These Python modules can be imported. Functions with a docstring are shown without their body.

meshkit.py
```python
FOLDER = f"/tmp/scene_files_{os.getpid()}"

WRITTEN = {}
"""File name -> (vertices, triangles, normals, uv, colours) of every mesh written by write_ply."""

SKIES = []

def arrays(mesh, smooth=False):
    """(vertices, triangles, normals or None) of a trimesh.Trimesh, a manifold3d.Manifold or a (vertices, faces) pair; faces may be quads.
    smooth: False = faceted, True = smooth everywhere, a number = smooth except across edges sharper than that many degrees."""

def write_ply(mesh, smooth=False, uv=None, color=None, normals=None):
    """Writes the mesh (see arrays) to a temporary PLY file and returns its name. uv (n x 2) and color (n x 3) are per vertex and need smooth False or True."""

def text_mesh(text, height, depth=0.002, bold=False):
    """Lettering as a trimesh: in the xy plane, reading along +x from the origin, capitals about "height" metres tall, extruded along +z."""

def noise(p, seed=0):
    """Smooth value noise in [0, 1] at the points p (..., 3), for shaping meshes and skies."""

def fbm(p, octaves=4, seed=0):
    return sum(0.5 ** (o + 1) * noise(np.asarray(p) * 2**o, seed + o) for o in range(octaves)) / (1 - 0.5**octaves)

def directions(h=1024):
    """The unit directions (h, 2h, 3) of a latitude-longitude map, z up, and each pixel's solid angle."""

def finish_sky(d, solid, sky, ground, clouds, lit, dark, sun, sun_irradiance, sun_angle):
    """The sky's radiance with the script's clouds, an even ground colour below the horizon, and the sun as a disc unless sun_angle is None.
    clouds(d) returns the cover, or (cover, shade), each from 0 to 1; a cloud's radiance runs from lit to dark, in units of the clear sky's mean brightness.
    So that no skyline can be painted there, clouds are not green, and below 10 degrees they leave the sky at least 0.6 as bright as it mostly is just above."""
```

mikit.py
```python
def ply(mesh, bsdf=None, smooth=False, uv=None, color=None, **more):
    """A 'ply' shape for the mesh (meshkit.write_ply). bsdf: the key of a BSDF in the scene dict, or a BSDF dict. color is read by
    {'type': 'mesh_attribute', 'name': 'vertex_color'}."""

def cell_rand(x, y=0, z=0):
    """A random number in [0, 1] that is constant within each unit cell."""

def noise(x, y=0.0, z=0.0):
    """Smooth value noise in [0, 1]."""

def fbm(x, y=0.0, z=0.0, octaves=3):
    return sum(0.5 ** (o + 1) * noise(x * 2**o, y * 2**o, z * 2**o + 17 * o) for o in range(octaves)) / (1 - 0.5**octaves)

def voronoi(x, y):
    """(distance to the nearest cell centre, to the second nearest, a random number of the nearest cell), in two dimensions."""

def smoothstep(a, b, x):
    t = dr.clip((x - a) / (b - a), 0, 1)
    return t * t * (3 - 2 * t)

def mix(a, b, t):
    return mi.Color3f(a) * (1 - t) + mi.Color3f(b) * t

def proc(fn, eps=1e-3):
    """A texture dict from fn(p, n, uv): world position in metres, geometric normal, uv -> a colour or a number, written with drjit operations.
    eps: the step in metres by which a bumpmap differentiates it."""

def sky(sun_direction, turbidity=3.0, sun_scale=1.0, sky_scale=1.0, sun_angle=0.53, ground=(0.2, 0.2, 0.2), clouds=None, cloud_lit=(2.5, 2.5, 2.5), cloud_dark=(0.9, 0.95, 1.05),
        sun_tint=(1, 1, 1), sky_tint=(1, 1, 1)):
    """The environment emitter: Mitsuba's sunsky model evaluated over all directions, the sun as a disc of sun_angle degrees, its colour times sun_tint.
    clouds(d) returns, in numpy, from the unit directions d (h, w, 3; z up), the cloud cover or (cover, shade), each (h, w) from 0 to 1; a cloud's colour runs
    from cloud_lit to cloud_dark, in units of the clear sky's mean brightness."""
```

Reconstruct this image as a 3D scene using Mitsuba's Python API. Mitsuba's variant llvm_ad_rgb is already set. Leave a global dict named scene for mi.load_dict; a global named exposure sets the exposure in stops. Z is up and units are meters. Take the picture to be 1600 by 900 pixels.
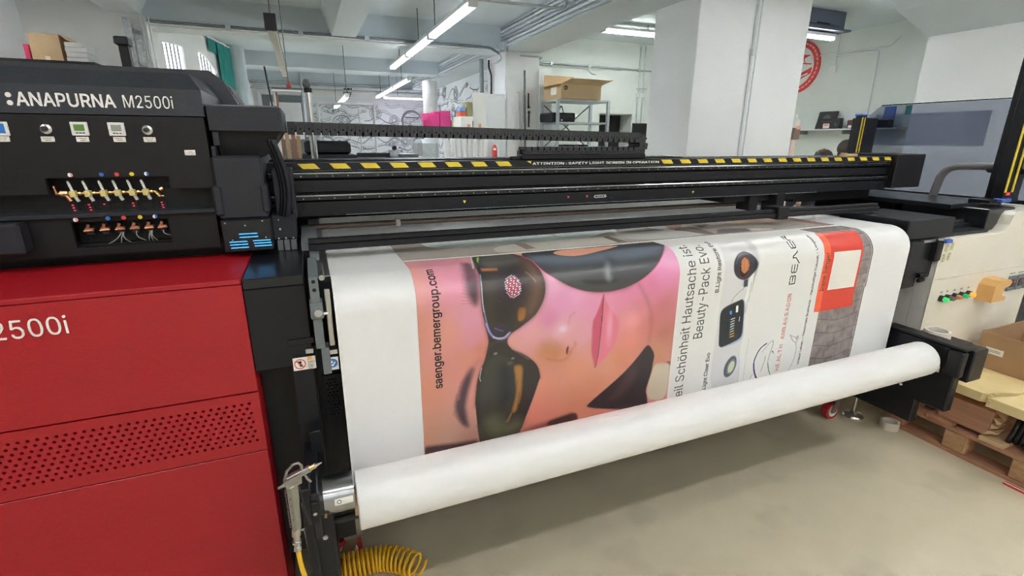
import math, random
import numpy as np, trimesh, mitsuba as mi, drjit as dr
import mikit, meshkit
from mikit import fbm, noise, smoothstep, mix, cell_rand
from shapely.geometry import Polygon, Point, LineString, box as sbox
from shapely.ops import unary_union
from shapely import affinity

random.seed(7); rng = np.random.default_rng(7)
T = mi.ScalarTransform4f
scene, labels = {'type': 'scene'}, {}

# ---------------------------------------------------------------- camera, sky, exposure
exposure = 1.62
eye = np.array([0.0, 0.0, 1.55])
fwd = np.array([0.36354788, 0.88574218, -0.28860653]); up = np.array([0.10473999, 0.26897657, 0.95743467])
scene['camera'] = {'type': 'perspective', 'fov': math.degrees(2 * math.atan(800 / 765.455)), 'fov_axis': 'x', 'near_clip': 0.02, 'far_clip': 200.0,
                   'to_world': T().look_at(origin=eye.tolist(), target=(eye + fwd).tolist(), up=up.tolist())}
scene['daylight'] = {**mikit.sky([-0.75, 0.35, 0.55], turbidity=4.0, sun_scale=0.0, sky_scale=6.0, clouds=lambda d: np.full(d.shape[:2], 0.7), cloud_lit=(2.2, 2.2, 2.2)), 'sampling_weight': 1.0}
LAMP = (12.5, 13.2, 13.8)
FAR = (6.2, 6.5, 6.8)          # radiance of the lit fluorescent tubes
WARM = (8.0, 7.9, 7.7)
OVER = (17.5, 17.3, 16.9)          # the tubes over the camera's side of the hall

# ---------------------------------------------------------------- materials
def rgb(c): return {'type': 'rgb', 'value': [float(x) for x in c]}
def mat(key, color, rough=0.5, metal=0.0, spec=0.5, bump=None, bscale=0.001, eps=0.002, **more):
    b = {'type': 'principled', 'base_color': color if isinstance(color, dict) else rgb(color), 'roughness': rough, 'metallic': metal, 'specular': spec, **more}
    if bump is not None: b = {'type': 'bumpmap', 'arbitrary': mikit.proc(bump, eps), 'scale': bscale, 'bsdf': b}
    scene['mat_' + key] = {'type': 'twosided', 'bsdf': b}
    return 'mat_' + key
C3 = mi.Color3f
def plaster(a, amp=0.05, f=1.3):
    def fn(p, n, uv):
        s = fbm(p.x * f, p.y * f, p.z * f) ; g = fbm(p.x * 9, p.y * 9, p.z * 9)
        return C3(*a) * (1 + amp * (s - 0.5) * 2 + 0.03 * (g - 0.5))
    return mikit.proc(fn)
def speckle(a, amp=0.2, f=150):
    def fn(p, n, uv):
        return C3(*a) * (1 + amp * (fbm(p.x * f, p.y * f, p.z * f, 2) - 0.5) * 2 + 0.1 * (fbm(p.x * 6, p.y * 6, p.z * 6, 2) - 0.5))
    return mikit.proc(fn)
WALL = mat('wall', plaster((0.74, 0.75, 0.74)), 0.85)
WALLG = mat('wall_greenish', plaster((0.72, 0.76, 0.74)), 0.85)
PIL = mat('pillar_paint', plaster((0.77, 0.79, 0.81), 0.03), 0.8)
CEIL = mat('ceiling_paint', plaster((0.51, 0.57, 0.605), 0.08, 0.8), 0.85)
def floor_fn(p, n, uv):
    s = fbm(p.x * 1.1, p.y * 1.1, 3.0); g = fbm(p.x * 14, p.y * 14, 1.0); d = smoothstep(0.62, 0.8, fbm(p.x * 5 + 9, p.y * 5, 7.0))
    return C3(0.69, 0.62, 0.465) * (0.95 + 0.12 * (s - 0.5) + 0.06 * (g - 0.5) - 0.10 * d)
def floor_rough(p, n, uv): return 0.26 + 0.16 * fbm(p.x * 3, p.y * 3, 5.0)
def floor_bump(p, n, uv): return fbm(p.x * 16, p.y * 16, 2.0, 3)
FLOOR = mat('floor_epoxy', mikit.proc(floor_fn), mikit.proc(floor_rough), bump=floor_bump, bscale=0.0012, eps=0.01, spec=0.5)
RED = mat('red_powdercoat', speckle((0.35, 0.009, 0.016), 0.10, 260), 0.42, spec=0.25, clearcoat=0.8, clearcoat_gloss=0.75)
REDD = mat('red_dark', (0.20, 0.012, 0.022), 0.5)
BLK = mat('black_metal', (0.008, 0.009, 0.012), 0.42, spec=0.35)
BLKG = mat('black_glossy', (0.010, 0.011, 0.014), 0.22)
BLKD = mat('black_deep', (0.004, 0.0045, 0.005), 0.6)
DKG = mat('dark_plastic', speckle((0.011, 0.011, 0.0125), 0.14, 220), 0.48, spec=0.3)
DKG2 = mat('dark_plastic_grey', speckle((0.021, 0.023, 0.029), 0.10, 160), 0.5, spec=0.35)
TOPC = mat('cover_plastic', speckle((0.030, 0.034, 0.042), 0.10, 160), 0.45, spec=0.4)
GREY = mat('grey_metal', (0.14, 0.16, 0.17), 0.45)
CHAIN = mat('chain_plastic', (0.026, 0.027, 0.031), 0.5)
STEEL = mat('steel', (0.58, 0.58, 0.57), 0.3, 1.0)
CHROME = mat('chrome', (0.75, 0.76, 0.77), 0.14, 1.0)
ALU = mat('aluminium', (0.62, 0.64, 0.66), 0.36, 1.0)
GALV = mat('galvanised', speckle((0.50, 0.54, 0.56), 0.12, 40), 0.45, 0.8)
GUN = mat('cast_metal', speckle((0.36, 0.355, 0.335), 0.1, 200), 0.38, 0.9)
BRASS = mat('brass', (0.80, 0.55, 0.22), 0.3, 1.0)
COPPER = mat('copper_fitting', (0.72, 0.36, 0.20), 0.35, 0.9)
CREAM = mat('cream_paint', speckle((0.74, 0.70, 0.61), 0.02, 90), 0.42)
CREAMG = mat('cream_side_paint', speckle((0.74, 0.73, 0.69), 0.02, 90), 0.5)
WHITEP = mat('white_plastic', (0.78, 0.78, 0.78), 0.45)
WHITEM = mat('white_metal', (0.74, 0.76, 0.77), 0.4)
PAPER = mat('white_vinyl', (0.80, 0.805, 0.81), 0.38, spec=0.5)
STICK = mat('sticker_white', (0.80, 0.78, 0.74), 0.45)
INK = mat('black_ink', (0.02, 0.02, 0.022), 0.5)
INKG = mat('grey_ink', (0.10, 0.10, 0.105), 0.5)
INKR = mat('red_ink', (0.62, 0.06, 0.05), 0.5)
INKB = mat('blue_ink', (0.03, 0.16, 0.50), 0.4)
INKY = mat('yellow_ink', (0.80, 0.62, 0.04), 0.4)
INKO = mat('orange_ink', (0.85, 0.33, 0.05), 0.5)
INKGN = mat('green_ink', (0.03, 0.22, 0.06), 0.5)
INKW = mat('white_ink', (0.83, 0.82, 0.80), 0.45)
YEL = mat('hazard_yellow', (0.82, 0.62, 0.05), 0.4)
HOSE = mat('yellow_hose', (0.85, 0.50, 0.02), 0.25, spec=0.6)
REDW = mat('red_rubber', (0.42, 0.03, 0.04), 0.4)
PINK = mat('pink_board', (0.62, 0.05, 0.22), 0.55)
GREEN = mat('green_cloth', (0.03, 0.26, 0.23), 0.85)
def card_fn(p, n, uv): return C3(0.50, 0.36, 0.21) * (0.93 + 0.14 * fbm(p.x * 5, p.y * 5, p.z * 5) + 0.04 * noise(p.x * 3, p.y * 3, p.z * 260))
CARD = mat('cardboard', mikit.proc(card_fn), 0.8)
CARDD = mat('cardboard_brown', (0.38, 0.235, 0.13), 0.8)
def wood_fn(p, n, uv):
    w = fbm(p.x * 50, p.y * 4, p.z * 50)
    return mix(C3(0.30, 0.13, 0.08), C3(0.45, 0.25, 0.15), w)
WOOD = mat('pallet_wood', mikit.proc(wood_fn), 0.8)
def chip_fn(p, n, uv):
    return mix(C3(0.30, 0.15, 0.08), C3(0.55, 0.35, 0.18), fbm(p.x * 60, p.y * 60, p.z * 60))
CHIP = mat('chipboard', mikit.proc(chip_fn), 0.9)
def foam_fn(p, n, uv): return C3(0.72, 0.58, 0.30) * (0.9 + 0.2 * fbm(p.x * 12, p.y * 12, p.z * 12))
FOAM = mat('fibre_board', mikit.proc(foam_fn), 0.85)
TIMB = mat('light_timber', (0.55, 0.38, 0.22), 0.75)
TAPE = mat('masking_tape', (0.78, 0.72, 0.62), 0.6)
HAIR = mat('dark_hair', (0.035, 0.024, 0.018), 0.55)
SKIN = mat('skin', (0.56, 0.36, 0.27), 0.55)
CLOTH = mat('navy_cloth', (0.025, 0.027, 0.04), 0.9)
BLUE = mat('blue_plastic', (0.06, 0.14, 0.55), 0.4)
SCRG = mat('screen_green', (0.12, 0.25, 0.05), 0.3)
SCRY = mat('screen_grey', (0.30, 0.33, 0.27), 0.3)
BROWN = mat('bronze_roller', (0.20, 0.16, 0.13), 0.35, 0.4)
REDSIGN = mat('sign_red', (0.66, 0.05, 0.05), 0.4)
CLEARP = mat('translucent_tube', (0.70, 0.70, 0.66), 0.35)
scene['mat_pane'] = {'type': 'thindielectric'}
scene['mat_smoked'] = {'type': 'thindielectric', 'specular_transmittance': rgb((0.40, 0.43, 0.52))}

# ---------------------------------------------------------------- helpers
def numbered(key):
    if key not in scene and key not in labels: return key
    k = 1
    while f'{key}_{k:03d}' in scene or f'{key}_{k:03d}' in labels: k += 1
    return f'{key}_{k:03d}'
def thing(name, label, cat, group=None, kind=None):
    key = numbered(name); labels[key] = {'label': label, 'category': cat}
    if group: labels[key]['group'] = group
    if kind: labels[key]['kind'] = kind
    return key
def cat(ms):
    ms = [m for m in ms if m is not None]
    return ms[0] if len(ms) == 1 else trimesh.util.concatenate(ms)
OFFSET = np.zeros(3)
def part(parent, name, mesh, m, smooth=30, label=None, kind=None, **more):
    key = numbered(parent + '__' + name)
    if isinstance(mesh, list): mesh = cat(mesh)
    if OFFSET.any(): mesh = mesh.copy(); mesh.vertices = np.array(mesh.vertices) + OFFSET
    scene[key] = mikit.ply(mesh, m, smooth, **more)
    if label or kind: labels[key] = {k: v for k, v in (('label', label), ('kind', kind)) if v}
    return key
def parts(parent, name, meshes, m, smooth=30):
    """Alike pieces, each a part of its own."""
    for q in meshes: part(parent, name, q, m, smooth)
def solo(name, mesh, m, label, cat_, group=None, smooth=30, kind=None, **more):
    key = thing(name, label, cat_, group, kind)
    if isinstance(mesh, list): mesh = cat(mesh)
    scene[key] = mikit.ply(mesh, m, smooth, **more)
    return key
def struct(name, mesh, m, label, smooth=False, cat_=None):
    key = numbered(name); scene[key] = mikit.ply(mesh if not isinstance(mesh, list) else cat(mesh), m, smooth)
    labels[key] = {'label': label, 'kind': 'structure'}
    if cat_: labels[key]['category'] = cat_
    return key
def bx(x0, x1, y0, y1, z0, z1, c=0.0):
    """A box, its edges chamfered by c."""
    lo, hi = np.minimum([x0, y0, z0], [x1, y1, z1]), np.maximum([x0, y0, z0], [x1, y1, z1])
    if c <= 0: return trimesh.creation.box(bounds=[lo, hi])
    c = min(c, 0.49 * float((hi - lo).min())); pts = []
    for s in np.ndindex(2, 2, 2):
        q = np.where(np.array(s) == 0, lo, hi); d = np.where(np.array(s) == 0, 1, -1) * c
        for k in range(3):
            v = q + d; v[k] = q[k]; pts.append(v)
    return trimesh.convex.convex_hull(np.array(pts))
def frame_of(d):
    d = np.asarray(d, float) / np.linalg.norm(d); a = np.cross(d, [0, 0, 1] if abs(d[2]) < 0.9 else [1, 0, 0]); a /= np.linalg.norm(a)
    return d, a, np.cross(d, a)
def cyl(p0, p1, r, n=16, r1=None, cap=True):
    p0, p1 = np.asarray(p0, float), np.asarray(p1, float); d, a, b = frame_of(p1 - p0); r1 = r if r1 is None else r1
    t = np.arange(n) * 2 * np.pi / n; ring = np.cos(t)[:, None] * a + np.sin(t)[:, None] * b
    v = np.vstack([p0 + r * ring, p1 + r1 * ring, [p0], [p1]]); i = np.arange(n); j = (i + 1) % n
    f = [np.stack([i, j, j + n], 1), np.stack([i, j + n, i + n], 1)]
    if cap: f += [np.stack([j, i, i * 0 + 2 * n], 1), np.stack([i + n, j + n, i * 0 + 2 * n + 1], 1)]
    return trimesh.Trimesh(v, np.vstack(f), process=False)
def tube(pts, r, n=8, closed=False):
    p = np.asarray(pts, float); t = np.gradient(p, axis=0) if not closed else np.roll(p, -1, 0) - np.roll(p, 1, 0)
    t /= np.linalg.norm(t, axis=1, keepdims=True) + 1e-12; fr = [frame_of(t[0])[1]]
    for k in range(1, len(p)):
        a = fr[-1] - t[k] * (fr[-1] @ t[k]); fr.append(a / (np.linalg.norm(a) + 1e-12))
    A = np.array(fr); B = np.cross(t, A); g = np.arange(n) * 2 * np.pi / n; r = np.broadcast_to(r, (len(p),))
    v = (p[:, None] + r[:, None, None] * (np.cos(g)[None, :, None] * A[:, None] + np.sin(g)[None, :, None] * B[:, None])).reshape(-1, 3)
    m = len(p); ii, jj = np.meshgrid(np.arange(m if closed else m - 1), np.arange(n), indexing='ij'); i2 = (ii + 1) % m; j2 = (jj + 1) % n
    q = np.stack([ii * n + jj, ii * n + j2, i2 * n + j2, i2 * n + jj], -1).reshape(-1, 4); f = np.vstack([q[:, [0, 1, 2]], q[:, [0, 2, 3]]])
    if not closed:
        v = np.vstack([v, p[:1], p[-1:]]); k = np.arange(n); k2 = (k + 1) % n
        f = np.vstack([f, np.stack([k2, k, k * 0 + m * n], 1), np.stack([k + (m - 1) * n, k2 + (m - 1) * n, k * 0 + m * n + 1], 1)])
    return trimesh.Trimesh(v, f, process=False)
def bend(pts, r=0.05, n=6):
    """A polyline with its corners rounded."""
    p = [np.asarray(q, float) for q in pts]; out = [p[0]]
    for a, b, c in zip(p, p[1:], p[2:]):
        k = min(r, np.linalg.norm(a - b) * 0.45, np.linalg.norm(c - b) * 0.45); s, e = b + (a - b) / np.linalg.norm(a - b) * k, b + (c - b) / np.linalg.norm(c - b) * k
        out += [(1 - t) ** 2 * s + 2 * t * (1 - t) * b + t * t * e for t in np.linspace(0, 1, n)]
    return np.array(out + [p[-1]])
AX = {'xz': np.array([[1, 0, 0], [0, 0, 1], [0, -1, 0]], float), 'yz': np.array([[0, 1, 0], [0, 0, 1], [1, 0, 0]], float), 'xy': np.eye(3)}
def prism(poly, plane, a, b):
    """The 2D outline (points or a shapely polygon) in a plane, extruded from a to b along the third axis."""
    if not hasattr(poly, 'geoms') and not isinstance(poly, Polygon): poly = Polygon(poly)
    ms = []
    for g in getattr(poly, 'geoms', [poly]):
        if g.is_empty or g.geom_type != 'Polygon': continue
        m = trimesh.creation.extrude_polygon(g, abs(b - a), engine='earcut'); v = np.array(m.vertices); lo = min(a, b)
        h = v[:, 2] + lo
        out = {'xz': np.stack([v[:, 0], h, v[:, 1]], 1), 'yz': np.stack([h, v[:, 0], v[:, 1]], 1), 'xy': np.stack([v[:, 0], v[:, 1], h], 1)}[plane]
        f = np.array(m.faces)
        if plane == 'xz': f = f[:, ::-1]
        ms.append(trimesh.Trimesh(out, f, process=False))
    return cat(ms)
def lathe(profile, p0, d, n=24):
    """Profile [(radius, height)] turned about the axis d from p0."""
    d, a, b = frame_of(d); g = np.arange(n) * 2 * np.pi / n; pr = np.asarray(profile, float); m = len(pr)
    v = (np.asarray(p0, float) + pr[:, 1][:, None, None] * d + pr[:, 0][:, None, None] * (np.cos(g)[None, :, None] * a + np.sin(g)[None, :, None] * b)).reshape(-1, 3)
    ii, jj = np.meshgrid(np.arange(m - 1), np.arange(n), indexing='ij'); j2 = (jj + 1) % n
    q = np.stack([ii * n + jj, ii * n + j2, (ii + 1) * n + j2, (ii + 1) * n + jj], -1).reshape(-1, 4)
    return trimesh.Trimesh(v, np.vstack([q[:, [0, 1, 2]], q[:, [0, 2, 3]]]), process=False)
def disc(c, d, r, t=0.002, n=20): return cyl(c, np.asarray(c, float) + np.asarray(d, float) * t, r, n)
def ball(c, r, n=2, s=(1, 1, 1)):
    m = trimesh.creation.icosphere(n, 1.0); m.vertices = m.vertices * np.asarray(s) * r + np.asarray(c, float); return m
def at(mesh, o, right, upv):
    """Lettering or another flat mesh moved to o, its x along right and its y along upv."""
    right, upv = np.asarray(right, float), np.asarray(upv, float); right /= np.linalg.norm(right); upv = upv - right * (right @ upv); upv /= np.linalg.norm(upv)
    m = mesh.copy(); m.vertices = m.vertices @ np.array([right, upv, np.cross(right, upv)]) + np.asarray(o, float); return m
def text(s, h, o, right, upv, width=None, bold=False, depth=0.0012):
    m = meshkit.text_mesh(s, h, depth, bold)
    if width: m.vertices = m.vertices * [width / np.ptp(m.vertices[:, 0]), 1, 1]
    m.vertices = m.vertices - [m.vertices[:, 0].min(), 0, 0]
    return at(m, o, right, upv)
XP, YP, ZP = (1, 0, 0), (0, 1, 0), (0, 0, 1)
def emitter(c): return {'emitter': {'type': 'area', 'radiance': rgb(c)}}
# ================================================================ the hall
CZ = 2.92
struct('floor', bx(-6, 7.0, -4, 13.3, -0.1, 0), FLOOR, 'smooth beige grey epoxy floor under the machine')
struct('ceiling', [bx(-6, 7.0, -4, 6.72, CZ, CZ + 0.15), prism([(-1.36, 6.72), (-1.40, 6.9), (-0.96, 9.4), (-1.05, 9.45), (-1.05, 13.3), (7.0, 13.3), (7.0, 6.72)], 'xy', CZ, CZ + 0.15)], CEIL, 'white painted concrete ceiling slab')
struct('wall_back', bx(-1.05, 3.0, 13.0, 13.3, 0, CZ), WALL, 'far back wall')
struct('wall_right_far', bx(2.9, 3.05, 7.1, 13.0, 0, CZ), WALL, 'far right side wall behind the leaning panels')
struct('wall_side_room', bx(2.9, 4.13, 6.66, 7.1, 0, CZ), WALLG, 'bright greenish white back wall of the side room')
struct('wall_side_room_end', [bx(4.13, 4.7, 6.66, 7.1, 1.94, CZ), bx(4.7, 7.0, 6.66, 7.1, 0, CZ), bx(4.13, 4.7, 7.0, 7.1, 0, 1.94)], WALLG, 'back wall of the side room around the dark doorway')
struct('wall_right', bx(6.7, 7.0, 3.5, 6.66, 0, CZ), WALLG, 'right wall with the red round sign')
struct('wall_right_pier', [bx(5.9, 7.0, -4, 3.44, 0, CZ)], PIL, 'white projecting wall behind the smoked screen')
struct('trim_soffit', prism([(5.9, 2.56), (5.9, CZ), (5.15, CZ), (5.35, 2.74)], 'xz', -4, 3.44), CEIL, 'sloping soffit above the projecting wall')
struct('wall_front', bx(-6, 7.0, -4.2, -4, 0, CZ), WALL, 'wall behind the camera')
struct('wall_left_near', bx(-6.2, -6, -4, 6.4, 0, CZ), WALL, 'outer left wall')
struct('wall_left_facing', bx(-6, -1.34, 6.4, 6.7, 0, CZ), WALL, 'white wall facing the machine at the left')
# the slanting left wall with its two window openings (u along the wall, z), panes and bars
WO, WD, WN = np.array([-1.36, 6.9]), np.array([0.1838, 0.98297]), np.array([-0.98297, 0.1838])
def onwall(m):
    v = np.array(m.vertices); q = WO + v[:, :1] * WD + v[:, 1:2] * WN; m = m.copy(); m.vertices = np.column_stack([q, v[:, 2]]); return m
w1 = Polygon([(0.10, 1.3), (0.72, 1.3), (0.72, 2.64), (0.5, 2.635), (0.10, 2.60)]); w2 = Polygon([(1.12, 1.3), (1.74, 1.3), (1.74, 2.50), (1.60, 2.575), (1.42, 2.64), (1.12, 2.67)])
struct('wall_left', onwall(prism(sbox(-0.2, 0, 2.6, CZ).difference(w1).difference(w2), 'xz', 0, 0.03)), WALL, 'slanting left wall with two bright windows')
struct('wall_left_far', bx(-1.05, -0.93, 9.35, 13.0, 0, CZ), WALL, 'left wall behind the round column')
for k, w in enumerate((w1, w2)):
    wk = f'window_{k + 1}'; labels[wk] = {'label': ('bright window with vertical bars beside the white wall corner', 'bright arched window beside the green curtain')[k], 'kind': 'structure'}
    y0, z0, y1, z1 = w.bounds
    part(wk, 'frame', onwall(prism(w.difference(w.buffer(-0.022, join_style=2)), 'xz', 0.002, 0.026)), WHITEM, False)
    pm_ = prism(w.buffer(-0.022, join_style=2), 'xz', 0.012, 0.013); vz = np.array(pm_.vertices); ff = np.array(pm_.faces); keep = (np.abs(vz[ff][:, :, 1] - 0.012) < 1e-6).all(1)
    part(wk, 'pane', onwall(trimesh.Trimesh(vz, ff[keep], process=False)), 'mat_pane', False)
    for q in range(5):
        yy = y0 + (q + 1) * (y1 - y0) / 6; zt = w.intersection(LineString([(yy, 0), (yy, 4)])).bounds[3]
        part(wk, 'bar', onwall(cyl((yy, 0.034, 1.3), (yy, 0.034, zt), 0.008, 6)), GREY)
# transverse beam with pipe, longitudinal beam, ribs
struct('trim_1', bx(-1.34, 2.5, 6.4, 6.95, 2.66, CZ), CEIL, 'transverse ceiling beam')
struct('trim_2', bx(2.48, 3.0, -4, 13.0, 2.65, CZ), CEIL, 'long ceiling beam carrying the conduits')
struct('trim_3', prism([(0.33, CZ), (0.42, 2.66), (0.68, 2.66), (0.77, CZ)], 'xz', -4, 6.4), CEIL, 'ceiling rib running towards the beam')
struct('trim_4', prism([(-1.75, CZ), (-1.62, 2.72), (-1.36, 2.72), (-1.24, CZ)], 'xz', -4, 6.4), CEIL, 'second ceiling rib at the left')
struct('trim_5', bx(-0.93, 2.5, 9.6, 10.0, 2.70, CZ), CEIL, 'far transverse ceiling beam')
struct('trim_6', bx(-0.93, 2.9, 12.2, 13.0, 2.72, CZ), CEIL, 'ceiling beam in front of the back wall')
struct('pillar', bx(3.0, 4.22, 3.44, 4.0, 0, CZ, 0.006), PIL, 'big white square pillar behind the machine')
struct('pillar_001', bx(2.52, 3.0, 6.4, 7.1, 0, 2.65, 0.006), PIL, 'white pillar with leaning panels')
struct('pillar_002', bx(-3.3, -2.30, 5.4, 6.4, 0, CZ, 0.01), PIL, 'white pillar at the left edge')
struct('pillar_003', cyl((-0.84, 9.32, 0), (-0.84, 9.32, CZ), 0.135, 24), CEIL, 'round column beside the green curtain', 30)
# doorway at the far left of the back wall
dk = 'door_1'; labels[dk] = {'label': 'white framed doorway in the back wall at the left', 'kind': 'structure'}
part(dk, 'frame', [bx(-0.84, -0.76, 12.93, 12.995, 0, 2.6), bx(0.2, 0.28, 12.93, 12.995, 0, 2.6), bx(-0.84, 0.28, 12.93, 12.995, 2.52, 2.6)], WHITEM)
part(dk, 'door_leaf', bx(-0.74, 0.19, 12.96, 12.99, 0.02, 2.50), GREY)
part(dk, 'panel', bx(-0.60, 0.05, 12.945, 12.96, 1.55, 2.35), WHITEM)
struct('door_2', bx(4.14, 4.69, 6.95, 6.99, 0, 1.93), BLKD, 'dark doorway in the side room')

def batten(name, p0, p1, w, label, lit=LAMP, group=None, rods=(), body=WHITEM):
    """A fluorescent batten fixture hung level from p0 to p1."""
    t = thing(name, label, 'ceiling light', group); p0, p1 = np.array(p0, float), np.array(p1, float); d = (p1 - p0) / np.linalg.norm(p1 - p0); s = np.cross(d, [0, 0, 1])
    def bar(a, b, hw, z0, z1):
        q = [c + s * k * hw + np.array([0, 0, z]) for c in (a, b) for k in (-1, 1) for z in (z0, z1)]; return trimesh.convex.convex_hull(np.array(q))
    part(t, 'housing', bar(p0, p1, w * 0.5, 0.0, 0.03), body, False)
    tub = bar(p0 + d * 0.02, p1 - d * 0.02, w * 0.42, -0.03, -0.001)
    if lit is not None: part(t, 'tube', tub, WHITEP, False, **emitter(lit))
    else: part(t, 'tube', tub, CLEARP, False)
    part(t, 'end_cap', bar(p0, p0 + d * 0.02, w * 0.5, -0.034, 0.0), body, False); part(t, 'end_cap', bar(p1 - d * 0.02, p1, w * 0.5, -0.034, 0.0), body, False)
    for k in rods:
        q = p0 + (p1 - p0) * k; part(t, 'rod', cyl(q + [0, 0, 0.03], (q[0], q[1], CZ), 0.006, 6), GREY)
    return t
g1 = 'hanging tubes in the near row'
batten('ceiling_light', (1.30, 3.97, 2.55), (1.30, 5.30, 2.55), 0.075, 'lit fluorescent batten, nearest and largest of the slanting row at the top', group=g1, rods=(0.1, 0.9))
batten('ceiling_light', (1.30, 5.36, 2.55), (1.30, 6.50, 2.55), 0.075, 'lit fluorescent batten, middle one of the slanting row at the top', group=g1, rods=(0.5,))
batten('ceiling_light', (1.30, 6.56, 2.55), (1.30, 7.72, 2.55), 0.075, 'lit fluorescent batten, lowest one of the slanting row at the top', group=g1, rods=(0.5,))
g2 = 'hanging tubes in the far row'
for k, (a, b, n) in enumerate(((8.56, 9.95, 'upper right'), (10.02, 11.2, 'middle'), (11.28, 12.4, 'lower left'))):
    batten('ceiling_light', (1.70, a, 2.50), (1.70, b, 2.50), 0.075, f'lit fluorescent batten, {n} of the far slanting row before the mural', lit=FAR, group=g2, rods=(0.5,))
batten('ceiling_light', (1.80, 12.1, 2.47), (3.0 - 0.15, 12.1, 2.47), 0.07, 'level lit pinkish tube above the mural beside the white duct', lit=(6.8, 5.6, 7.0), rods=(0.3,))
batten('ceiling_light', (0.70, 8.4, 2.20), (0.70, 11.4, 2.20), 0.07, 'short looking lit batten before the mural, nearest the black-capped pole', lit=FAR, rods=(0.02, 0.9))
batten('ceiling_light', (3.45, 5.6, 2.83), (4.75, 5.6, 2.83), 0.11, 'bright white tube on the ceiling beside the big pillar', lit=(17.5, 18.5, 17), rods=(0.5,))
batten('ceiling_light', (-0.13, 4.35, 2.36), (-0.13, 7.6, 2.36), 0.07, 'unlit hanging batten with black end bracket above the door', lit=None, rods=(0.05,), body=GREY)
batten('ceiling_light', (5.0, 4.25, 2.67), (5.62, 4.25, 2.67), 0.06, 'small lit tube under the dark hanging box', lit=(14, 14, 14), body=WHITEM)
part('ceiling_light_009', 'bracket', [bx(-0.17, -0.09, 4.32, 4.36, 2.31, 2.42)], BLK)
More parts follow.
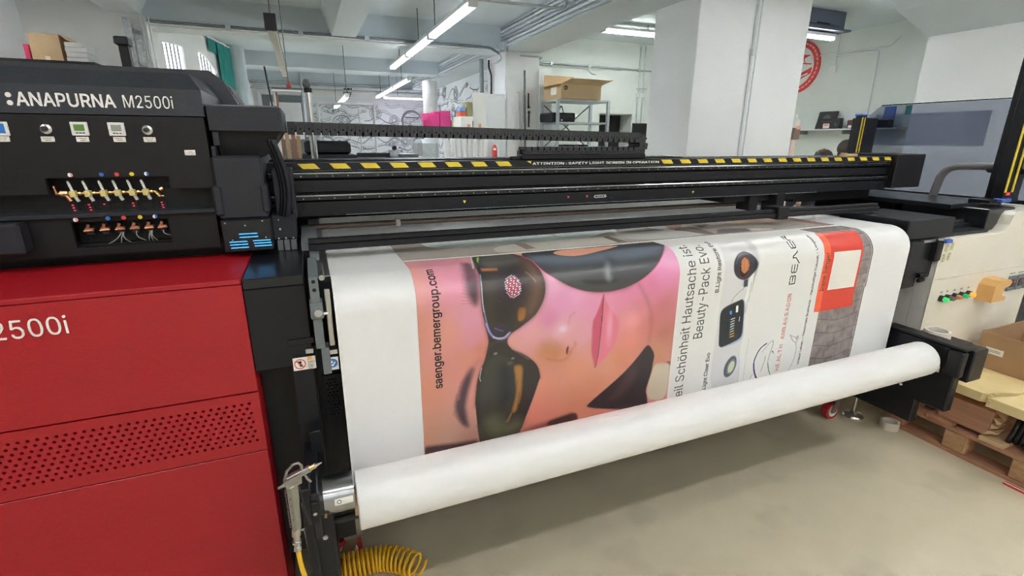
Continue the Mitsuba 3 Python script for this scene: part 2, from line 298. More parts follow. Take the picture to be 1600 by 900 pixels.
# fixtures of the same kind over the side of the hall where the photographer stands
for k, (x, y) in enumerate(((-2.6, -0.9), (-0.4, -3.2), (-0.5, -1.5), (1.7, -3.2), (1.6, -1.2), (3.6, -3.0), (3.7, -1.0), (-2.6, 4.95), (5.0, 1.6), (0.5, -0.15), (2.3, -0.15), (3.5, 2.1), (3.6, 0.3), (-1.3, 0.35))):
    batten('ceiling_light', (x - 0.6, y, 2.70), (x + 0.6, y, 2.70), 0.09, 'lit batten over the photographer\'s side of the hall', lit=tuple(2.0 * c for c in OVER) if k == 7 else tuple(0.7 * c for c in OVER) if k > 10 else OVER if k > 8 else WARM, group='battens over the near side', rods=(0.2, 0.8))
# ================================================================ the printer
PR = thing('wide_format_printer', 'large black and red wide format printer with cream control cabinet, filling the hall', 'printer')
part(PR, 'base_frame', [bx(-0.185, 2.84, 1.74, 2.60, 0.20, 1.10), bx(-0.185, 0.0, 1.52, 1.74, 0.22, 0.945)], BLKD, False)
part(PR, 'carriage_garage', bx(-1.75, -0.20, 1.785, 2.60, 0.05, 1.222), BLKD, False)
part(PR, 'print_table', bx(-0.02, 2.60, 1.47, 2.62, 1.10, 1.172, 0.004), ALU)
# ---- red cabinet
cab = part(PR, 'red_cabinet', [bx(-1.75, -0.192, 1.435, 1.78, 0.03, 1.184), bx(-1.75, -0.192, 1.424, 1.44, 0.03, 0.68)], BLKD, False, 'red powder coated cabinet under the print head')
part(cab, 'top_plate', bx(-1.75, -0.1885, 1.40, 1.76, 1.186, 1.20, 0.003), RED)
part(cab, 'front_panel', bx(-1.75, -0.1885, 1.40, 1.415, 0.8775, 1.185, 0.0015), RED)
part(cab, 'lower_panel', bx(-1.75, -0.1885, 1.40, 1.415, 0.08, 0.6865, 0.0015), RED)
hs = []
for r in range(9):
    for c in range(44):
        x = -0.2155 - c * 0.0185 + (0 if r % 2 == 0 else -0.0055) + 0.0006 * r - 0.0
        if r % 2: x = -0.2155 - (c + 0.42) * 0.0185 + 0.0006 * r
        hs.append(Point(x, 0.843 - r * 0.01475).buffer(0.0042, 3))
vent = sbox(-1.75, 0.6900, -0.1885, 0.8740).difference(unary_union(hs))
part(cab, 'vent_panel', prism(vent, 'xz', 1.40, 1.413), RED, False, 'perforated red band')
part(cab, 'vent_backing', bx(-1.75, -0.195, 1.421, 1.424, 0.69, 0.874), REDD, False)
part(cab, 'side_panel', bx(-0.1905, -0.1885, 1.416, 1.565, 0.08, 0.945), RED, False)
part(cab, 'lettering', text('M2500i', 0.044, (-0.745, 1.3995, 1.107), XP, ZP, 0.185), INKW, False, 'white lettering')
# ---- black cover plates between the cabinet and the print
cv = part(PR, 'left_cover', bx(-0.187, -0.037, 1.40, 1.76, 1.17, 1.199, 0.003), BLKG, 30, 'glossy black deck plate')
part(cv, 'front_plate', bx(-0.187, -0.037, 1.401, 1.416, 0.935, 1.169, 0.002), BLK)
part(cv, 'slot_plate', [bx(-0.098, -0.030, 1.394, 1.402, 1.000, 1.016, 0.001)], BLKD)
part(cv, 'lower_plate', bx(-0.187, 0.03, 1.50, 1.52, 0.22, 0.95), BLK, False)
vh = unary_union([Point(-0.004 + 0.011 * (k % 3) - (0.005 if (k // 3) % 2 else 0), 0.835 - 0.011 * (k // 3)).buffer(0.0032, 3) for k in range(36)])
part(cv, 'vent_grille', prism(sbox(-0.02, 0.69, 0.032, 0.85).difference(vh), 'xz', 1.488, 1.494), BLK, False)
part(cv, 'vent_backing', bx(-0.02, 0.032, 1.496, 1.498, 0.69, 0.85), BLKD, False)
br = part(PR, 'media_guide', [bx(-0.026, -0.002, 1.355, 1.40, 0.995, 1.20, 0.002), bx(-0.030, 0.003, 1.345, 1.40, 1.085, 1.130, 0.003), bx(-0.014, 0.008, 1.355, 1.40, 0.915, 0.995, 0.002), bx(-0.026, 0.0, 1.40, 1.60, 1.185, 1.20, 0.001)], GREY, 30)
part(br, 'edge_plate', bx(0.010, 0.024, 1.352, 1.358, 1.00, 1.165, 0.002), STEEL)
part(br, 'guide_roller', cyl((0.008, 1.40, 1.185), (0.008, 1.56, 1.185), 0.008, 12), STEEL)
parts(br, 'knob', [cyl((-0.010, 1.345, 1.105), (-0.010, 1.335, 1.105), 0.011, 8), cyl((0.002, 1.35, 1.098), (0.014, 1.35, 1.098), 0.005, 8)], ALU)
parts(br, 'slot', [cyl((-0.014, 1.3545, 1.188), (-0.014, 1.3535, 1.188), 0.005, 10), cyl((-0.014, 1.3545, 1.165), (-0.014, 1.3535, 1.165), 0.005, 10)], BLKD)
parts(br, 'clip', [bx(-0.055, -0.035, 1.39, 1.398, 0.972, 0.985), bx(0.0, 0.028, 1.36, 1.37, 0.972, 0.985)], ALU, False)
s1 = part(PR, 'warning_sticker', bx(-0.0915, -0.032, 1.3925, 1.394, 0.9235, 0.962), STICK, False, 'white sticker with red prohibition sign')
ring = Point(-0.0735, 0.9425).buffer(0.0150, 10).difference(Point(-0.0735, 0.9425).buffer(0.0127, 10)).union(LineString([(-0.083, 0.952), (-0.064, 0.933)]).buffer(0.0012))
part(s1, 'prohibition_ring', prism(ring, 'xz', 1.3918, 1.3924), INKR, False)
part(s1, 'pictogram', prism(unary_union([sbox(-0.0775, 0.942, -0.070, 0.951), Polygon([(-0.079, 0.951), (-0.068, 0.951), (-0.0735, 0.934)]), Point(-0.071, 0.938).buffer(0.004)]), 'xz', 1.3919, 1.3924), INK, False)
part(s1, 'warning_triangle', prism([(-0.053, 0.952), (-0.041, 0.952), (-0.041, 0.961), (-0.053, 0.961)], 'xz', 1.3918, 1.3924), INKO, False)
part(s1, 'small_print', [bx(-0.053, -0.036 - 0.002 * (k % 3), 1.3919, 1.3924, 0.9465 - 0.0042 * k, 0.9475 - 0.0042 * k) for k in range(6)], INK, False)
s2 = part(PR, 'warning_sticker', bx(-0.006, 0.028, 1.3625, 1.364, 0.923, 0.962), STICK, False, 'white sticker with blue mandatory sign')
part(s2, 'blue_disc', prism(Point(0.012, 0.944).buffer(0.0135, 12), 'xz', 1.3618, 1.3624), INKB, False)
part(s2, 'pictogram', prism(unary_union([Point(0.009, 0.948).buffer(0.0045), Polygon([(0.003, 0.946), (0.006, 0.935), (0.013, 0.935), (0.020, 0.947), (0.018, 0.949), (0.012, 0.940), (0.009, 0.941)])]), 'xz', 1.3612, 1.3617), INKW, False)

# ---- print carriage
CR = part(PR, 'print_carriage', [bx(-1.45, -0.262, 1.765, 2.34, 1.235, 1.607), bx(-1.45, -0.262, 1.72, 1.77, 1.225, 1.262)], BLKD, False, 'black print head carriage with ink valves')
hull = lambda pts: trimesh.convex.convex_hull(np.array(pts, float))
part(CR, 'top_cover', hull([(x, y, z) for x in (-1.45, -0.252) for y in (1.70, 2.35) for z in (1.6105, 1.681)] + [(x, y, z) for x, y, z in ((-1.45, 1.768, 1.728), (-0.286, 1.768, 1.728), (-1.45, 2.35, 1.735), (-0.286, 2.35, 1.735))]), TOPC, False, 'dark grey top cover with white lettering')
part(CR, 'rear_hood', prism([(-0.9, 1.66), (-0.9, 1.778), (-0.278, 1.778), (-0.237, 1.742), (-0.204, 1.67), (-0.204, 1.64)], 'xz', 2.12, 2.42), TOPC, False)
parts(CR, 'side_louvre', [hull([(-0.236 + 0.033 * t + e, y, 1.742 - 0.072 * t + dz) for y in (2.16, 2.40) for e, dz in ((0, 0), (0.004, 0.003), (0.004, -0.006))]) for t in np.linspace(0.1, 0.95, 6)], DKG2, False)
up_panel = Polygon([(-1.45, 1.608), (-0.256, 1.608), (-0.256, 1.412), (-0.368, 1.412), (-0.366, 1.447), (-0.645, 1.447), (-0.647, 1.405), (-1.45, 1.405)])
part(CR, 'upper_panel', prism(up_panel, 'xz', 1.70, 1.715), DKG, False)
part(CR, 'recess_plate', [bx(-1.45, -0.262, 1.745, 1.757, 1.340, 1.412), bx(-0.66, -0.36, 1.755, 1.764, 1.33, 1.46)], DKG, False)
part(CR, 'ledge', bx(-1.45, -0.262, 1.676, 1.75, 1.341, 1.3535, 0.002), DKG2)
lo_panel = sbox(-1.45, 1.236, -0.264, 1.3395).difference(sbox(-0.611, 1.258, -0.386, 1.3285))
part(CR, 'lower_panel', prism(lo_panel, 'xz', 1.69, 1.702), DKG, False)
part(CR, 'latch_block', bx(-0.80, -0.700, 1.635, 1.69, 1.257, 1.338, 0.006), DKG2)
part(CR, 'lettering', text('ANAPURNA', 0.0315, (-0.661, 1.699, 1.6290), XP, ZP, 0.207, True), INKW, False, 'white brand lettering')
for z in (1.6535, 1.6345): part(CR, 'logo_dot', prism(Point(-0.674, z).buffer(0.0062), 'xz', 1.6992, 1.6999), INKW, False)
part(CR, 'lettering', text('M2500i', 0.0315, (-0.437, 1.699, 1.6295), XP, ZP, 0.114), INKW, False, 'white model lettering')
def frontplate(x0, x1, z0, z1, y, t=0.003): return bx(x0, x1, y - t, y, z0, z1, min(0.0012, t * 0.4))
part(CR, 'screen', frontplate(-0.76, -0.690, 1.5545, 1.589, 1.70, 0.004), WHITEP); part(CR, 'screen_display', frontplate(-0.75, -0.697, 1.5605, 1.584, 1.696, 0.001), INKB, False, 'blue display')
for x, m, lb in ((-0.5445, SCRG, 'green lit display'), (-0.464, SCRY, 'grey display')):
    g = part(CR, 'gauge', frontplate(x - 0.0185, x + 0.0185, 1.556, 1.591, 1.70, 0.006), WHITEP, 30, 'white square pressure gauge, ' + lb)
    part(CR, 'gauge_display', frontplate(x - 0.0115, x + 0.0115, 1.568, 1.5845, 1.694, 0.0008), m, False, lb)
    part(CR, 'gauge_buttons', [bx(x - 0.009 + k * 0.007, x - 0.004 + k * 0.007, 1.6928, 1.694, 1.5618, 1.5642) for k in range(3)], INK, False)
for x in (-0.6145, -0.3945):
    part(CR, 'regulator_knob', [lathe([(0.0, 0.018), (0.006, 0.018), (0.0075, 0.014), (0.0075, 0.006), (0.0125, 0.005), (0.0125, 0.0)], (x, 1.70, 1.572), (0, -1, 0), 16)], CHROME)
    part(CR, 'knob_centre', disc((x, 1.682, 1.572), (0, -1, 0), 0.0055, 0.004, 12), INK)
for x0, x1 in ((-0.738, -0.694), (-0.6315, -0.603), (-0.558, -0.530), (-0.477, -0.449), (-0.4085, -0.380)):
    k = part(CR, 'name_plate', frontplate(x0, x1, 1.5400, 1.5535, 1.70, 0.0015), STICK, False)
    part(CR, 'name_plate_print', [bx(x0 + 0.005, x1 - 0.006, 1.6978, 1.6985, 1.5485, 1.5495), bx(x0 + 0.009, x1 - 0.008, 1.6978, 1.6985, 1.5435, 1.5447)], INKG, False)
part(CR, 'name_plate', frontplate(-0.317, -0.290, 1.504, 1.519, 1.70, 0.0015), STICK, False)
part(CR, 'name_plate_print', [bx(-0.308, -0.298, 1.6978, 1.6985, 1.5130, 1.5142), bx(-0.310, -0.295, 1.6978, 1.6985, 1.5078, 1.5088)], INKG, False)
def dots(z, y, xs, halves):
    for x, m in zip(xs, (None, INKB, INKR, INKY, None)):
        if m: part(CR, 'colour_dot', disc((x, y, z), (0, -1, 0), 0.0056, 0.0012, 16), m)
        else:
            h = Point(x, z).buffer(0.0056, 6); L, R = sbox(x - 1, z - 1, x, z + 1), sbox(x, z - 1, x + 1, z + 1); c2 = halves[0 if x < -0.55 else 1]
            part(CR, 'colour_dot', prism(h.intersection(L), 'xz', y - 0.0012, y), INKW, False); part(CR, 'colour_dot', prism(h.intersection(R), 'xz', y - 0.0012, y), c2, False)
PINKINK = mat('pink_ink', (0.80, 0.36, 0.36), 0.5)
dots(1.4545, 1.70, (-0.5895, -0.5215, -0.487, -0.4525, -0.418), (PINKINK, INKB))
dots(1.3375, 1.6755, (-0.5935, -0.522, -0.486, -0.448, -0.4125), (PINKINK, INKB))
# brass manifold with six valves in the upper recess
part(CR, 'manifold_pipe', cyl((-0.640, 1.725, 1.4035), (-0.408, 1.725, 1.4035), 0.0042, 10), BRASS)
part(CR, 'elbow_fitting', [cyl((-0.629, 1.725, 1.4035), (-0.612, 1.725, 1.4035), 0.009, 8), cyl((-0.618, 1.722, 1.402), (-0.609, 1.722, 1.383), 0.005, 8), cyl((-0.637, 1.722, 1.404), (-0.640, 1.722, 1.425), 0.003, 8)], COPPER)
part(CR, 'elbow_fitting', [cyl((-0.412, 1.725, 1.404), (-0.400, 1.72, 1.389), 0.005, 8), cyl((-0.408, 1.722, 1.39), (-0.392, 1.722, 1.39), 0.003, 8), cyl((-0.398, 1.722, 1.408), (-0.390, 1.722, 1.412), 0.006, 8)], BRASS)
for x in (-0.599, -0.566, -0.5305, -0.4985, -0.4645, -0.4325):
    v = part(CR, 'valve', [bx(x - 0.0068, x + 0.0068, 1.708, 1.726, 1.394, 1.4115, 0.0015)], mat('pale_yellow', (0.70, 0.60, 0.24), 0.5) if 'mat_pale_yellow' not in scene else 'mat_pale_yellow', 30, 'small yellow block valve on the brass pipe')
    part(CR, 'valve_tube', tube([(x - 0.007, 1.718, 1.437), (x - 0.004, 1.716, 1.428), (x, 1.715, 1.41), (x + 0.003, 1.715, 1.396), (x + 0.008, 1.717, 1.382)], [0.0028, 0.0036, 0.0036, 0.0042, 0.0046], 8), CLEARP, True)
    part(CR, 'valve_ring', [cyl((x + 0.0115, 1.722, 1.4035), (x + 0.0155, 1.722, 1.4035), 0.0055, 8)], BRASS)
LEDR = {'emitter': {'type': 'area', 'radiance': rgb((0.22, 0.006, 0.02))}}
for k, x in enumerate((-0.612, -0.575, -0.540, -0.508, -0.472, -0.437, -0.402)):
    part(CR, 'indicator_window', bx(x - 0.0135, x + 0.0085, 1.7425, 1.745, 1.350, 1.374), BLKD, False)
    for q in ((3, 3, 1, 0, 2, 0, 3)[k],):
        if q: part(CR, 'indicator_light', [bx(x - 0.006 + 0.001 * j, x - 0.001 + 0.001 * j, 1.7415, 1.7425, 1.368 - 0.0075 * j, 1.3715 - 0.0075 * j) for j in range(q)], INKR, False, 'small red indicator lights', **LEDR)
# lower opening: six valves with wires
part(CR, 'opening_back', bx(-0.62, -0.37, 1.75, 1.758, 1.25, 1.335), BLKD, False)
for k, x in enumerate((-0.583, -0.5465, -0.5110, -0.476, -0.441, -0.4085)):
    part(CR, 'pump_fitting', [bx(x - 0.010, x + 0.010, 1.712, 1.73, 1.302, 1.308, 0.001), cyl((x - 0.003, 1.715, 1.308), (x + 0.001, 1.715, 1.318), 0.0045, 8), cyl((x - 0.012, 1.712, 1.300), (x + 0.012, 1.712, 1.301), 0.0025, 6)], COPPER)
    part(CR, 'pump_cap', [bx(x - 0.006, x + 0.004, 1.713, 1.73, 1.314, 1.321, 0.001), bx(x - 0.008, x + 0.008, 1.716, 1.73, 1.288, 1.297, 0.001)], DKG2)
WIRE = mat('wire_grey', (0.33, 0.34, 0.32), 0.5)
for k, (xa, xb, zb) in enumerate(((-0.511, -0.545, 1.261), (-0.507, -0.515, 1.262), (-0.505, -0.492, 1.262), (-0.474, -0.455, 1.265), (-0.441, -0.448, 1.264), (-0.438, -0.437, 1.262), (-0.436, -0.428, 1.264), (-0.408, -0.388, 1.275))):
    t = np.linspace(0, 1, 8); part(CR, 'wire', tube(np.stack([xa + (xb - xa) * t ** 2, 1.714 - 0.012 * np.sin(t * 3.1), 1.292 + (zb - 1.292) * t], 1), 0.0016, 5), WIRE, True)
part(CR, 'slot', [bx(-0.293, -0.287, 1.7435, 1.745, 1.360, 1.378)], BLKD, False); part(CR, 'slot', bx(-0.312, -0.267, 1.689, 1.69, 1.3325, 1.3345), BLKD, False)
# lamp unit, boom, hoses at the carriage's right
LU = part(PR, 'lamp_unit', [bx(-0.252, -0.122, 1.675, 2.25, 1.318, 1.502, 0.006), bx(-0.262, -0.236, 1.668, 1.76, 1.33, 1.418, 0.006), bx(-0.134, -0.116, 1.668, 1.76, 1.335, 1.418, 0.004)], DKG2, 30, 'dark curing lamp box with glowing blue slots')
part(LU, 'vent_box', bx(-0.252, -0.119, 1.660, 2.25, 1.2215, 1.318, 0.003), BLKG)
parts(LU, 'screw', [disc((x, 1.66, z), (0, -1, 0), 0.0022, 0.002, 8) for x, z in ((-0.240, 1.310), (-0.140, 1.312), (-0.188, 1.301), (-0.2265, 1.2585), (-0.136, 1.2615))], STEEL)
UV = {'emitter': {'type': 'area', 'radiance': rgb((0.02, 0.155, 0.30))}}
for x0, x1, z in ((-0.208, -0.158, 1.2755), (-0.207, -0.157, 1.2655), (-0.236, -0.188, 1.2525), (-0.235, -0.187, 1.244), (-0.234, -0.186, 1.2345), (-0.173, -0.124, 1.2530), (-0.171, -0.123, 1.2450), (-0.170, -0.122, 1.2365)):
    part(LU, 'glowing_slot', bx(x0, x1, 1.6585, 1.6598, z - 0.0018, z + 0.0018), INKB, False, None, **UV)
BO = part(PR, 'hose_boom', hull([(x, y, z) for x, y in ((-0.250, 1.74), (-0.246, 1.70), (-0.062, 1.70), (-0.052, 1.72), (-0.052, 2.14), (-0.250, 2.14)) for z in (1.573, 1.640)]), DKG2, False, 'dark box arm carrying the cable chain')
part(BO, 'funnel', hull([(-0.238, 1.72, 1.573), (-0.058, 1.72, 1.573), (-0.112, 1.74, 1.500), (-0.232, 1.74, 1.500), (-0.238, 2.1, 1.573), (-0.058, 2.1, 1.573), (-0.112, 2.1, 1.500), (-0.232, 2.1, 1.500)]), DKG, False)
part(BO, 'clamp', [bx(-0.243, -0.226, 1.71, 1.74, 1.530, 1.572, 0.002), bx(-0.250, -0.238, 1.70, 1.74, 1.500, 1.53, 0.002)], DKG2)
part(BO, 'lid', bx(-0.255, -0.06, 1.73, 2.12, 1.640, 1.646, 0.002), GREY)
for k in range(3):
    t = np.linspace(0, 1, 12); x = -0.098 + 0.028 * np.sin(t * 2.6) - 0.010 * k + 0.012 * (1 - t); part(BO, 'hose', tube(np.stack([x + 0.012 * t, 1.716 + 0.012 * k + 0 * t, 1.548 - t * 0.235], 1), 0.0085 - 0.002 * (k == 2), 8), BLK, True)
SC = part(PR, 'sensor_column', bx(-0.103, -0.043, 1.752, 1.89, 1.30, 1.459, 0.003), DKG2, 30)
part(SC, 'housing', [bx(-0.121, -0.050, 1.735, 1.89, 1.237, 1.318, 0.004), bx(-0.056, -0.048, 1.74, 1.80, 1.318, 1.332, 0.002)], DKG2)
parts(SC, 'foot_strip', [bx(-0.112 + 0.02 * k, -0.095 + 0.02 * k, 1.742, 1.80, 1.200, 1.236, 0.001) for k in range(3)], GREY)
parts(SC, 'screw', [disc((x, 1.735, z), (0, -1, 0), r, 0.003, 10) for x, z, r in ((-0.1, 1.302, 0.002), (-0.098, 1.272, 0.0035), (-0.105, 1.242, 0.003), (-0.084, 1.242, 0.003), (-0.062, 1.242, 0.003))], STEEL)

# ---- gantry beam with hazard stripes
GB = part(PR, 'gantry_beam', [bx(-0.30, 3.18, 1.94, 2.20, 1.283, 1.470, 0.003), bx(-0.30, 3.18, 1.905, 1.95, 1.283, 1.336, 0.002), bx(-0.30, 3.18, 1.912, 1.95, 1.368, 1.412, 0.002), bx(-0.30, 3.18, 1.90, 1.95, 1.444, 1.4705, 0.001)], BLK, 30, 'long black gantry beam with yellow hazard stripes')
for z in (1.4285, 1.3505):
    part(GB, 'guide_rail', [bx(-0.30, 3.17, 1.896, 1.94, z - 0.010, z + 0.005, 0.002)], BLKG)
    part(GB, 'rail_edge', cyl((-0.30, 1.899, z + 0.0065), (3.17, 1.899, z + 0.0065), 0.0032, 8), CHROME)
    part(GB, 'bolt_row', [disc((x, 1.896, z - 0.003), (0, -1, 0), 0.0021, 0.0015, 6) for x in np.arange(-0.02, 3.1, 0.0525)], STEEL, False, None, 'stuff')
part(GB, 'trim_strip', [bx(0.12, 2.6, 1.9035, 1.906, 1.2835, 1.2865), bx(-0.30, 3.17, 1.899, 1.9005, 1.4425, 1.4440)], GREY, False)
for k in range(24):
    x = -0.027 + 0.1045 * k if k < 8 else 1.519 + 0.1055 * (k - 8)
    part(GB, 'hazard_stripe', prism([(x, 1.4685), (x + 0.056, 1.4685), (x + 0.073, 1.4500), (x + 0.017, 1.4500)], 'xz', 1.8988, 1.8998), YEL, False)
part(GB, 'hazard_stripe', prism([(0.842, 1.4685), (0.862, 1.4685), (0.862, 1.4580)], 'xz', 1.8988, 1.8998), YEL, False)
part(GB, 'lettering', text('ATTENTION : SAFETY LIGHT SCREEN IN OPERATION', 0.0095, (0.868, 1.8992, 1.4535), XP, ZP, 0.640, True), INKW, False, 'white warning lettering')
for x, m in ((0.574, INKY), (1.045, INKR), (1.138, INKR), (1.731, INKY)):
    part(GB, 'position_mark', prism([(x - 0.007, 1.3185), (x + 0.007, 1.3185), (x, 1.307)], 'xz', 1.9038, 1.9048), m, False)
part(GB, 'name_plate', prism(LineString([(1.180, 1.312), (1.232, 1.313)]).buffer(0.0065), 'xz', 1.9035, 1.905), ALU, False)
part(GB, 'name_plate_print', [bx(1.182 + 0.012 * k, 1.190 + 0.012 * k, 1.9030, 1.9035, 1.3095, 1.3155) for k in range(4)], INK, False)
part(GB, 'end_block', bx(3.18, 3.44, 1.87, 2.24, 1.292, 1.484, 0.004), DKG)
part(GB, 'cable_tray', [bx(0.86, 1.50, 1.99, 2.03, 1.471, 1.492, 0.003), bx(0.82, 0.88, 2.0, 2.03, 1.471, 1.484, 0.002), bx(-0.3, 1.75, 2.03, 2.19, 1.470, 1.476)], BLK)
part(GB, 'knob', [cyl((2.80, 1.93, 1.470), (2.80, 1.93, 1.492), 0.017, 12), bx(2.84, 2.95, 1.95, 1.99, 1.47, 1.485, 0.003)], TIMB)
part(GB, 'emergency_plate', bx(3.46, 3.50, 2.05, 2.10, 1.40, 1.485), INKR, False)
part(GB, 'lower_carriage', [bx(1.98, 2.55, 1.95, 2.15, 1.245, 1.285, 0.003), bx(2.14, 2.20, 1.93, 2.02, 1.20, 1.29, 0.003), bx(2.30, 2.36, 1.90, 2.0, 1.19, 1.29, 0.004), bx(2.55, 3.2, 2.0, 2.2, 1.22, 1.285, 0.003)], DKG)
CH = part(PR, 'cable_chain', tube([(-0.05, 2.10, 1.588)] + [(x, 2.10, 1.588 - 0.0155 * x) for x in np.linspace(0, 1.50, 12)] + [(1.50 + 0.032 * math.sin(a), 2.10, 1.532 + 0.032 * math.cos(a)) for a in np.linspace(0.3, 3.1, 9)] + [(0.9, 2.10, 1.4985)], 0.012, 8), BLKD, True, 'grey plastic cable chain looping back at its right end')
link = Polygon([(-0.0145, -0.0225), (0.0085, -0.0225), (0.0085, -0.009), (0.0145, -0.006), (0.0145, 0.0225), (-0.0145, 0.0225)]).difference(Point(0.0, -0.002).buffer(0.003, 3))
lm0 = prism(link, 'xz', 2.055, 2.150)
path = [(x, 1.5885 - 0.0155 * x) for x in np.linspace(-0.05, 1.50, 400)]
c0 = path[-1]; path += [(1.50 + 0.033 * math.sin(a), c0[1] - 0.033 + 0.033 * math.cos(a)) for a in np.linspace(0, math.pi, 60)[1:]]
zl = path[-1][1]; path += [(x, zl) for x in np.linspace(1.50, 0.9, 150)[1:]]
path = np.array(path); sl = np.concatenate([[0], np.cumsum(np.linalg.norm(np.diff(path, axis=0), axis=1))])
for s in np.arange(0.016, sl[-1], 0.0300):
    p = np.array([np.interp(s, sl, path[:, k]) for k in (0, 1)]); q = np.array([np.interp(s + 0.004, sl, path[:, k]) - np.interp(s - 0.004, sl, path[:, k]) for k in (0, 1)]); a = math.atan2(q[1], q[0])
    m = lm0.copy(); v = np.array(m.vertices); x, z = v[:, 0].copy(), v[:, 2].copy(); v[:, 0] = p[0] + x * math.cos(a) - z * math.sin(a); v[:, 2] = p[1] + x * math.sin(a) + z * math.cos(a); m.vertices = v
    part(CH, 'link', m, CHAIN, False)

# ---- front media rail, roller bar
RL = part(PR, 'media_rail', [bx(-0.018, 2.715, 1.63, 1.668, 1.2135, 1.2330, 0.002), bx(-0.018, 2.715, 1.64, 1.668, 1.2330, 1.2490, 0.002)], BLK, 30, 'black clamp rail across the print')
part(RL, 'rail_slot', bx(-0.01, 2.70, 1.6385, 1.6395, 1.236, 1.246), BLKD, False)
part(RL, 'bracket', [bx(1.985, 2.055, 1.620, 1.70, 1.205, 1.262, 0.004)], DKG)
part(RL, 'bracket', [bx(-0.04, 0.01, 1.66, 1.98, 1.21, 1.236, 0.002), bx(-0.018, 0.010, 1.66, 1.69, 1.176, 1.215, 0.002)], GREY)
part(PR, 'pinch_roller', [cyl((-0.045, 2.10, 1.214), (2.42, 2.10, 1.214), 0.012, 14)], BROWN, True)
part(PR, 'roller_clamp', bx(0.326, 0.346, 2.083, 2.115, 1.200, 1.232, 0.003), TAPE)
part(PR, 'rear_cover', bx(-0.30, 3.2, 2.63, 2.68, 0.9, 1.42, 0.004), BLK)
part(PR, 'table_edge', [bx(-0.02, 2.55, 1.45, 1.475, 1.06, 1.17, 0.01)], BLK)

# ---- right side: cream control cabinet, black covers
rc_out = Polygon([(2.85, 0.175), (2.85, 1.094), (3.33, 1.098), (3.375, 1.105), (3.405, 1.135), (3.425, 1.185), (3.45, 1.203), (3.78, 1.206), (3.78, 0.175)])
RC = part(PR, 'control_cabinet', prism(rc_out, 'xz', 1.388, 2.30), CREAM, False, 'cream control cabinet with buttons and gauges')
part(RC, 'front_plate', prism(Polygon([(2.845, 0.18), (2.845, 0.888), (3.775, 0.888), (3.775, 0.18)]), 'xz', 1.384, 1.388), CREAM, False)
part(RC, 'front_plate', prism(Polygon([(2.845, 0.891), (2.845, 1.092), (3.33, 1.095), (3.372, 1.103), (3.40, 1.135), (3.42, 1.185), (3.45, 1.200), (3.775, 1.203), (3.775, 0.891)]), 'xz', 1.384, 1.388), CREAM, False)
part(RC, 'side_plate', [bx(2.845, 2.85, 1.392, 1.455, 0.20, 0.89), bx(2.845, 2.85, 1.457, 2.2, 0.20, 0.89), bx(2.845, 2.85, 1.392, 2.2, 0.893, 1.09)], CREAMG, False)
part(RC, 'end_cover', bx(3.78, 3.95, 1.40, 2.2, 0.1, 1.0, 0.005), BLK)
GL = lambda c: {'emitter': {'type': 'area', 'radiance': rgb(c)}}
for x, m, em, lb in ((2.945, INKGN, (0.006, 0.20, 0.05), 'green lit push button'), (2.995, BROWN, None, 'brown push button'), (3.058, COPPER, None, 'brown push button'), (3.118, INKGN, (0.004, 0.09, 0.03), 'green push button'), (3.180, INKO, (0.32, 0.09, 0.008), 'orange lit push button')):
    bt = part(RC, 'push_button', [cyl((x, 1.384, 0.784), (x, 1.366, 0.784), 0.0165, 16)], INK, 30, lb)
    part(RC, 'button_cap', [cyl((x, 1.366, 0.784), (x, 1.346, 0.784), 0.0125, 14, 0.011)], m, 30, lb, **(GL(em) if em else {}))
    part(RC, 'button_label', [bx(x - 0.012, x + 0.010, 1.3833, 1.384, 0.813, 0.816), bx(x - 0.006, x + 0.006, 1.3833, 1.384, 0.819, 0.822)], INKG, False)
es = Polygon([(3.262, 0.742), (3.39, 0.742), (3.398, 0.762), (3.352, 0.770), (3.352, 0.812), (3.405, 0.822), (3.418, 0.842), (3.39, 0.858), (3.30, 0.858), (3.268, 0.83)])
part(RC, 'emergency_stop_guard', prism(es, 'xz', 1.31, 1.384), mat('guard_orange', (0.66, 0.38, 0.14), 0.5), False, 'orange yellow guard')
part(RC, 'emergency_stop', [cyl((3.372, 1.384, 0.792), (3.372, 1.335, 0.792), 0.014, 14), cyl((3.372, 1.345, 0.792), (3.372, 1.325, 0.792), 0.022, 16)], INKR, 30, 'red mushroom button')
part(RC, 'rocker_switch', [bx(3.425, 3.450, 1.372, 1.384, 0.785, 0.825, 0.002)], WHITEP); part(RC, 'rocker_switch', [bx(3.470, 3.505, 1.368, 1.384, 0.772, 0.828, 0.002)], BLUE, 30, 'blue rocker switch', **GL((0.005, 0.03, 0.13)))
for k, x in enumerate((3.585, 3.668, 3.745)):
    part(RC, 'panel_meter', bx(x - 0.034, x + 0.034, 1.374, 1.384, 0.755, 0.842, 0.003), GREY); part(RC, 'meter_window', bx(x - 0.022, x + 0.022, 1.371, 1.374, 0.778, 0.822, 0.001), BLKG); part(RC, 'meter_light', bx(x + 0.004, x + 0.015, 1.3695, 1.371, 0.803, 0.815), INKR, False)
    part(RC, 'button_label', bx(x - 0.028, x + 0.024, 1.3833, 1.384, 0.853, 0.857), INKG, False)
part(RC, 'screw', [disc((3.62, 1.384, 1.165), (0, -1, 0), 0.006, 0.003, 10)], STEEL)
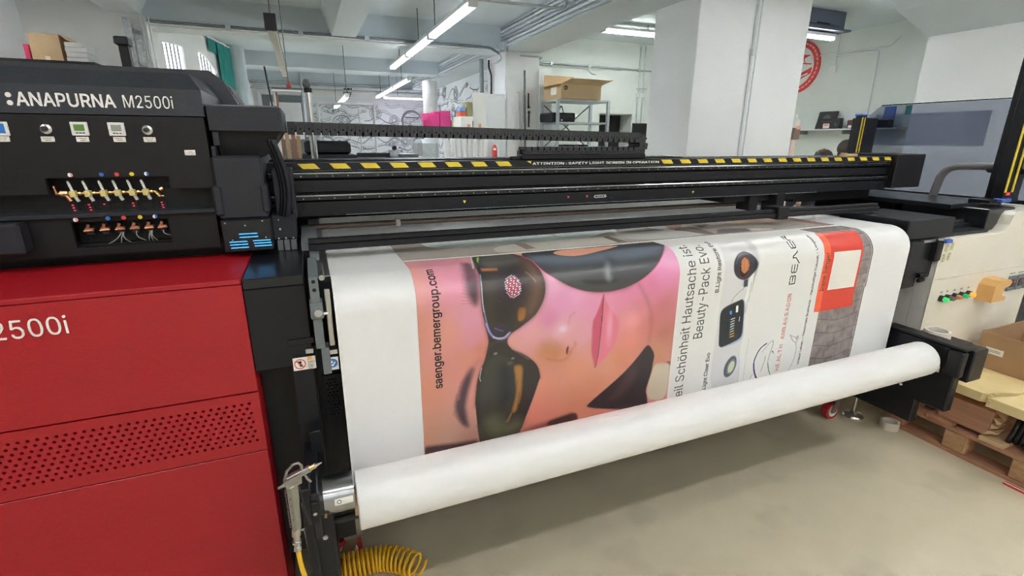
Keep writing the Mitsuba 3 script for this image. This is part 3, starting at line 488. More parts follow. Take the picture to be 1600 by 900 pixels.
for x0, x1, z0, z1 in ((2.868, 2.905, 1.030, 1.078), (2.910, 2.945, 1.034, 1.082), (2.862, 2.898, 0.978, 1.024), (2.905, 2.938, 0.984, 1.028)):
    part(RC, 'rating_sticker', bx(x0, x1, 1.3828, 1.384, z0, z1), mat('pale_sticker', (0.66, 0.64, 0.44), 0.5) if 'mat_pale_sticker' not in scene else 'mat_pale_sticker', False)
    part(RC, 'sticker_print', [bx(x0 + 0.004, x1 - 0.010 + 0.004 * (k % 2), 1.3822, 1.3828, z0 + 0.006 + 0.008 * k, z0 + 0.0085 + 0.008 * k) for k in range(5)], INKG, False)
RB = part(PR, 'right_cover', bx(2.575, 2.935, 1.400, 1.74, 1.105, 1.200, 0.005), BLK, 30, 'black cover box at the right end of the print')
part(RB, 'front_plate', [bx(2.60, 2.843, 1.405, 1.44, 0.905, 1.105, 0.004), bx(2.60, 2.70, 1.385, 1.44, 0.87, 1.10, 0.004)], BLK)
part(RB, 'latch', [bx(2.69, 2.80, 1.393, 1.402, 1.085, 1.10, 0.002)], STEEL); part(RB, 'blue_tape', [bx(2.822, 2.868, 1.355, 1.375, 1.083, 1.102, 0.004)], BLUE)
part(RB, 'hinge', bx(2.80, 2.845, 1.375, 1.41, 0.99, 1.09, 0.006), DKG); part(RB, 'knob', cyl((2.70, 1.38, 0.93), (2.74, 1.37, 0.935), 0.014, 8), DKG); part(RB, 'knob', cyl((2.70, 1.375, 0.905), (2.73, 1.37, 0.91), 0.010, 8), DKG)
RD = part(PR, 'right_deck', [bx(2.60, 3.30, 1.50, 2.35, 1.09, 1.135, 0.003), bx(2.94, 3.30, 1.42, 1.7, 1.098, 1.115, 0.003)], BLK, 30, 'black deck plates')
part(RD, 'raised_box', bx(3.30, 3.55, 1.44, 1.86, 1.10, 1.216, 0.004), BLKG)
part(RD, 'rear_plate', bx(3.20, 3.68, 1.56, 2.45, 1.205, 1.232, 0.003), BLKG)
part(RD, 'rear_wall', bx(3.30, 3.66, 1.90, 2.42, 1.10, 1.205, 0.003), BLK)
parts(RD, 'slide_rail', [bx(2.62, 3.29, 1.53, 1.55, 1.136, 1.150, 0.001), bx(2.62, 3.29, 1.60, 1.63, 1.136, 1.155, 0.001)], STEEL)
for y, x0, z1, lb in ((2.36, 3.52, 1.722, 'far'), (1.50, 3.50, 2.20, 'near')):
    lp = part(PR, 'light_curtain_post', [bx(x0 + 0.05, x0 + 0.19, y, y + 0.09, 1.232, z1 - 0.012, 0.004), bx(x0 + 0.02, x0 + 0.06, y - 0.005, y + 0.05, 1.232, z1, 0.003), bx(x0 - 0.06, x0 + 0.22, y + 0.01, y + 0.11, 1.232, 1.252, 0.003)], BLK, 30, 'black light curtain post with yellow edges')
    for dx in (0.010, 0.034) if lb == 'far' else (0.018, 0.085):
        part(lp, 'yellow_edge', bx(x0 + dx, x0 + dx + (0.006 if lb == 'far' else 0.014), y - 0.009, y - 0.004, 1.29, z1 - 0.01), YEL, False)
    part(lp, 'blue_cap', bx(x0 + 0.012, x0 + 0.066, y - 0.006, y + 0.052, z1, z1 + 0.012, 0.003) if lb == 'far' else bx(x0 + 0.01, x0 + 0.10, y - 0.012, y + 0.03, 1.236, 1.256, 0.003), BLUE)
    if lb == 'near': part(lp, 'red_light', bx(x0 + 0.035, x0 + 0.06, y - 0.014, y - 0.008, 1.275, 1.29), INKR, False, None, **GL((0.2, 0.008, 0.008)))
scr = Polygon([(0.9, 1.22), (2.46, 1.22), (2.46, 1.735), (2.385, 1.795), (0.9, 1.795)])
SS = part(PR, 'side_screen', prism(scr, 'yz', 3.752, 3.753).slice_plane([3.7525, 0, 0], [1, 0, 0]), 'mat_smoked', False, 'smoked clear side screen')
part(SS, 'screen_edge', tube([(3.752, 0.9, 1.795), (3.752, 2.385, 1.795)], 0.003, 6), BLK); part(SS, 'corner_edge', tube([(3.752, 2.385, 1.795), (3.752, 2.46, 1.735)], 0.005, 6), WHITEM)
part(SS, 'inner_film', bx(3.765, 3.766, 1.76, 2.42, 1.53, 1.735).slice_plane([3.7655, 0, 0], [1, 0, 0]), 'mat_smoked', False)
part(SS, 'film_holder', [bx(3.74, 3.77, 1.2, 2.4, 1.215, 1.235)], BLK, False)
part(PR, 'grab_rail', tube(bend([(3.66, 1.90, 1.225), (3.66, 1.875, 1.41), (3.66, 1.45, 1.432)], 0.09, 10), 0.0225, 14), mat('rail_plastic', (0.22, 0.21, 0.22), 0.3), True, 'grey bent tube rail')
part(PR, 'rail_clamp', [cyl((3.66, 1.62, 1.424), (3.66, 1.60, 1.425), 0.029, 12), bx(3.64, 3.70, 1.45, 1.66, 1.385, 1.41, 0.01)], BLK)

# ---- roll holders, legs, castors and feet
OFFSET = np.array([0.0, 0.064, -0.050])      # the left roll holder stands on the roll's axis
LH = part(PR, 'left_roll_holder', [bx(-0.092, -0.058, 1.10, 1.60, 0.655, 0.735, 0.004), bx(-0.088, -0.030, 1.10, 1.25, 0.40, 0.66, 0.005), bx(-0.10, -0.075, 1.08, 1.16, 0.36, 0.76, 0.004), bx(-0.088, -0.03, 1.10, 1.60, 0.24, 0.42, 0.006)], BLK, 30, 'black arm holding the roll')
part(LH, 'collar', cyl((-0.058, 1.136, 0.687), (0.028, 1.136, 0.687), 0.049, 28), mat('dark_chrome', (0.42, 0.43, 0.45), 0.2, 1.0)); part(LH, 'collar_rim', cyl((-0.060, 1.136, 0.687), (-0.048, 1.136, 0.687), 0.0515, 28), BLKG)
part(LH, 'collar_label', hull([(x, 1.136 - r * math.cos(a), 0.687 + r * math.sin(a)) for x in (-0.022, 0.024) for a in (0.0, 0.12, 0.24, 0.36) for r in (0.049, 0.0505)]), STICK, False)
part(LH, 'label_mark', tube([(-0.011 + 0.005 * math.cos(a), 1.136 - 0.0508 * math.cos(0.18 + 0.09 * math.sin(a)), 0.687 + 0.0508 * math.sin(0.18 + 0.09 * math.sin(a))) for a in np.linspace(0, 6.28, 16)[:-1]], 0.0008, 5, True), INK, True)
part(LH, 'set_screw', [cyl((-0.047, 1.088, 0.668), (-0.047, 1.080, 0.664), 0.004, 8)], BRASS); part(LH, 'screw_seat', disc((-0.046, 1.0905, 0.668), (0, -1, -0.4), 0.009, 0.003, 12), INK)
part(LH, 'bearing_block', bx(-0.08, -0.058, 1.08, 1.2, 0.60, 0.742, 0.004), BLKG); part(LH, 'bearing_cover', bx(-0.078, -0.062, 1.074, 1.082, 0.655, 0.72, 0.002), DKG)
parts(LH, 'bolt', [disc((-0.07, 1.0735, 0.690), (0, -1, 0), 0.005, 0.004, 8), disc((-0.055, 1.099, 0.590), (0, -1, 0), 0.007, 0.006, 8)], STEEL)
part(LH, 'tension_bar', cyl((-0.04, 1.20, 0.548), (2.56, 1.20, 0.548), 0.011, 12), BLKG)
part(LH, 'upright', [bx(-0.070, -0.040, 1.28, 1.36, 0.73, 0.80, 0.002)], BLK); part(LH, 'junction_box', [bx(-0.062, -0.010, 1.48, 1.50, 0.64, 0.735, 0.003)], BLKG)
OFFSET = np.zeros(3)
RH = part(PR, 'right_roll_holder', [bx(2.575, 2.625, 1.08, 1.52, 0.37, 0.678, 0.006), bx(2.560, 2.60, 1.062, 1.125, 0.55, 0.672, 0.006)], BLK, 30, 'black bracket holding the right end of the roll')
part(RH, 'motor_box', [bx(2.630, 2.735, 1.055, 1.125, 0.52, 0.672, 0.005)], BLK); part(RH, 'top_cap', [bx(2.565, 2.64, 1.06, 1.40, 0.678, 0.690, 0.004)], DKG)
part(RH, 'sticker', bx(2.5735, 2.575, 1.14, 1.18, 0.545, 0.575), INKW, False); parts(RH, 'bolt', [cyl((2.56, 1.27, 0.47 - 0.025 * k), (2.53, 1.25, 0.465 - 0.025 * k), 0.006, 8) for k in range(2)], CHROME)
part(RH, 'handle', [tube(bend([(2.56, 1.44, 0.655), (2.54, 1.43, 0.66), (2.54, 1.41, 0.655), (2.56, 1.40, 0.65)], 0.01), 0.005, 6)], DKG, True)
part(RH, 'support_plate', bx(2.626, 2.79, 1.14, 1.33, 0.635, 0.659, 0.003), BLK)
part(RH, 'lower_arm', bx(2.575, 2.625, 1.2, 1.78, 0.25, 0.38, 0.005), BLK)
part(PR, 'leg', [bx(-0.100, -0.035, 1.40, 1.52, 0.10, 0.94, 0.006)], BLK); part(PR, 'leg', [bx(2.66, 2.76, 1.72, 1.82, 0.12, 0.25, 0.006)], BLK)
part(PR, 'cable', tube([(-0.115, 1.36, 0.42), (-0.108, 1.36, 0.25), (-0.10, 1.37, 0.03)], 0.008, 6), GREY, True)
for x, y in ((-0.003, 1.635), (2.69, 1.645)):
    wk = part(PR, 'castor', cyl((x, y - 0.019, 0.052), (x, y + 0.019, 0.052), 0.052, 26), REDW, 30, 'red castor wheel with steel fork')
    part(wk, 'hub', cyl((x, y - 0.021, 0.052), (x, y + 0.021, 0.052), 0.036, 20), STICK)
    part(wk, 'fork', [hull([(x + dy, y + s, z) for s in (e, e + np.sign(e) * 0.003) for dy, z in ((-0.016, 0.042), (0.016, 0.042), (-0.03, 0.06), (0.045, 0.115), (0.0, 0.115))]) for e in (-0.024, 0.024)] + [bx(x - 0.005, x + 0.05, y - 0.03, y + 0.03, 0.113, 0.119), bx(x - 0.01, x + 0.06, y - 0.035, y + 0.10, 0.119, 0.21)], GUN)
    part(wk, 'axle', cyl((x, y - 0.032, 0.050), (x, y + 0.032, 0.050), 0.009, 10), STEEL)
for x, y in ((2.835, 1.60), (0.16, 1.95)):
    part(PR, 'levelling_foot', [lathe([(0.0, 0.0), (0.052, 0.0), (0.055, 0.008), (0.050, 0.018), (0.024, 0.026), (0.016, 0.036), (0.0, 0.036)], (x, y, 0.0), ZP, 26), cyl((x, y, 0.03), (x, y, 0.22), 0.0095, 12)], CHROME)
    part(PR, 'foot_nut', cyl((x, y, 0.17), (x, y, 0.185), 0.018, 6), STEEL); part(PR, 'foot_arm', bx(x - 0.03, x + 0.03, y - 0.03, y + 0.25, 0.20, 0.25, 0.003), BLK)
# ================================================================ print and roll
W0, W1 = 0.032, 2.53
BR, BY, BZT = 0.10, 1.45, 1.178      # bend radius, its centre's y, height of the flat part
def web(s):
    """Point (y, z) of the printed web at the arc length s, 0 where the flat part begins to bend; the normal too."""
    s = np.asarray(s, float); a = np.clip(s / BR, 0, math.pi / 2); q = BR * math.pi / 2
    y = np.where(s < 0, BY - s, BY - BR * np.sin(a)); z = np.where(s < 0, BZT, BZT - BR + BR * np.cos(a)); z = np.where(s > q, BZT - BR - (s - q), z)
    return y, z, -np.sin(a), np.cos(a)
def onweb(x, s, h=0.0):
    y, z, ny, nz = web(s); return np.stack([np.asarray(x, float) + 0 * y, y + ny * h, z + nz * h], -1)
def grid(x0, x1, s0, s1, nx, ns, h=0.0, ss=None):
    xs = np.linspace(x0, x1, nx); ss = np.linspace(s0, s1, ns) if ss is None else np.asarray(ss); X, S = np.meshgrid(xs, ss, indexing='ij')
    v = onweb(X.ravel(), S.ravel(), h); i, j = np.meshgrid(np.arange(nx - 1), np.arange(len(ss) - 1), indexing='ij'); k = (i * len(ss) + j).ravel(); n = len(ss)
    f = np.vstack([np.stack([k, k + n, k + n + 1], 1), np.stack([k, k + n + 1, k + 1], 1)])[:, ::-1]
    return trimesh.Trimesh(v, f, process=False), X.ravel(), S.ravel()
BN = thing('printed_banner', 'white vinyl web with a portrait print, running off the printer table down to the roll', 'banner')
ss = np.concatenate([[-1.15, -0.6, -0.3, -0.1], np.linspace(0, 0.157, 16), [0.3, 0.5, 0.68]])
m, _, _ = grid(W0, W1, 0, 0, 2, 0, -0.0012, ss)
t = np.linspace(0, math.pi, 10)
scene[BN] = mikit.ply(m, PAPER, True)
# lower loop of the web behind the roll
yz = [(1.35, BZT - BR - 0.523)] + [(1.325 + 0.025 * math.cos(a), 0.530 - 0.025 * math.sin(a)) for a in np.linspace(0, math.pi * 0.9, 8)] + [(1.282, 0.58)]
v = np.array([(x, y + 0.0012, z) for y, z in yz for x in (W0, W1)]); k = np.arange(len(yz) - 1) * 2
part(BN, 'lower_loop', trimesh.Trimesh(v, np.vstack([np.stack([k, k + 1, k + 3], 1), np.stack([k, k + 3, k + 2], 1)]), process=False), PAPER, True)
TR = solo('take_up_roll', lathe([(0.039, 0), (0.0755, 0), (0.0775, 0.002), (0.0775, 2.494), (0.0755, 2.496), (0.039, 2.496)], (W0 + 0.002, 1.20, 0.598), XP, 64), PAPER, 'long white roll of wound vinyl across the front of the machine', 'roll')
part(TR, 'core', lathe([(0.034, -0.008), (0.0385, -0.008), (0.0385, 2.52), (0.034, 2.52), (0.034, -0.008)], (W0 + 0.002, 1.20, 0.598), XP, 32), CARD, 30)
# ================================================================ things about the hall
# ---- pipes and cables on the structure
g = 'white conduits along the ceiling beam'
for k, z in enumerate((2.675, 2.719, 2.763, 2.807, 2.851, 2.893)):
    key = thing('conduit', f'white conduit on the long ceiling beam, {("lowest", "second", "third", "fourth", "fifth", "topmost")[k]} of six side by side', 'conduit', g)
    part(key, 'pipe', cyl((2.462, 2.6, z), (2.462, 12.1, z), 0.014, 8), (CEIL, WHITEM, GREY)[k % 3] if k % 3 < 2 else GALV, True)
    
    for y in np.arange(3.0, 12, 1.8) + 0.13 * k: part(key, 'clip', bx(2.455, 2.482, y, y + 0.03, z - 0.017, z + 0.017), GALV, False)
def pipe(label, pts, r=0.012, m=WHITEM, rad=0.05, clips=(), group=None, name='pipe'):
    key = thing(name, label, 'pipe', group); part(key, 'run', tube(bend(pts, rad), r, 8), m, True)
    for c in clips: part(key, 'clip', bx(c[0] - r * 1.5, c[0] + r * 1.5, c[1] - r * 1.5, c[1] + r * 1.5, c[2] - r * 1.6, c[2] + r * 1.6), GALV, False)
    return key
pipe('grey pipe along the lower edge of the transverse ceiling beam', [(-1.30, 6.375, 2.665), (2.30, 6.375, 2.665), (2.44, 6.38, 2.60)], 0.016, GREY, clips=[(x, 6.375, 2.665) for x in (-0.6, 0.1, 0.8, 1.5)])
pipe('white pipe under the grey pipe of the transverse beam', [(-1.30, 6.385, 2.628), (2.0, 6.385, 2.628)], 0.010, WHITEM)
pipe('thin pipe crossing high before the long beam', [(1.5, 4.6, 2.73), (2.42, 4.6, 2.735), (2.42, 4.6, 2.91)], 0.014, GALV)
for k in range(3): pipe('thin conduit down the wall corner beside the first window, ' + ('nearest the wall edge', 'middle of three', 'nearest the window')[k], [(-1.36 + 0.035 * k, 6.385 - 0.01 * k, 2.70), (-1.36 + 0.035 * k, 6.385 - 0.01 * k, 1.4)], 0.009, WHITEM, group='corner conduits')
pipe('vertical grey duct pipe beside the pillar with panels', [(2.40, 7.0, 2.62), (2.40, 7.0, 1.95)], 0.030, GREY)
pipe('black cable down the pillar with panels', [(2.47, 6.9, 2.60), (2.46, 6.88, 2.50), (2.49, 6.86, 2.42), (2.49, 6.86, 2.10)], 0.013, BLK)
jb = thing('junction_box', 'tangle of white junction boxes under the long beam', 'junction box'); part(jb, 'box', bx(2.41, 2.48, 6.20, 6.36, 2.62, 2.72, 0.006), GALV)
for k in range(7):
    t = np.linspace(0, 1, 10); part(jb, 'loop', tube(np.stack([2.44 - 0.012 * k + 0.03 * np.sin(t * 6 + k), 6.15 + 0.22 * t + 0.02 * np.cos(5 * t + k), 2.60 + 0.05 * np.sin(t * 3.1 + 0.4 * k) - 0.012 * k], 1), 0.006, 5), (GALV, GREY, WHITEM)[k % 3], True)
pipe('conduit along the top of the side room wall', [(2.72, 6.385, 2.60), (3.04, 6.385, 2.60), (3.06, 6.64, 2.58), (6.4, 6.64, 2.54)], 0.012, GALV, clips=[(x, 6.64, 2.58 - 0.012 * (x - 3)) for x in (3.3, 3.9, 4.4, 4.75)])
pipe('second conduit ending at a drop on the side room wall', [(3.06, 6.645, 2.55), (3.88, 6.645, 2.54), (3.95, 6.645, 2.47), (4.02, 6.645, 2.465)], 0.009, GALV)
vc = thing('switch_conduit', 'pair of conduits with switch boxes down the side room wall', 'conduit')
for x in (4.775, 4.86): part(vc, 'pipe', cyl((x, 6.645, 1.60), (x, 6.645, 2.90), 0.010, 8), GALV, True)
part(vc, 'switch_box', bx(4.74, 4.80, 6.62, 6.66, 2.18, 2.25, 0.004), WHITEM); part(vc, 'switch_box', bx(4.84, 4.90, 6.62, 6.66, 2.18, 2.25, 0.004), WHITEM); part(vc, 'bracket', bx(4.75, 4.92, 6.63, 6.66, 2.30, 2.315), GALV)
pipe('white pipe down the front of the big pillar', [(3.592, 3.425, 0.3), (3.592, 3.425, 2.91)], 0.016, PIL, clips=[(3.592, 3.43, 2.27), (3.592, 3.43, 1.2)])
pipe('thin white cable beside the pipe on the big pillar', [(3.64, 3.432, 0.3), (3.64, 3.432, 2.91)], 0.007, PIL)
pipe('conduit across the right wall beside the round sign', [(6.686, 5.26, 2.68), (6.686, 4.30, 2.66), (6.686, 4.20, 2.76)], 0.010, WHITEM)
pipe('second conduit under the first on the right wall', [(6.686, 4.98, 2.645), (6.686, 4.42, 2.635), (6.686, 4.42, 1.75)], 0.010, WHITEM)
pipe('short conduit from the small lit tube to a wall switch', [(6.686, 4.97, 2.90), (6.686, 4.97, 2.54)], 0.012, WHITEM)
solo('wall_switch', bx(6.66, 6.70, 4.93, 5.03, 2.44, 2.53, 0.004), WHITEP, 'small white switch box on the right wall', 'switch')
for k, (y, z) in enumerate(((12.16, 2.70), (12.16, 2.66), (12.17, 2.58))): pipe('grey pipe before the back wall under the far beam, ' + ('upper', 'middle', 'lower')[k], [(-0.9, y, z), (2.8, y, z)], 0.02, GALV, group='pipes before the back wall')
pipe('vertical grey pipe before the back wall behind the pole', [(0.10, 12.1, 2.9), (0.10, 12.1, 1.6)], 0.035, GALV)
pipe('thin dark pipe hanging at the doorway', [(-0.335, 7.0, 2.38), (-0.27, 7.0, 1.55), (-0.27, 7.0, 0.0)], 0.010, DKG)
cc = thing('cable_coil', 'dark cable coil hung high on the back wall', 'cable')
for k in range(3): part(cc, 'loop', tube([(1.07 + 0.035 * k + 0.09 * math.cos(a) * 0.5 + 0.05 * math.sin(a), 12.96, 2.66 + 0.19 * math.sin(a)) for a in np.linspace(0, 6.28, 20)[:-1]], 0.010, 5, True), DKG, True)

# ---- printed mural on the back wall and on the far right wall
def mural(w, h, seed, n):
    """Hand-drawn waves, arcs, wheels and dots as line shapes in a w x h rectangle."""
    r = np.random.default_rng(seed); out = []
    rows = int(h / 0.16)
    for j in range(rows):
        z = 0.05 + j * (h - 0.1) / rows; ph, f, a = r.random(5) * 6.28, 2 + r.random(5) * 5, 0.02 + 0.05 * r.random(5)
        x = 0.0
        while x < w:
            l = 0.35 + r.random() * 0.9; t = np.linspace(x, min(x + l, w), 22); zz = z + a[0] * np.sin(f[0] * t + ph[0]) + a[1] * np.sin(f[1] * 2 * t + ph[1]) + 0.03 * np.abs(np.sin(f[2] * t * 1.3 + j))
            out.append(LineString(np.stack([t, zz], 1)).buffer(0.004 + 0.007 * r.random(), 2))
            if r.random() < 0.5: out.append(LineString(np.stack([t, zz + 0.03 + 0.02 * r.random()], 1)).buffer(0.0036, 2))
            x += l + 0.05 + 0.15 * r.random()
    for _ in range(n):
        c = np.array([r.random() * w, r.random() * h]); R = 0.06 + 0.12 * r.random(); k = r.integers(4)
        if k == 0:
            for q in (1, 0.72, 0.4): out.append(Point(*c).buffer(R * q, 8).exterior.buffer(0.006))
            for a in np.linspace(0, 6.28, 13)[:-1]: out.append(LineString([c + R * 0.45 * np.array([math.cos(a), math.sin(a)]), c + R * 0.7 * np.array([math.cos(a), math.sin(a)])]).buffer(0.005))
        elif k == 1:
            g_ = np.linspace(0.1, 3.0, 16); out.append(LineString(np.stack([c[0] + R * 1.3 * np.cos(g_), c[1] + R * np.sin(g_)], 1)).buffer(0.008)); out.append(LineString(np.stack([c[0] + R * 0.9 * np.cos(g_), c[1] + R * 0.6 * np.sin(g_)], 1)).buffer(0.005))
        elif k == 2:
            t = np.linspace(0, 1, 16); out.append(LineString(np.stack([c[0] + R * 2 * (t - 0.5), c[1] + 0.5 * R * np.sin(np.pi * t)], 1)).buffer(0.005)); out.append(LineString(np.stack([c[0] + R * 2 * (t - 0.5), c[1] - 0.5 * R * np.sin(np.pi * t)], 1)).buffer(0.005)); out.append(Point(*c).buffer(0.03, 4))
        else:
            for q in range(7): out.append(Point(c[0] + (q % 4) * 0.035, c[1] + (q // 4) * 0.035).buffer(0.009, 3))
    return unary_union(out).intersection(sbox(0, 0, w, h))
MG = mat('mural_ink', (0.16, 0.18, 0.20), 0.7); MW = mat('mural_white', (0.66, 0.70, 0.72), 0.7)
mu = thing('wall_mural', 'grey and white line drawn mural with waves and wheels across the back wall', 'mural')
part(mu, 'sheet', bx(-0.55, 2.88, 12.985, 12.998, 1.0, 2.49), MW, False)
part(mu, 'drawing', prism(affinity.translate(mural(3.43, 1.49, 3, 46), -0.55, 1.0), 'xz', 12.981, 12.985), MG, False, None, 'stuff')
for k, x in enumerate((-0.32, 2.58)):
    part(mu, 'arch', prism(unary_union([Point(x, 2.0).buffer(0.26, 12).difference(Point(x + 0.02, 1.98).buffer(0.225, 12)).intersection(sbox(x - 1, 1.86, x + 1, 3)), sbox(x - 0.16, 2.06, x + 0.2, 2.10)] + [sbox(x - 0.18, 2.02 - 0.05 * q, x + 0.22, 2.035 - 0.05 * q) for q in range(4)]), 'xz', 12.979, 12.981), MG, False)
mr = thing('wall_mural', 'slanting line drawn mural on the far right wall beside the white panels', 'mural')
part(mr, 'sheet', bx(2.885, 2.899, 7.3, 12.9, 0.9, 2.63), MW, False)
part(mr, 'drawing', prism(affinity.translate(mural(5.6, 1.73, 11, 60), 7.3, 0.9), 'yz', 2.881, 2.885), MG, False, None, 'stuff')
part(mr, 'edge', bx(2.875, 2.885, 7.27, 7.3, 0.9, 2.66), GREY, False)

# ---- left: shelf with boxes, shelf rails, post, curtain
sh = thing('storage_rack', 'dark shelf rack against the left wall, its top board carrying cartons', 'shelf')
for z in (0.4, 1.2, 2.095): part(sh, 'board', bx(-2.15, -1.45, 5.12, 5.75, z, z + 0.025), DKG, False)
for x in (-2.14, -1.46):
    for y in (5.13, 5.74): part(sh, 'post', bx(x - 0.015, x + 0.015, y - 0.015, y + 0.015, 0, 2.095), GREY, False)
cb = thing('cardboard_box', 'tan cardboard carton on top of the rack at the upper left', 'box')
part(cb, 'body', bx(-1.855, -1.665, 5.2, 5.55, 2.12, 2.315, 0.002), CARD); part(cb, 'tape', bx(-1.775, -1.745, 5.198, 5.2, 2.12, 2.155), TAPE, False); part(cb, 'flap', prism([(-1.665, 2.315), (-1.61, 2.272), (-1.605, 2.276), (-1.662, 2.320)], 'xz', 5.2, 5.55), CARD, False)
part(cb, 'bottom_edge', bx(-1.85, -1.66, 5.195, 5.2, 2.121, 2.13), CARDD, False)
for k in range(4):
    solo('white_carton', bx(-1.645 + 0.004 * (k % 2), -1.505 + 0.006 * (k % 3) - 0.006 * k, 5.2, 5.45, 2.121 + 0.0365 * k, 2.121 + 0.0365 * k + 0.035, 0.003), WHITEP, 'flat white carton stacked beside the tan box, ' + ('bottom', 'second', 'third', 'topmost')[k] + ' of four', 'box', 'flat white cartons')
solo('red_folder', bx(-1.90, -1.868, 5.21, 5.5, 2.12, 2.235, 0.003), mat('magenta_card', (0.42, 0.02, 0.08), 0.5), 'dark red folder upright beside the tan carton', 'folder')
po = thing('post', 'black post with a square cap behind the print head cover', 'post')
part(po, 'shaft', bx(-0.722, -0.685, 2.90, 2.945, 0.0, 1.95, 0.003), DKG); part(po, 'cap', bx(-0.732, -0.678, 2.885, 2.955, 1.95, 1.985, 0.005), DKG2); part(po, 'base', bx(-0.8, -0.6, 2.8, 3.05, 0, 0.012), DKG, False)
for k, (x, z1, lb) in enumerate(((-1.475, 2.685, 'taller'), (-1.395, 2.615, 'shorter'))):
    r_ = thing('shelf_standard', f'perforated steel shelf upright on the left wall, the {lb} one', 'shelf upright', 'perforated shelf uprights')
    hl = unary_union([sbox(x - 0.024 + e, z - 0.008, x - 0.006 + e, z + 0.008) for z in np.arange(1.5, z1 - 0.02, 0.032) for e in (0, 0.030)])
    part(r_, 'upright', prism(sbox(x - 0.032, 1.4, x + 0.032, z1).difference(hl), 'xz', 6.365, 6.369), GALV, False); part(r_, 'channel', bx(x - 0.03, x + 0.03, 6.385, 6.398, 1.4, z1), WHITEM, False)
    for z in (2.59, 2.27)[:2] if k == 0 else (): part(r_, 'bracket', hull([(x + 0.03, 6.36, z), (x + 0.03, 6.36, z - 0.04), (x + 0.11, 6.30, z - 0.035), (x + 0.11, 6.30, z - 0.075), (x + 0.035, 6.37, z), (x + 0.115, 6.31, z - 0.04)]), GREY, False)
cu = thing('curtain', 'dark green curtain hanging beside the arched window', 'curtain')
def drape(u0, u1, z0, z1, amp, waves, t0):
    n = 60; u = np.linspace(u0, u1, n); tt_ = -t0 - amp * (1 + np.sin(np.linspace(0, waves * 6.28, n)))
    vv = np.array([(a, b + e_, z) for e_ in (0, -0.003) for z in (z0, z1) for a, b in zip(u, tt_)]); f = []
    for a, b in ((0, n), (3 * n, 2 * n)): f += [[(a + i_, a + i_ + 1, b + i_ + 1), (a + i_, b + i_ + 1, b + i_)] for i_ in range(n - 1)]
    return onwall(trimesh.Trimesh(vv, np.array(f).reshape(-1, 3), process=False))
part(cu, 'cloth', drape(1.80, 2.40, 1.2, 2.86, 0.018, 5, 0.02), GREEN, True); part(cu, 'gathered_top', drape(1.50, 1.82, 2.70, 2.87, 0.012, 3, 0.015), GREEN, True); part(cu, 'rod', onwall(cyl((1.45, -0.04, 2.875), (2.45, -0.04, 2.875), 0.010, 8)), WHITEM)

# ---- middle: pole, bars, frame, machines, timbers
pl = thing('stand_pole', 'silver pole with black collar and grey round head rising behind the cable chain', 'pole')
part(pl, 'tube', cyl((0.062, 3.6, 0.02), (0.062, 3.6, 1.845), 0.021, 16), CHROME, True); part(pl, 'collar', cyl((0.062, 3.6, 1.835), (0.062, 3.6, 1.862), 0.025, 16), BLK); part(pl, 'head', ball((0.058, 3.6, 1.888), 0.026, 2, (1, 1, 1.1)), GREY, True); part(pl, 'base', lathe([(0, 0), (0.22, 0), (0.2, 0.02), (0, 0.025)], (0.062, 3.6, 0), ZP, 24), GREY)
hb = thing('hanging_bar', 'short grey bar with a red clamp hung beside the silver pole', 'bar')
part(hb, 'bar', bx(-0.205, 0.03, 4.98, 5.02, 1.945, 1.965, 0.003), ALU); part(hb, 'bar_top', bx(-0.205, 0.045, 4.985, 5.015, 1.966, 1.980), GREY, False); part(hb, 'red_clamp', [bx(-0.085, -0.045, 4.98, 5.02, 1.98, 2.005, 0.004), bx(-0.07, -0.06, 4.99, 5.01, 2.0, 2.04)], INKR); part(hb, 'wire', cyl((-0.065, 5, 2.03), (-0.065, 5, CZ), 0.004, 5), GREY); part(hb, 'upright', cyl((-0.19, 5.0, 1.95), (-0.19, 5.0, 0.0), 0.010, 8), WHITEM)
fr = thing('frame_rack', 'white tubular frame standing before the mural', 'rack')
for x in (0.155, 0.645): part(fr, 'post', cyl((x, 5.0, 0.0), (x, 5.0, 1.862), 0.0135, 10), WHITEM, True)
part(fr, 'top_bar', cyl((0.155, 5, 1.862), (0.645, 5, 1.862), 0.0135, 10), WHITEM, True); part(fr, 'top_bar', cyl((0.51, 5, 1.862), (0.51, 5, 1.30), 0.006, 8), WHITEM, True); part(fr, 'foot', [bx(x - 0.02, x + 0.02, 4.7, 5.3, 0, 0.03) for x in (0.155, 0.645)][0:1], WHITEM); part(fr, 'foot', bx(0.625, 0.665, 4.7, 5.3, 0, 0.03), WHITEM)
pt = thing('plotter', 'black plotter with a rounded cover behind the beam at the left', 'plotter')
part(pt, 'cover', bx(0.005, 0.365, 4.45, 4.75, 1.43, 1.538, 0.02), BLK); part(pt, 'cover_line', bx(0.02, 0.35, 4.445, 4.452, 1.475, 1.482), DKG2, False); part(pt, 'deck', bx(-0.02, 0.40, 4.35, 4.85, 1.385, 1.43, 0.006), DKG2)
for x in (0.03, 0.33): part(pt, 'leg', bx(x - 0.03, x + 0.03, 4.5, 4.7, 0, 1.385), DKG, False)
ct = thing('cutting_table', 'grey cutting machine with an upright motor behind the beam', 'machine')
part(ct, 'table', bx(0.40, 1.0, 4.42, 4.9, 1.33, 1.405, 0.006), GREY); part(ct, 'bridge', bx(0.42, 0.70, 4.5, 4.6, 1.405, 1.44, 0.006), DKG2); part(ct, 'motor', [bx(0.685, 0.755, 4.45, 4.55, 1.405, 1.468, 0.006)], GALV); part(ct, 'knob', cyl((0.718, 4.45, 1.482), (0.718, 4.40, 1.482), 0.018, 14), DKG); part(ct, 'tray', bx(0.77, 0.93, 4.43, 4.7, 1.405, 1.432, 0.004), GREY)
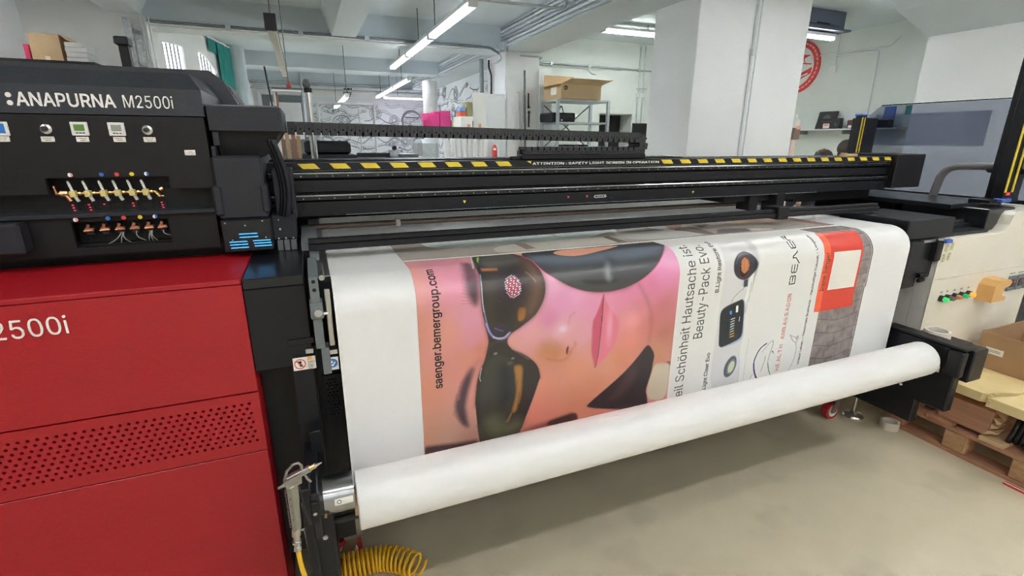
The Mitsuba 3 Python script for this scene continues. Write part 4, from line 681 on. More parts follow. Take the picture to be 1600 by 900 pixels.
for x in (0.45, 0.95): part(ct, 'leg', bx(x - 0.03, x + 0.03, 4.5, 4.8, 0, 1.33), GREY, False)
rr = thing('printed_roll', 'upright roll printed red and white with white letters, beside the hose bundle', 'roll')
part(rr, 'paper', cyl((-0.165, 3.4, 0), (-0.165, 3.4, 1.62), 0.034, 24), WHITEP, True)
v = [(-0.165 + 0.0348 * math.sin(a), 3.4 - 0.0348 * math.cos(a)) for a in np.linspace(-1.3, 0.35, 12)]
part(rr, 'red_print', prism(Polygon(v + [(-0.165 + 0.0342 * math.sin(a), 3.4 - 0.0342 * math.cos(a)) for a in np.linspace(0.35, -1.3, 12)]), 'xy', 0.9, 1.61), REDSIGN, True)
part(rr, 'lettering', text('er.com', 0.017, (-0.166, 3.3640, 1.455), ZP, (-1, 0, 0), 0.10, True), INKW, False)
for k, (x, h, tx) in enumerate(((-0.165, 1.95, 0.02), (-0.112, 1.62, 0.02), (-0.050, 1.60, 0.03), (-0.008, 1.58, 0.03))):
    solo('timber_batten', hull([(x + sx + tx * f, 5.15 + sy, z) for f, z in ((0, 0), (-1, h)) for sx in (-0.017, 0.017) for sy in (-0.012, 0.012)]), (WOOD, TIMB)[k % 2], 'leaning timber batten left of the black plotter, ' + ('tallest, by the doorway', 'second from the doorway', 'third from the doorway', 'nearest the plotter')[k], 'timber', 'leaning timber battens')
# ---- pink blocks, drum, cabinet, vinyl rolls, panels by the second pillar
dm = thing('paper_drum', 'tall white drum of rolled sheet with faint seams before the mural', 'roll')
part(dm, 'shell', lathe([(0, 0), (0.126, 0), (0.126, 2.52), (0.118, 2.525), (0, 2.525)], (2.13, 9.0, 0), ZP, 32), WHITEP, 40)
for z in (1.95, 2.12, 2.30): part(dm, 'seam', lathe([(0.126, -0.002), (0.1285, -0.002), (0.1285, 0.002), (0.126, 0.002)], (2.13, 9.0, z), ZP, 32), GALV, False)
st = thing('side_shelf', 'low shelf carrying the pink blocks and a small carton', 'shelf')
part(st, 'board', bx(1.50, 2.14, 6.92, 7.35, 1.705, 1.73), GREY, False); part(st, 'board', bx(1.50, 2.14, 6.92, 7.35, 0.6, 0.62), GREY, False)
for x in (1.52, 2.12):
    for y in (6.94, 7.33): part(st, 'post', bx(x - 0.015, x + 0.015, y - 0.015, y + 0.015, 0, 1.705), GREY, False)
for k, (a, lb) in enumerate(((bx(1.535, 1.598, 6.95, 7.08, 1.80, 1.892, 0.003), 'small pink block at the left end of the pink stack'), ([bx(1.60, 1.78, 7.0, 7.2, 1.731, 1.90, 0.003), bx(1.66, 1.69, 6.97, 7.0, 1.735, 1.85)], 'wide pink block, middle of the pink stack'), ([bx(1.785, 1.93, 6.98, 7.25, 1.731, 1.935, 0.003), bx(1.70, 1.784, 6.99, 7.2, 1.901, 1.925, 0.003)], 'largest pink block at the right end of the pink stack'))):
    solo('pink_block', a, PINK, lb, 'block', 'pink blocks')
solo('pink_block', bx(1.55, 1.60, 6.99, 7.05, 1.731, 1.799, 0.002), PINK, 'narrow pink foot under the small pink block', 'block', 'pink blocks')
sb_ = thing('cardboard_box', 'small brown carton beside the pink blocks', 'box'); part(sb_, 'body', bx(1.95, 2.08, 7.0, 7.2, 1.731, 1.815, 0.002), CARD); part(sb_, 'label', bx(1.99, 2.04, 6.997, 7.0, 1.75, 1.80), STICK, False)
cbn = thing('cabinet', 'pale cabinet beside the leaning panels, carrying coloured boxes', 'cabinet'); part(cbn, 'body', bx(1.86, 2.035, 6.25, 6.6, 0, 1.835, 0.004), CREAMG); part(cbn, 'handle', bx(2.012, 2.02, 6.243, 6.25, 1.70, 1.78), INK, False)
solo('orange_box', bx(1.865, 1.95, 6.3, 6.45, 1.8355, 1.90, 0.003), mat('orange_red_card', (0.50, 0.10, 0.05), 0.6), 'orange red box on the pale cabinet', 'box'); solo('blue_box', bx(1.87, 1.94, 6.3, 6.44, 1.9005, 1.945, 0.003), mat('sky_blue_card', (0.14, 0.32, 0.62), 0.6), 'light blue box on top of the orange box', 'box'); solo('olive_box', bx(1.957, 2.03, 6.3, 6.5, 1.8355, 2.01, 0.003), mat('olive_card', (0.22, 0.21, 0.10), 0.7), 'olive upright box on the pale cabinet beside the panels', 'box')
for k, (x, z) in enumerate(((1.60, 1.60), (1.675, 1.705), (1.745, 1.68), (1.815, 1.66), (1.885, 1.735), (1.955, 1.70), (2.025, 1.74), (2.095, 1.665))):
    vr = thing('vinyl_roll', 'upright white vinyl roll behind the cable chain, ' + ('leftmost', 'second', 'third', 'fourth', 'fifth', 'sixth', 'seventh', 'rightmost')[k] + ' of the row', 'roll', 'upright vinyl rolls')
    part(vr, 'film', lathe([(0.012, 0), (0.033, 0), (0.033, z - 0.05), (0.012, z - 0.05)], (x, 6.0 - 0.02 * (k % 2), 0), ZP, 20), (WHITEP, PAPER)[k % 2], 40); part(vr, 'core', lathe([(0.015, z - 0.05), (0.017, z - 0.05), (0.017, z), (0.011, z)], (x, 6.0 - 0.02 * (k % 2), 0), ZP, 14), (STICK, COPPER)[k in (4, 6)], 40)
rt_ = thing('red_canister', 'red canister with a white label before the leaning panels', 'canister'); part(rt_, 'body', lathe([(0, 0), (0.032, 0), (0.032, 1.46), (0.015, 1.50), (0, 1.50)], (2.03, 5.5, 0), ZP, 20), INKR, 40); part(rt_, 'label', bx(2.005, 2.04, 5.466, 5.472, 1.44, 1.465), STICK, False)
def leaning(name, x0, x1, h, y, lean, m, label, catg, grp, th=0.012, top=None):
    return solo(name, hull([(x, y + a + (0 if z == 0 else lean), z) for x in (x0, x1) for z in (0, h) for a in (0, th)]), m, label, catg, grp, False)
gp = 'white panels leaning on the pillar'
leaning('panel', 2.045, 2.235, 2.13, 6.27, 0.08, CREAMG, 'pale board leaning left of the pillar, beside the pale cabinet', 'panel', gp); leaning('panel', 2.24, 2.50, 2.12, 6.31, 0.06, WHITEM, 'white board with its top level with the pale one, against the pillar side', 'panel', gp)
leaning('panel', 2.53, 2.95, 2.20, 6.30, 0.06, WHITEP, 'broad white board behind the metal strips on the pillar', 'panel', gp); leaning('panel', 2.98, 3.16, 2.46, 6.26, 0.09, WHITEM, 'tall white board right of the pillar', 'panel', gp)
leaning('panel', 2.30, 2.36, 1.52, 6.05, 0.18, WHITEP, 'narrow white offcut leaning low before the pillar', 'panel', gp)
gs = 'thin strips leaning on the pillar'
solo('metal_strip', hull([(2.70 + a - 0.06 * (z > 0), 6.18 + b + 0.08 * (z > 0), z) for a in (0, 0.045) for b in (0, 0.02) for z in (0, 2.14)]), mat('strip_grey', (0.42, 0.42, 0.40), 0.5), 'wide grey strip leaning askew on the pillar', 'strip', gs)
leaning('metal_strip', 2.748, 2.775, 2.42, 6.22, 0.11, GREY, 'tall thin dark strip on the pillar', 'strip', gs, 0.01)
solo('metal_strip', [bx(2.822, 2.832, 6.315, 6.340, 1.72, 1.93), bx(2.812, 2.845, 6.31, 6.340, 1.90, 1.915)], BLK, 'lower short black rod with hooks on the pillar board', 'rod', gs); solo('metal_strip', [bx(2.815, 2.825, 6.318, 6.345, 1.955, 2.145), bx(2.808, 2.842, 6.31, 6.343, 1.965, 1.98)], BLK, 'upper short black rod with hooks on the pillar board', 'rod', gs)
gm = thing('grey_cover', 'light grey rounded machine cover behind the cable chain', 'machine'); part(gm, 'shell', bx(1.30, 1.56, 6.2, 6.6, 0.6, 1.56, 0.05), GALV); part(gm, 'base', bx(1.28, 1.58, 6.2, 6.65, 0, 0.6, 0.01), WHITEP)

# ---- side room: shelf unit with carton and printer
su = thing('shelf_unit', 'galvanised metal shelf unit in the side room', 'shelf')
for z in (2.022, 1.755, 1.455, 0.9, 0.3): part(su, 'shelf', bx(2.97, 3.72, 5.76, 6.22, z, z + 0.022), GALV, False)
for x in (2.97, 3.70):
    for y in (5.75, 6.19): part(su, 'post', [bx(x - 0.018, x + 0.018, y, y + 0.004, 0, 2.042), bx(x - 0.018, x - 0.014, y, y + 0.036, 0, 2.042)], GALV, False)
part(su, 'brace', cyl((3.0, 6.225, 1.46), (3.68, 6.225, 2.0), 0.008, 6), GREY); part(su, 'brace', cyl((3.68, 6.235, 1.46), (3.0, 6.235, 2.0), 0.008, 6), GREY)
hp = thing('cardboard_box', 'large open tan carton with a round logo on top of the metal shelf unit', 'box')
part(hp, 'body', [bx(2.985, 3.55, 5.72, 5.728, 2.046, 2.215), bx(2.985, 3.55, 6.20, 6.208, 2.046, 2.215), bx(2.985, 2.993, 5.72, 6.208, 2.046, 2.215), bx(3.542, 3.55, 5.72, 6.208, 2.046, 2.215), bx(2.985, 3.55, 5.72, 6.208, 2.046, 2.052)], CARD, False)
part(hp, 'front_flap', hull([(2.985, 5.722, 2.215), (3.55, 5.722, 2.215), (3.63, 5.58, 2.262), (3.05, 5.58, 2.262), (2.985, 5.727, 2.217), (3.55, 5.727, 2.217), (3.63, 5.585, 2.266), (3.05, 5.585, 2.266)]), CARD, False); part(hp, 'back_flap', bx(2.985, 3.42, 6.20, 6.208, 2.215, 2.36), CARD, False)
part(hp, 'side_flap', hull([(2.985, 5.73, 2.215), (2.985, 6.25, 2.215), (2.90, 5.76, 2.20), (2.90, 6.22, 2.20), (2.985, 5.73, 2.219), (2.985, 6.25, 2.219)]), CARD, False); part(hp, 'side_label', [bx(2.982, 2.985, 5.85, 6.0, 2.10, 2.19)], STICK, False)
part(hp, 'logo', prism(Point(3.045, 2.17).buffer(0.026, 12), 'xz', 5.7175, 5.72), INK, False, 'round logo'); part(hp, 'logo_letters', text('hp', 0.020, (3.029, 5.7168, 2.160), XP, (0.18, 0, 1), 0.032, True), CARD, False)
op = thing('printer_small', 'black desktop printer with a cable loop on the middle shelf', 'printer'); part(op, 'body', bx(2.90, 3.24, 5.80, 6.15, 1.778, 1.886, 0.012), BLK); part(op, 'panel', bx(3.02, 3.2, 5.797, 5.80, 1.83, 1.87), DKG2, False); part(op, 'paper_slot', bx(2.95, 3.15, 5.796, 5.80, 1.80, 1.808), BLKD, False); part(op, 'label', bx(3.035, 3.055, 5.795, 5.797, 1.785, 1.808), INKW, False)
part(op, 'cable', tube([(3.05 + 0.07 * t_, 5.9, 1.886 + 0.085 * math.sin(math.pi * t_) + 0.0) for t_ in np.linspace(0, 2, 21) if t_ <= 1.0] , 0.006, 6), INK, True)
for k in range(4): solo('parts_box', bx(3.03 + 0.11 * k, 3.11 + 0.11 * k, 5.80, 5.95, 1.478, 1.50, 0.003), (INK, DKG)[k % 2], 'small dark parts box on the lower shelf of the metal unit, ' + ('leftmost', 'second', 'third', 'rightmost')[k] + ' of four', 'box', 'parts boxes')
solo('black_board', hull([(x, y, z) for x, y in ((3.70, 5.2), (3.90, 5.2), (3.70, 5.22), (3.90, 5.22)) for z in (0.0, 1.755)]), BLK, 'black board standing beside the big pillar', 'board', smooth=False)

# ---- right: hanging box, sign, wall shelf with pictures, dispenser, people
hx = thing('hanging_box', 'dark blue grey box hung from the ceiling right of the big pillar', 'cabinet')
part(hx, 'body', bx(5.05, 5.70, 4.2, 4.75, 2.735, CZ, 0.006), mat('blue_grey', (0.075, 0.09, 0.13), 0.5)); part(hx, 'door', bx(5.08, 5.60, 4.192, 4.2, 2.77, 2.915, 0.003), 'mat_blue_grey'); part(hx, 'lip', bx(5.0, 5.74, 4.14, 4.76, 2.715, 2.735, 0.003), 'mat_blue_grey'); part(hx, 'grille', bx(5.25, 5.45, 4.187, 4.192, 2.775, 2.79), DKG, False)
sg = thing('round_sign', 'round red and white wall sign, half hidden by the big pillar', 'sign'); sy, sz, R = 5.53, 2.57, 0.345
part(sg, 'plate', lathe([(0, 0), (R, 0), (R, 0.022), (R - 0.006, 0.028), (0, 0.028)], (6.699, sy, sz), (-1, 0, 0), 48), REDSIGN); part(sg, 'face', cyl((6.671, sy, sz), (6.668, sy, sz), R * 0.76, 48), INKW)
part(sg, 'dashes', prism(unary_union([LineString([(sy + R * 0.90 * math.cos(a), sz + R * 0.90 * math.sin(a)), (sy + R * 0.90 * math.cos(a + 0.09), sz + R * 0.90 * math.sin(a + 0.09))]).buffer(0.006) for a in np.arange(0, 6.28, 0.19)]), 'yz', 6.6695, 6.6705), INKW, False)
em = unary_union([Polygon([(sy - 0.24, sz - 0.02), (sy - 0.02, sz - 0.11), (sy + 0.2, sz - 0.02), (sy + 0.2, sz - 0.10), (sy - 0.02, sz - 0.19), (sy - 0.24, sz - 0.10)]), Polygon([(sy - 0.15, sz + 0.0), (sy - 0.05, sz + 0.16), (sy - 0.20, sz + 0.14), (sy - 0.10, sz + 0.10)]), Polygon([(sy - 0.02, sz - 0.06), (sy + 0.05, sz + 0.18), (sy + 0.13, sz + 0.03)]), LineString([(sy - 0.22, sz + 0.02), (sy + 0.2, sz + 0.09)]).buffer(0.007)])
part(sg, 'emblem', prism(em.difference(LineString([(sy - 0.18, sz - 0.10), (sy - 0.02, sz - 0.15), (sy + 0.16, sz - 0.10)]).buffer(0.012)), 'yz', 6.665, 6.668), REDSIGN, False)
ws = thing('wall_shelf', 'long white shelf on the right wall with framed things', 'shelf'); part(ws, 'board', bx(6.48, 6.699, 3.9, 5.6, 1.700, 1.718, 0.003), WHITEM); part(ws, 'bracket', [bx(6.5, 6.69, 4.55, 4.57, 1.65, 1.70)], GREY, False); part(ws, 'bracket', bx(6.5, 6.69, 5.2, 5.22, 1.65, 1.70), GREY, False)
pc = thing('picture', 'square black picture with a grey flower leaning on the wall shelf', 'picture'); part(pc, 'canvas', hull([(6.58 + a + (0.05 if z > 1.8 else 0), y, z) for a in (0, 0.02) for y in (4.76, 5.02) for z in (1.7185, 1.945)]), INK, False)
fl = unary_union([LineString([(4.89, 1.76), (4.89 + 0.05 * math.cos(a), 1.84 + 0.06 * math.sin(a))]).buffer(0.010) for a in np.linspace(-0.6, 3.8, 9)])
pm = prism(fl, 'yz', 0, 0.002); pv = np.array(pm.vertices); pv[:, 0] = 6.5765 + 0.05 * (pv[:, 2] - 1.7185) / 0.2265 + pv[:, 0]; pm.vertices = pv; part(pc, 'flower', pm, INKG, False)
bb = thing('box_with_label', 'small black box with a white label before the flower picture', 'box'); part(bb, 'body', bx(6.50, 6.57, 4.62, 4.87, 1.7185, 1.85, 0.003), INK); part(bb, 'label', bx(6.498, 6.50, 4.755, 4.845, 1.727, 1.785), STICK, False); part(bb, 'label_print', bx(6.497, 6.498, 4.765, 4.835, 1.757, 1.776), mat('salmon_ink', (0.70, 0.25, 0.20), 0.5), False); part(bb, 'title', bx(6.497, 6.5, 4.73, 4.85, 1.805, 1.812), INKG, False); part(bb, 'emblem', cyl((6.497, 4.67, 1.77), (6.5, 4.67, 1.77), 0.012, 8), INKG)
bo = thing('box_with_label', 'tiny dark red box beside the far light curtain post', 'box'); part(bo, 'body', bx(6.50, 6.6, 4.40, 4.52, 1.7185, 1.82, 0.003), mat('wine_card', (0.10, 0.02, 0.03), 0.5)); part(bo, 'label', bx(6.498, 6.5, 4.43, 4.50, 1.725, 1.755), STICK, False)
solo('dark_box', bx(6.52, 6.62, 4.03, 4.30, 1.7185, 1.81, 0.003), DKG2, 'dark grey box on the wall shelf behind the smoked screen', 'box')
solo('blue_poster', bx(6.69, 6.699, 4.08, 4.21, 1.83, 1.97), INKB, 'small blue poster on the right wall above the shelf', 'poster'); solo('green_poster', bx(6.69, 6.699, 3.90, 3.97, 1.87, 1.97), GREEN, 'small dark green poster on the right wall beside the blue one', 'poster')
ds = thing('dispenser', 'slim bottle dispenser with an orange label on a stand beside the big pillar', 'dispenser')
part(ds, 'bottle', lathe([(0, 0), (0.04, 0), (0.04, 0.075), (0.015, 0.10), (0.012, 0.118), (0, 0.118)], (4.465, 3.62, 1.68), ZP, 20), CLEARP, 30); part(ds, 'label', bx(4.44, 4.485, 3.574, 3.58, 1.665, 1.70), mat('salmon_label', (0.80, 0.36, 0.26), 0.5), False); part(ds, 'stand_head', bx(4.42, 4.50, 3.58, 3.68, 1.575, 1.68, 0.004), mat('taupe', (0.20, 0.14, 0.11), 0.6)); part(ds, 'column', bx(4.43, 4.49, 3.60, 3.66, 0.02, 1.575, 0.004), mat('pale_pink', (0.70, 0.56, 0.50), 0.6)); part(ds, 'base', bx(4.36, 4.56, 3.52, 3.74, 0, 0.02), GREY, False)
solo('globe_lamp', ball((5.72, 3.44, 2.885), 0.082, 3), WHITEP, 'white globe lamp at the edge of the soffit', 'lamp', smooth=True, **emitter((1.6, 1.6, 1.6)))
def figure(name, x, y, head_z, label, yaw, hr=0.095, hair_full=True):
    """A seated person, one continuous body: head, neck, trunk, arms to the lap, thighs and shins."""
    import manifold3d as m3
    def limb(chain):
        out = m3.Manifold()
        for (a, ra), (b, rb) in zip(chain, chain[1:]):
            s = [m3.Manifold.sphere(r_, 14).translate(list(map(float, c))) for c, r_ in ((a, ra), (b, rb))]; out += m3.Manifold.batch_hull(s)
        return out
    hz = head_z - 1.28; sw = 0.19
    B = limb([((0, 0, 1.16 + hz), 0.078), ((0, 0.01, 1.20 + hz), 0.080)]) + limb([((0, -0.005, 1.165 + hz), 0.07), ((0, -0.03, 1.11 + hz), 0.05)]) + limb([((0, 0.02, 1.13 + hz), 0.052), ((0, 0.03, 1.02 + hz), 0.058)]) + limb([((-0.11, 0.03, 0.95 + hz), 0.085), ((0.11, 0.03, 0.95 + hz), 0.085)]) + limb([((0, 0.03, 0.92 + hz), 0.14), ((0, 0.04, 0.68 + hz), 0.13), ((0, 0.05, 0.55 + hz), 0.155)])
    for s in (-1, 1):
        B += limb([((s * sw, 0.03, 0.97 + hz), 0.062), ((s * 0.25, -0.04, 0.72 + hz), 0.046), ((s * 0.12, -0.26, 0.66 + hz), 0.034)]) + limb([((s * 0.12, -0.26, 0.66 + hz), 0.034), ((s * 0.09, -0.33, 0.66 + hz), 0.030)])
        for f in range(4): B += limb([((s * (0.065 + 0.016 * f), -0.33, 0.665 + hz), 0.0095), ((s * (0.065 + 0.016 * f), -0.385 + 0.004 * abs(f - 1.5), 0.66 + hz), 0.009), ((s * (0.065 + 0.016 * f), -0.41 + 0.006 * abs(f - 1.5), 0.645 + hz), 0.008)])
        B += limb([((s * 0.075, -0.31, 0.67 + hz), 0.011), ((s * 0.045, -0.35, 0.665 + hz), 0.0095)])
        B += limb([((s * 0.09, 0.05, 0.53 + hz), 0.09), ((s * 0.12, -0.38, 0.52 + hz), 0.062), ((s * 0.12, -0.40, 0.09), 0.045), ((s * 0.12, -0.50, 0.045), 0.045)])
    B += limb([((0, -0.082, 1.165 + hz), 0.014), ((0, -0.092, 1.145 + hz), 0.016)])
    for s in (-1, 1): B += limb([((s * 0.079, 0.005, 1.17 + hz), 0.012), ((s * 0.081, 0.008, 1.145 + hz), 0.010)])
    mm = B.refine_to_length(0.03).to_mesh(); tm = trimesh.Trimesh(mm.vert_properties[:, :3], mm.tri_verts, process=True); trimesh.smoothing.filter_taubin(tm, iterations=6)
    c, s = math.cos(yaw), math.sin(yaw)
    def put(m): v = np.array(m.vertices); m = m.copy(); m.vertices = np.stack([x + v[:, 0] * c - v[:, 1] * s, y + v[:, 0] * s + v[:, 1] * c, v[:, 2]], 1); return m
    k = thing(name, label, 'person'); part(k, 'body', put(tm), SKIN, True)
    hm = ball((0, 0.018, 1.187 + hz), hr, 3, (0.96, 1.04, 1.0)); hv = np.array(hm.vertices); hv += (meshkit.noise(hv * 60, 3)[:, None] - 0.5) * 0.012 * (hv - [0, 0.018, 1.187 + hz]) / hr; hv[:, 2] = np.where((hv[:, 1] < -0.04), np.maximum(hv[:, 2], 1.20 + hz), hv[:, 2]); hm.vertices = hv; part(k, 'hair', put(hm), HAIR, True)
    part(k, 'eyes', put(cat([ball((e * 0.03, -0.074, 1.175 + hz), 0.008, 1) for e in (-1, 1)])), INK, True); part(k, 'mouth', put(bx(-0.02, 0.02, -0.084, -0.076, 1.108 + hz, 1.114 + hz, 0.002)), INKR, True)
    JW = m3.Manifold()
    JW = limb([((-0.12, 0.03, 0.95 + hz), 0.094), ((0.12, 0.03, 0.95 + hz), 0.094)]) + limb([((0, 0.03, 0.92 + hz), 0.152), ((0, 0.04, 0.68 + hz), 0.142), ((0, 0.05, 0.56 + hz), 0.16)])
    for e in (-1, 1): JW += limb([((e * sw, 0.03, 0.97 + hz), 0.072), ((e * 0.25, -0.04, 0.72 + hz), 0.056), ((e * 0.15, -0.20, 0.675 + hz), 0.043)])
    mm = JW.refine_to_length(0.03).to_mesh(); tm2 = trimesh.Trimesh(mm.vert_properties[:, :3], mm.tri_verts, process=True); trimesh.smoothing.filter_taubin(tm2, iterations=5); part(k, 'jacket', put(tm2), CLOTH, True)
    TZ = m3.Manifold()
    for e in (-1, 1): TZ += limb([((e * 0.09, 0.05, 0.53 + hz), 0.098), ((e * 0.12, -0.38, 0.52 + hz), 0.070), ((e * 0.12, -0.40, 0.13), 0.054)])
    mm = TZ.refine_to_length(0.03).to_mesh(); tm3 = trimesh.Trimesh(mm.vert_properties[:, :3], mm.tri_verts, process=True); part(k, 'trousers', put(tm3), DKG2, True)
    w = thing('stool', 'stool under the ' + label.split(' ')[0] + ' seated person behind the beam', 'stool'); part(w, 'seat', put(bx(-0.19, 0.19, -0.1, 0.24, 0.36 + hz, 0.395 + hz, 0.01)), DKG)
    for a in (-0.15, 0.15):
        for b in (-0.07, 0.2): part(w, 'leg', put(cyl((a, b, 0), (a, b, 0.36 + hz), 0.014, 8)), GREY)
    return k
figure('person', 5.03, 3.70, 1.484, 'shorter dark haired person seated behind the beam, only the crown showing', 2.9, 0.090)
figure('person', 6.13, 4.2, 1.568, 'taller dark haired person in dark clothing seated behind the beam', 1.9, 0.105)
mo = thing('laptop', 'white laptop lid between the two seated people', 'laptop'); part(mo, 'lid', hull([(5.44, 3.95, 1.215), (5.67, 3.95, 1.215), (5.44, 3.99, 1.443), (5.67, 3.99, 1.443), (5.44, 3.965, 1.215), (5.67, 4.0, 1.443), (5.67, 3.965, 1.215), (5.44, 4.0, 1.443)]), WHITEP, False); part(mo, 'base', bx(5.44, 5.67, 3.96, 4.18, 1.2, 1.214), GALV, False)
dk_ = thing('desk', 'high desk between the seated people', 'desk'); part(dk_, 'top', bx(5.36, 5.78, 3.86, 4.40, 1.17, 1.199, 0.004), WHITEM)
for a in (5.40, 5.74):
    for b in (3.9, 4.36): part(dk_, 'leg', bx(a - 0.02, a + 0.02, b - 0.02, b + 0.02, 0, 1.17), GREY, False)

# ---- right front: pallet, timber, board, carton, tape
pa = thing('pallet', 'worn reddish wooden pallet on the floor at the right', 'pallet')
for x in (2.95, 3.33, 3.65):
    part(pa, 'bottom_board', bx(x, x + 0.10, 0.25, 1.50, 0.0, 0.022, 0.002), WOOD, False); 
    for y in (0.26, 0.80, 1.115): part(pa, 'block', bx(x + 0.003, x + 0.097, y, y + (0.10 if y > 1 else 0.14), 0.022, 0.122, 0.004), CHIP if x < 3 else WOOD, False)
    part(pa, 'block', bx(x + 0.003, x + 0.097, 1.40, 1.495, 0.022, 0.122, 0.004), WOOD, False); part(pa, 'stringer', bx(x, x + 0.10, 0.25, 1.50, 0.122, 0.142, 0.002), WOOD, False)
for k, y in enumerate((0.25, 0.50, 0.74, 0.98, 1.19, 1.385)): part(pa, 'deck_board', bx(2.945, 3.76, y, y + (0.12, 0.1)[k % 2], 0.142, 0.163, 0.003), (WOOD, TIMB)[k in (3, 5)], False)
tbm = thing('timber_block', 'broken brown timber under the tan board on the pallet', 'timber')
tv = [(2.97, 1.27, 0.165), (3.22, 1.27, 0.165), (2.97, 1.27, 0.295), (3.22, 1.27, 0.295), (2.97, 1.06, 0.165), (3.22, 1.03, 0.165), (2.97, 1.055, 0.295), (3.22, 1.05, 0.295)]
part(tbm, 'beam', hull(tv), WOOD, False); part(tbm, 'splinter', [hull([(2.968, 1.075 - 0.02 * k, 0.17 + 0.035 * k), (2.968, 1.055, 0.20 + 0.035 * k), (2.968, 1.02 + 0.008 * (k % 2), 0.195 + 0.03 * k), (3.06, 1.06, 0.18 + 0.035 * k), (3.05, 1.03, 0.20 + 0.03 * k)]) for k in range(4)], TIMB, False, 'torn pale end', 'stuff')
cr = thing('black_hose_bundle', 'black ribbed bundle on the pallet beside the broken timber', 'hose')
for k in range(7):
    y = 0.990 - 0.021 * k; part(cr, 'rib', tube([(3.0 + 0.02 * math.sin(k), y, 0.17), (2.99, y - 0.01, 0.21), (3.0, y - 0.015, 0.27), (3.06, y, 0.305), (3.2, y, 0.305)], 0.0115, 7), (BLKG, BLK)[k % 2], True)
fb = thing('fibre_board', 'thick tan board with a broken corner lying on the pallet', 'board')
nb = Polygon([(2.94, 1.30), (2.94, 1.112), (2.955, 1.095), (2.99, 1.09), (3.0, 1.075), (3.02, 1.085), (3.05, 1.07), (3.10, 1.04), (3.9, 1.04), (3.9, 1.36), (2.98, 1.36)])
part(fb, 'slab', prism(nb, 'xy', 0.335, 0.381), FOAM, False); part(fb, 'second_slab', prism([(2.935, 1.085), (2.935, 0.70), (3.9, 0.70), (3.9, 1.039), (3.08, 1.039), (3.0, 1.062)], 'xy', 0.325, 0.372), FOAM, False)
part(fb, 'support', [bx(3.25, 3.7, 0.72, 1.3, 0.165, 0.325)], WOOD, False); part(fb, 'torn_fibre', [cyl((2.955, 1.092, 0.372), (2.93, 1.075, 0.356), 0.003, 5), cyl((2.96, 1.09, 0.38), (2.945, 1.07, 0.378), 0.003, 5)], FOAM)
cx_ = thing('cardboard_box', 'open brown carton with papers on the tan board beside the cream cabinet', 'box')
bx0, bx1, by0, by1, bz0, bz1 = 3.29, 3.72, 0.86, 1.315, 0.382, 0.575
part(cx_, 'side', [bx(bx0, bx0 + 0.006, by0, by1, bz0, bz1)], CARDD, False); part(cx_, 'side', bx(bx1 - 0.006, bx1, by0, by1, bz0, bz1), CARDD, False); part(cx_, 'side', bx(bx0, bx1, by1 - 0.006, by1, bz0, bz1 + 0.01), CARDD, False); part(cx_, 'side', bx(bx0, bx1, by0, by0 + 0.006, bz0, bz1), CARDD, False); part(cx_, 'bottom', bx(bx0, bx1, by0, by1, bz0, bz0 + 0.006), CARDD, False)
part(cx_, 'flap', hull([(bx0, by0, bz1), (bx0, by1, bz1), (bx0 + 0.10, by0, bz1 - 0.03), (bx0 + 0.10, by1, bz1 - 0.03), (bx0 + 0.003, by0, bz1 + 0.004), (bx0 + 0.003, by1, bz1 + 0.004)]) if False else bx(bx0, bx0 + 0.007, by0 + 0.01, by1 - 0.01, bz1, bz1 + 0.002), CARDD, False)
part(cx_, 'label', bx(bx0 - 0.0012, bx0, 1.21, 1.285, 0.468, 0.502), STICK, False); part(cx_, 'label_print', [bx(bx0 - 0.0018, bx0 - 0.0012, 1.222, 1.272, 0.488 - 0.008 * k, 0.490 - 0.008 * k) for k in range(2)], INKG, False)
solo('paper_sheet', hull([(3.32, 0.95, 0.545), (3.68, 0.90, 0.555), (3.34, 1.16, 0.55), (3.70, 1.10, 0.56), (3.32, 0.95, 0.390), (3.68, 0.9, 0.39), (3.34, 1.16, 0.39), (3.7, 1.1, 0.39)]), STICK, 'white papers lying inside the brown carton', 'paper', smooth=False)
def tape(loc, R, h, label):
    k = thing('tape_roll', label, 'tape', 'masking tape rolls'); part(k, 'tape', lathe([(R * 0.80, 0), (R, 0), (R, h), (R * 0.80, h)], loc, ZP, 36), TAPE, 40); part(k, 'core', lathe([(R * 0.80, 0.001), (R * 0.80, h - 0.001), (R * 0.75, h - 0.001), (R * 0.75, 0.001), (R * 0.80, 0.001)], loc, ZP, 36), CARDD if R > 1 else STICK, 40)
tape((2.945, 1.435, 0.0) if False else (2.905, 1.44, 0.0), 0.045, 0.045, 'cream tape roll lying on the floor beside the pallet'); tape((2.683, 1.235, 0.6605), 0.052, 0.042, 'cream tape roll on the right roll bracket before the cream cabinet')
rw = thing('barrier_tape', 'scrap of red and white striped tape on the floor by the pallet', 'tape')
part(rw, 'strip', bx(2.905, 2.93, 0.78, 0.93, 0.0, 0.006), INKW, False); part(rw, 'red_stripe', bx(2.903, 2.912, 0.78, 0.93, 0.001, 0.0065), INKR, False); part(rw, 'red_stripe', bx(2.923, 2.932, 0.78, 0.93, 0.001, 0.0065), INKR, False)

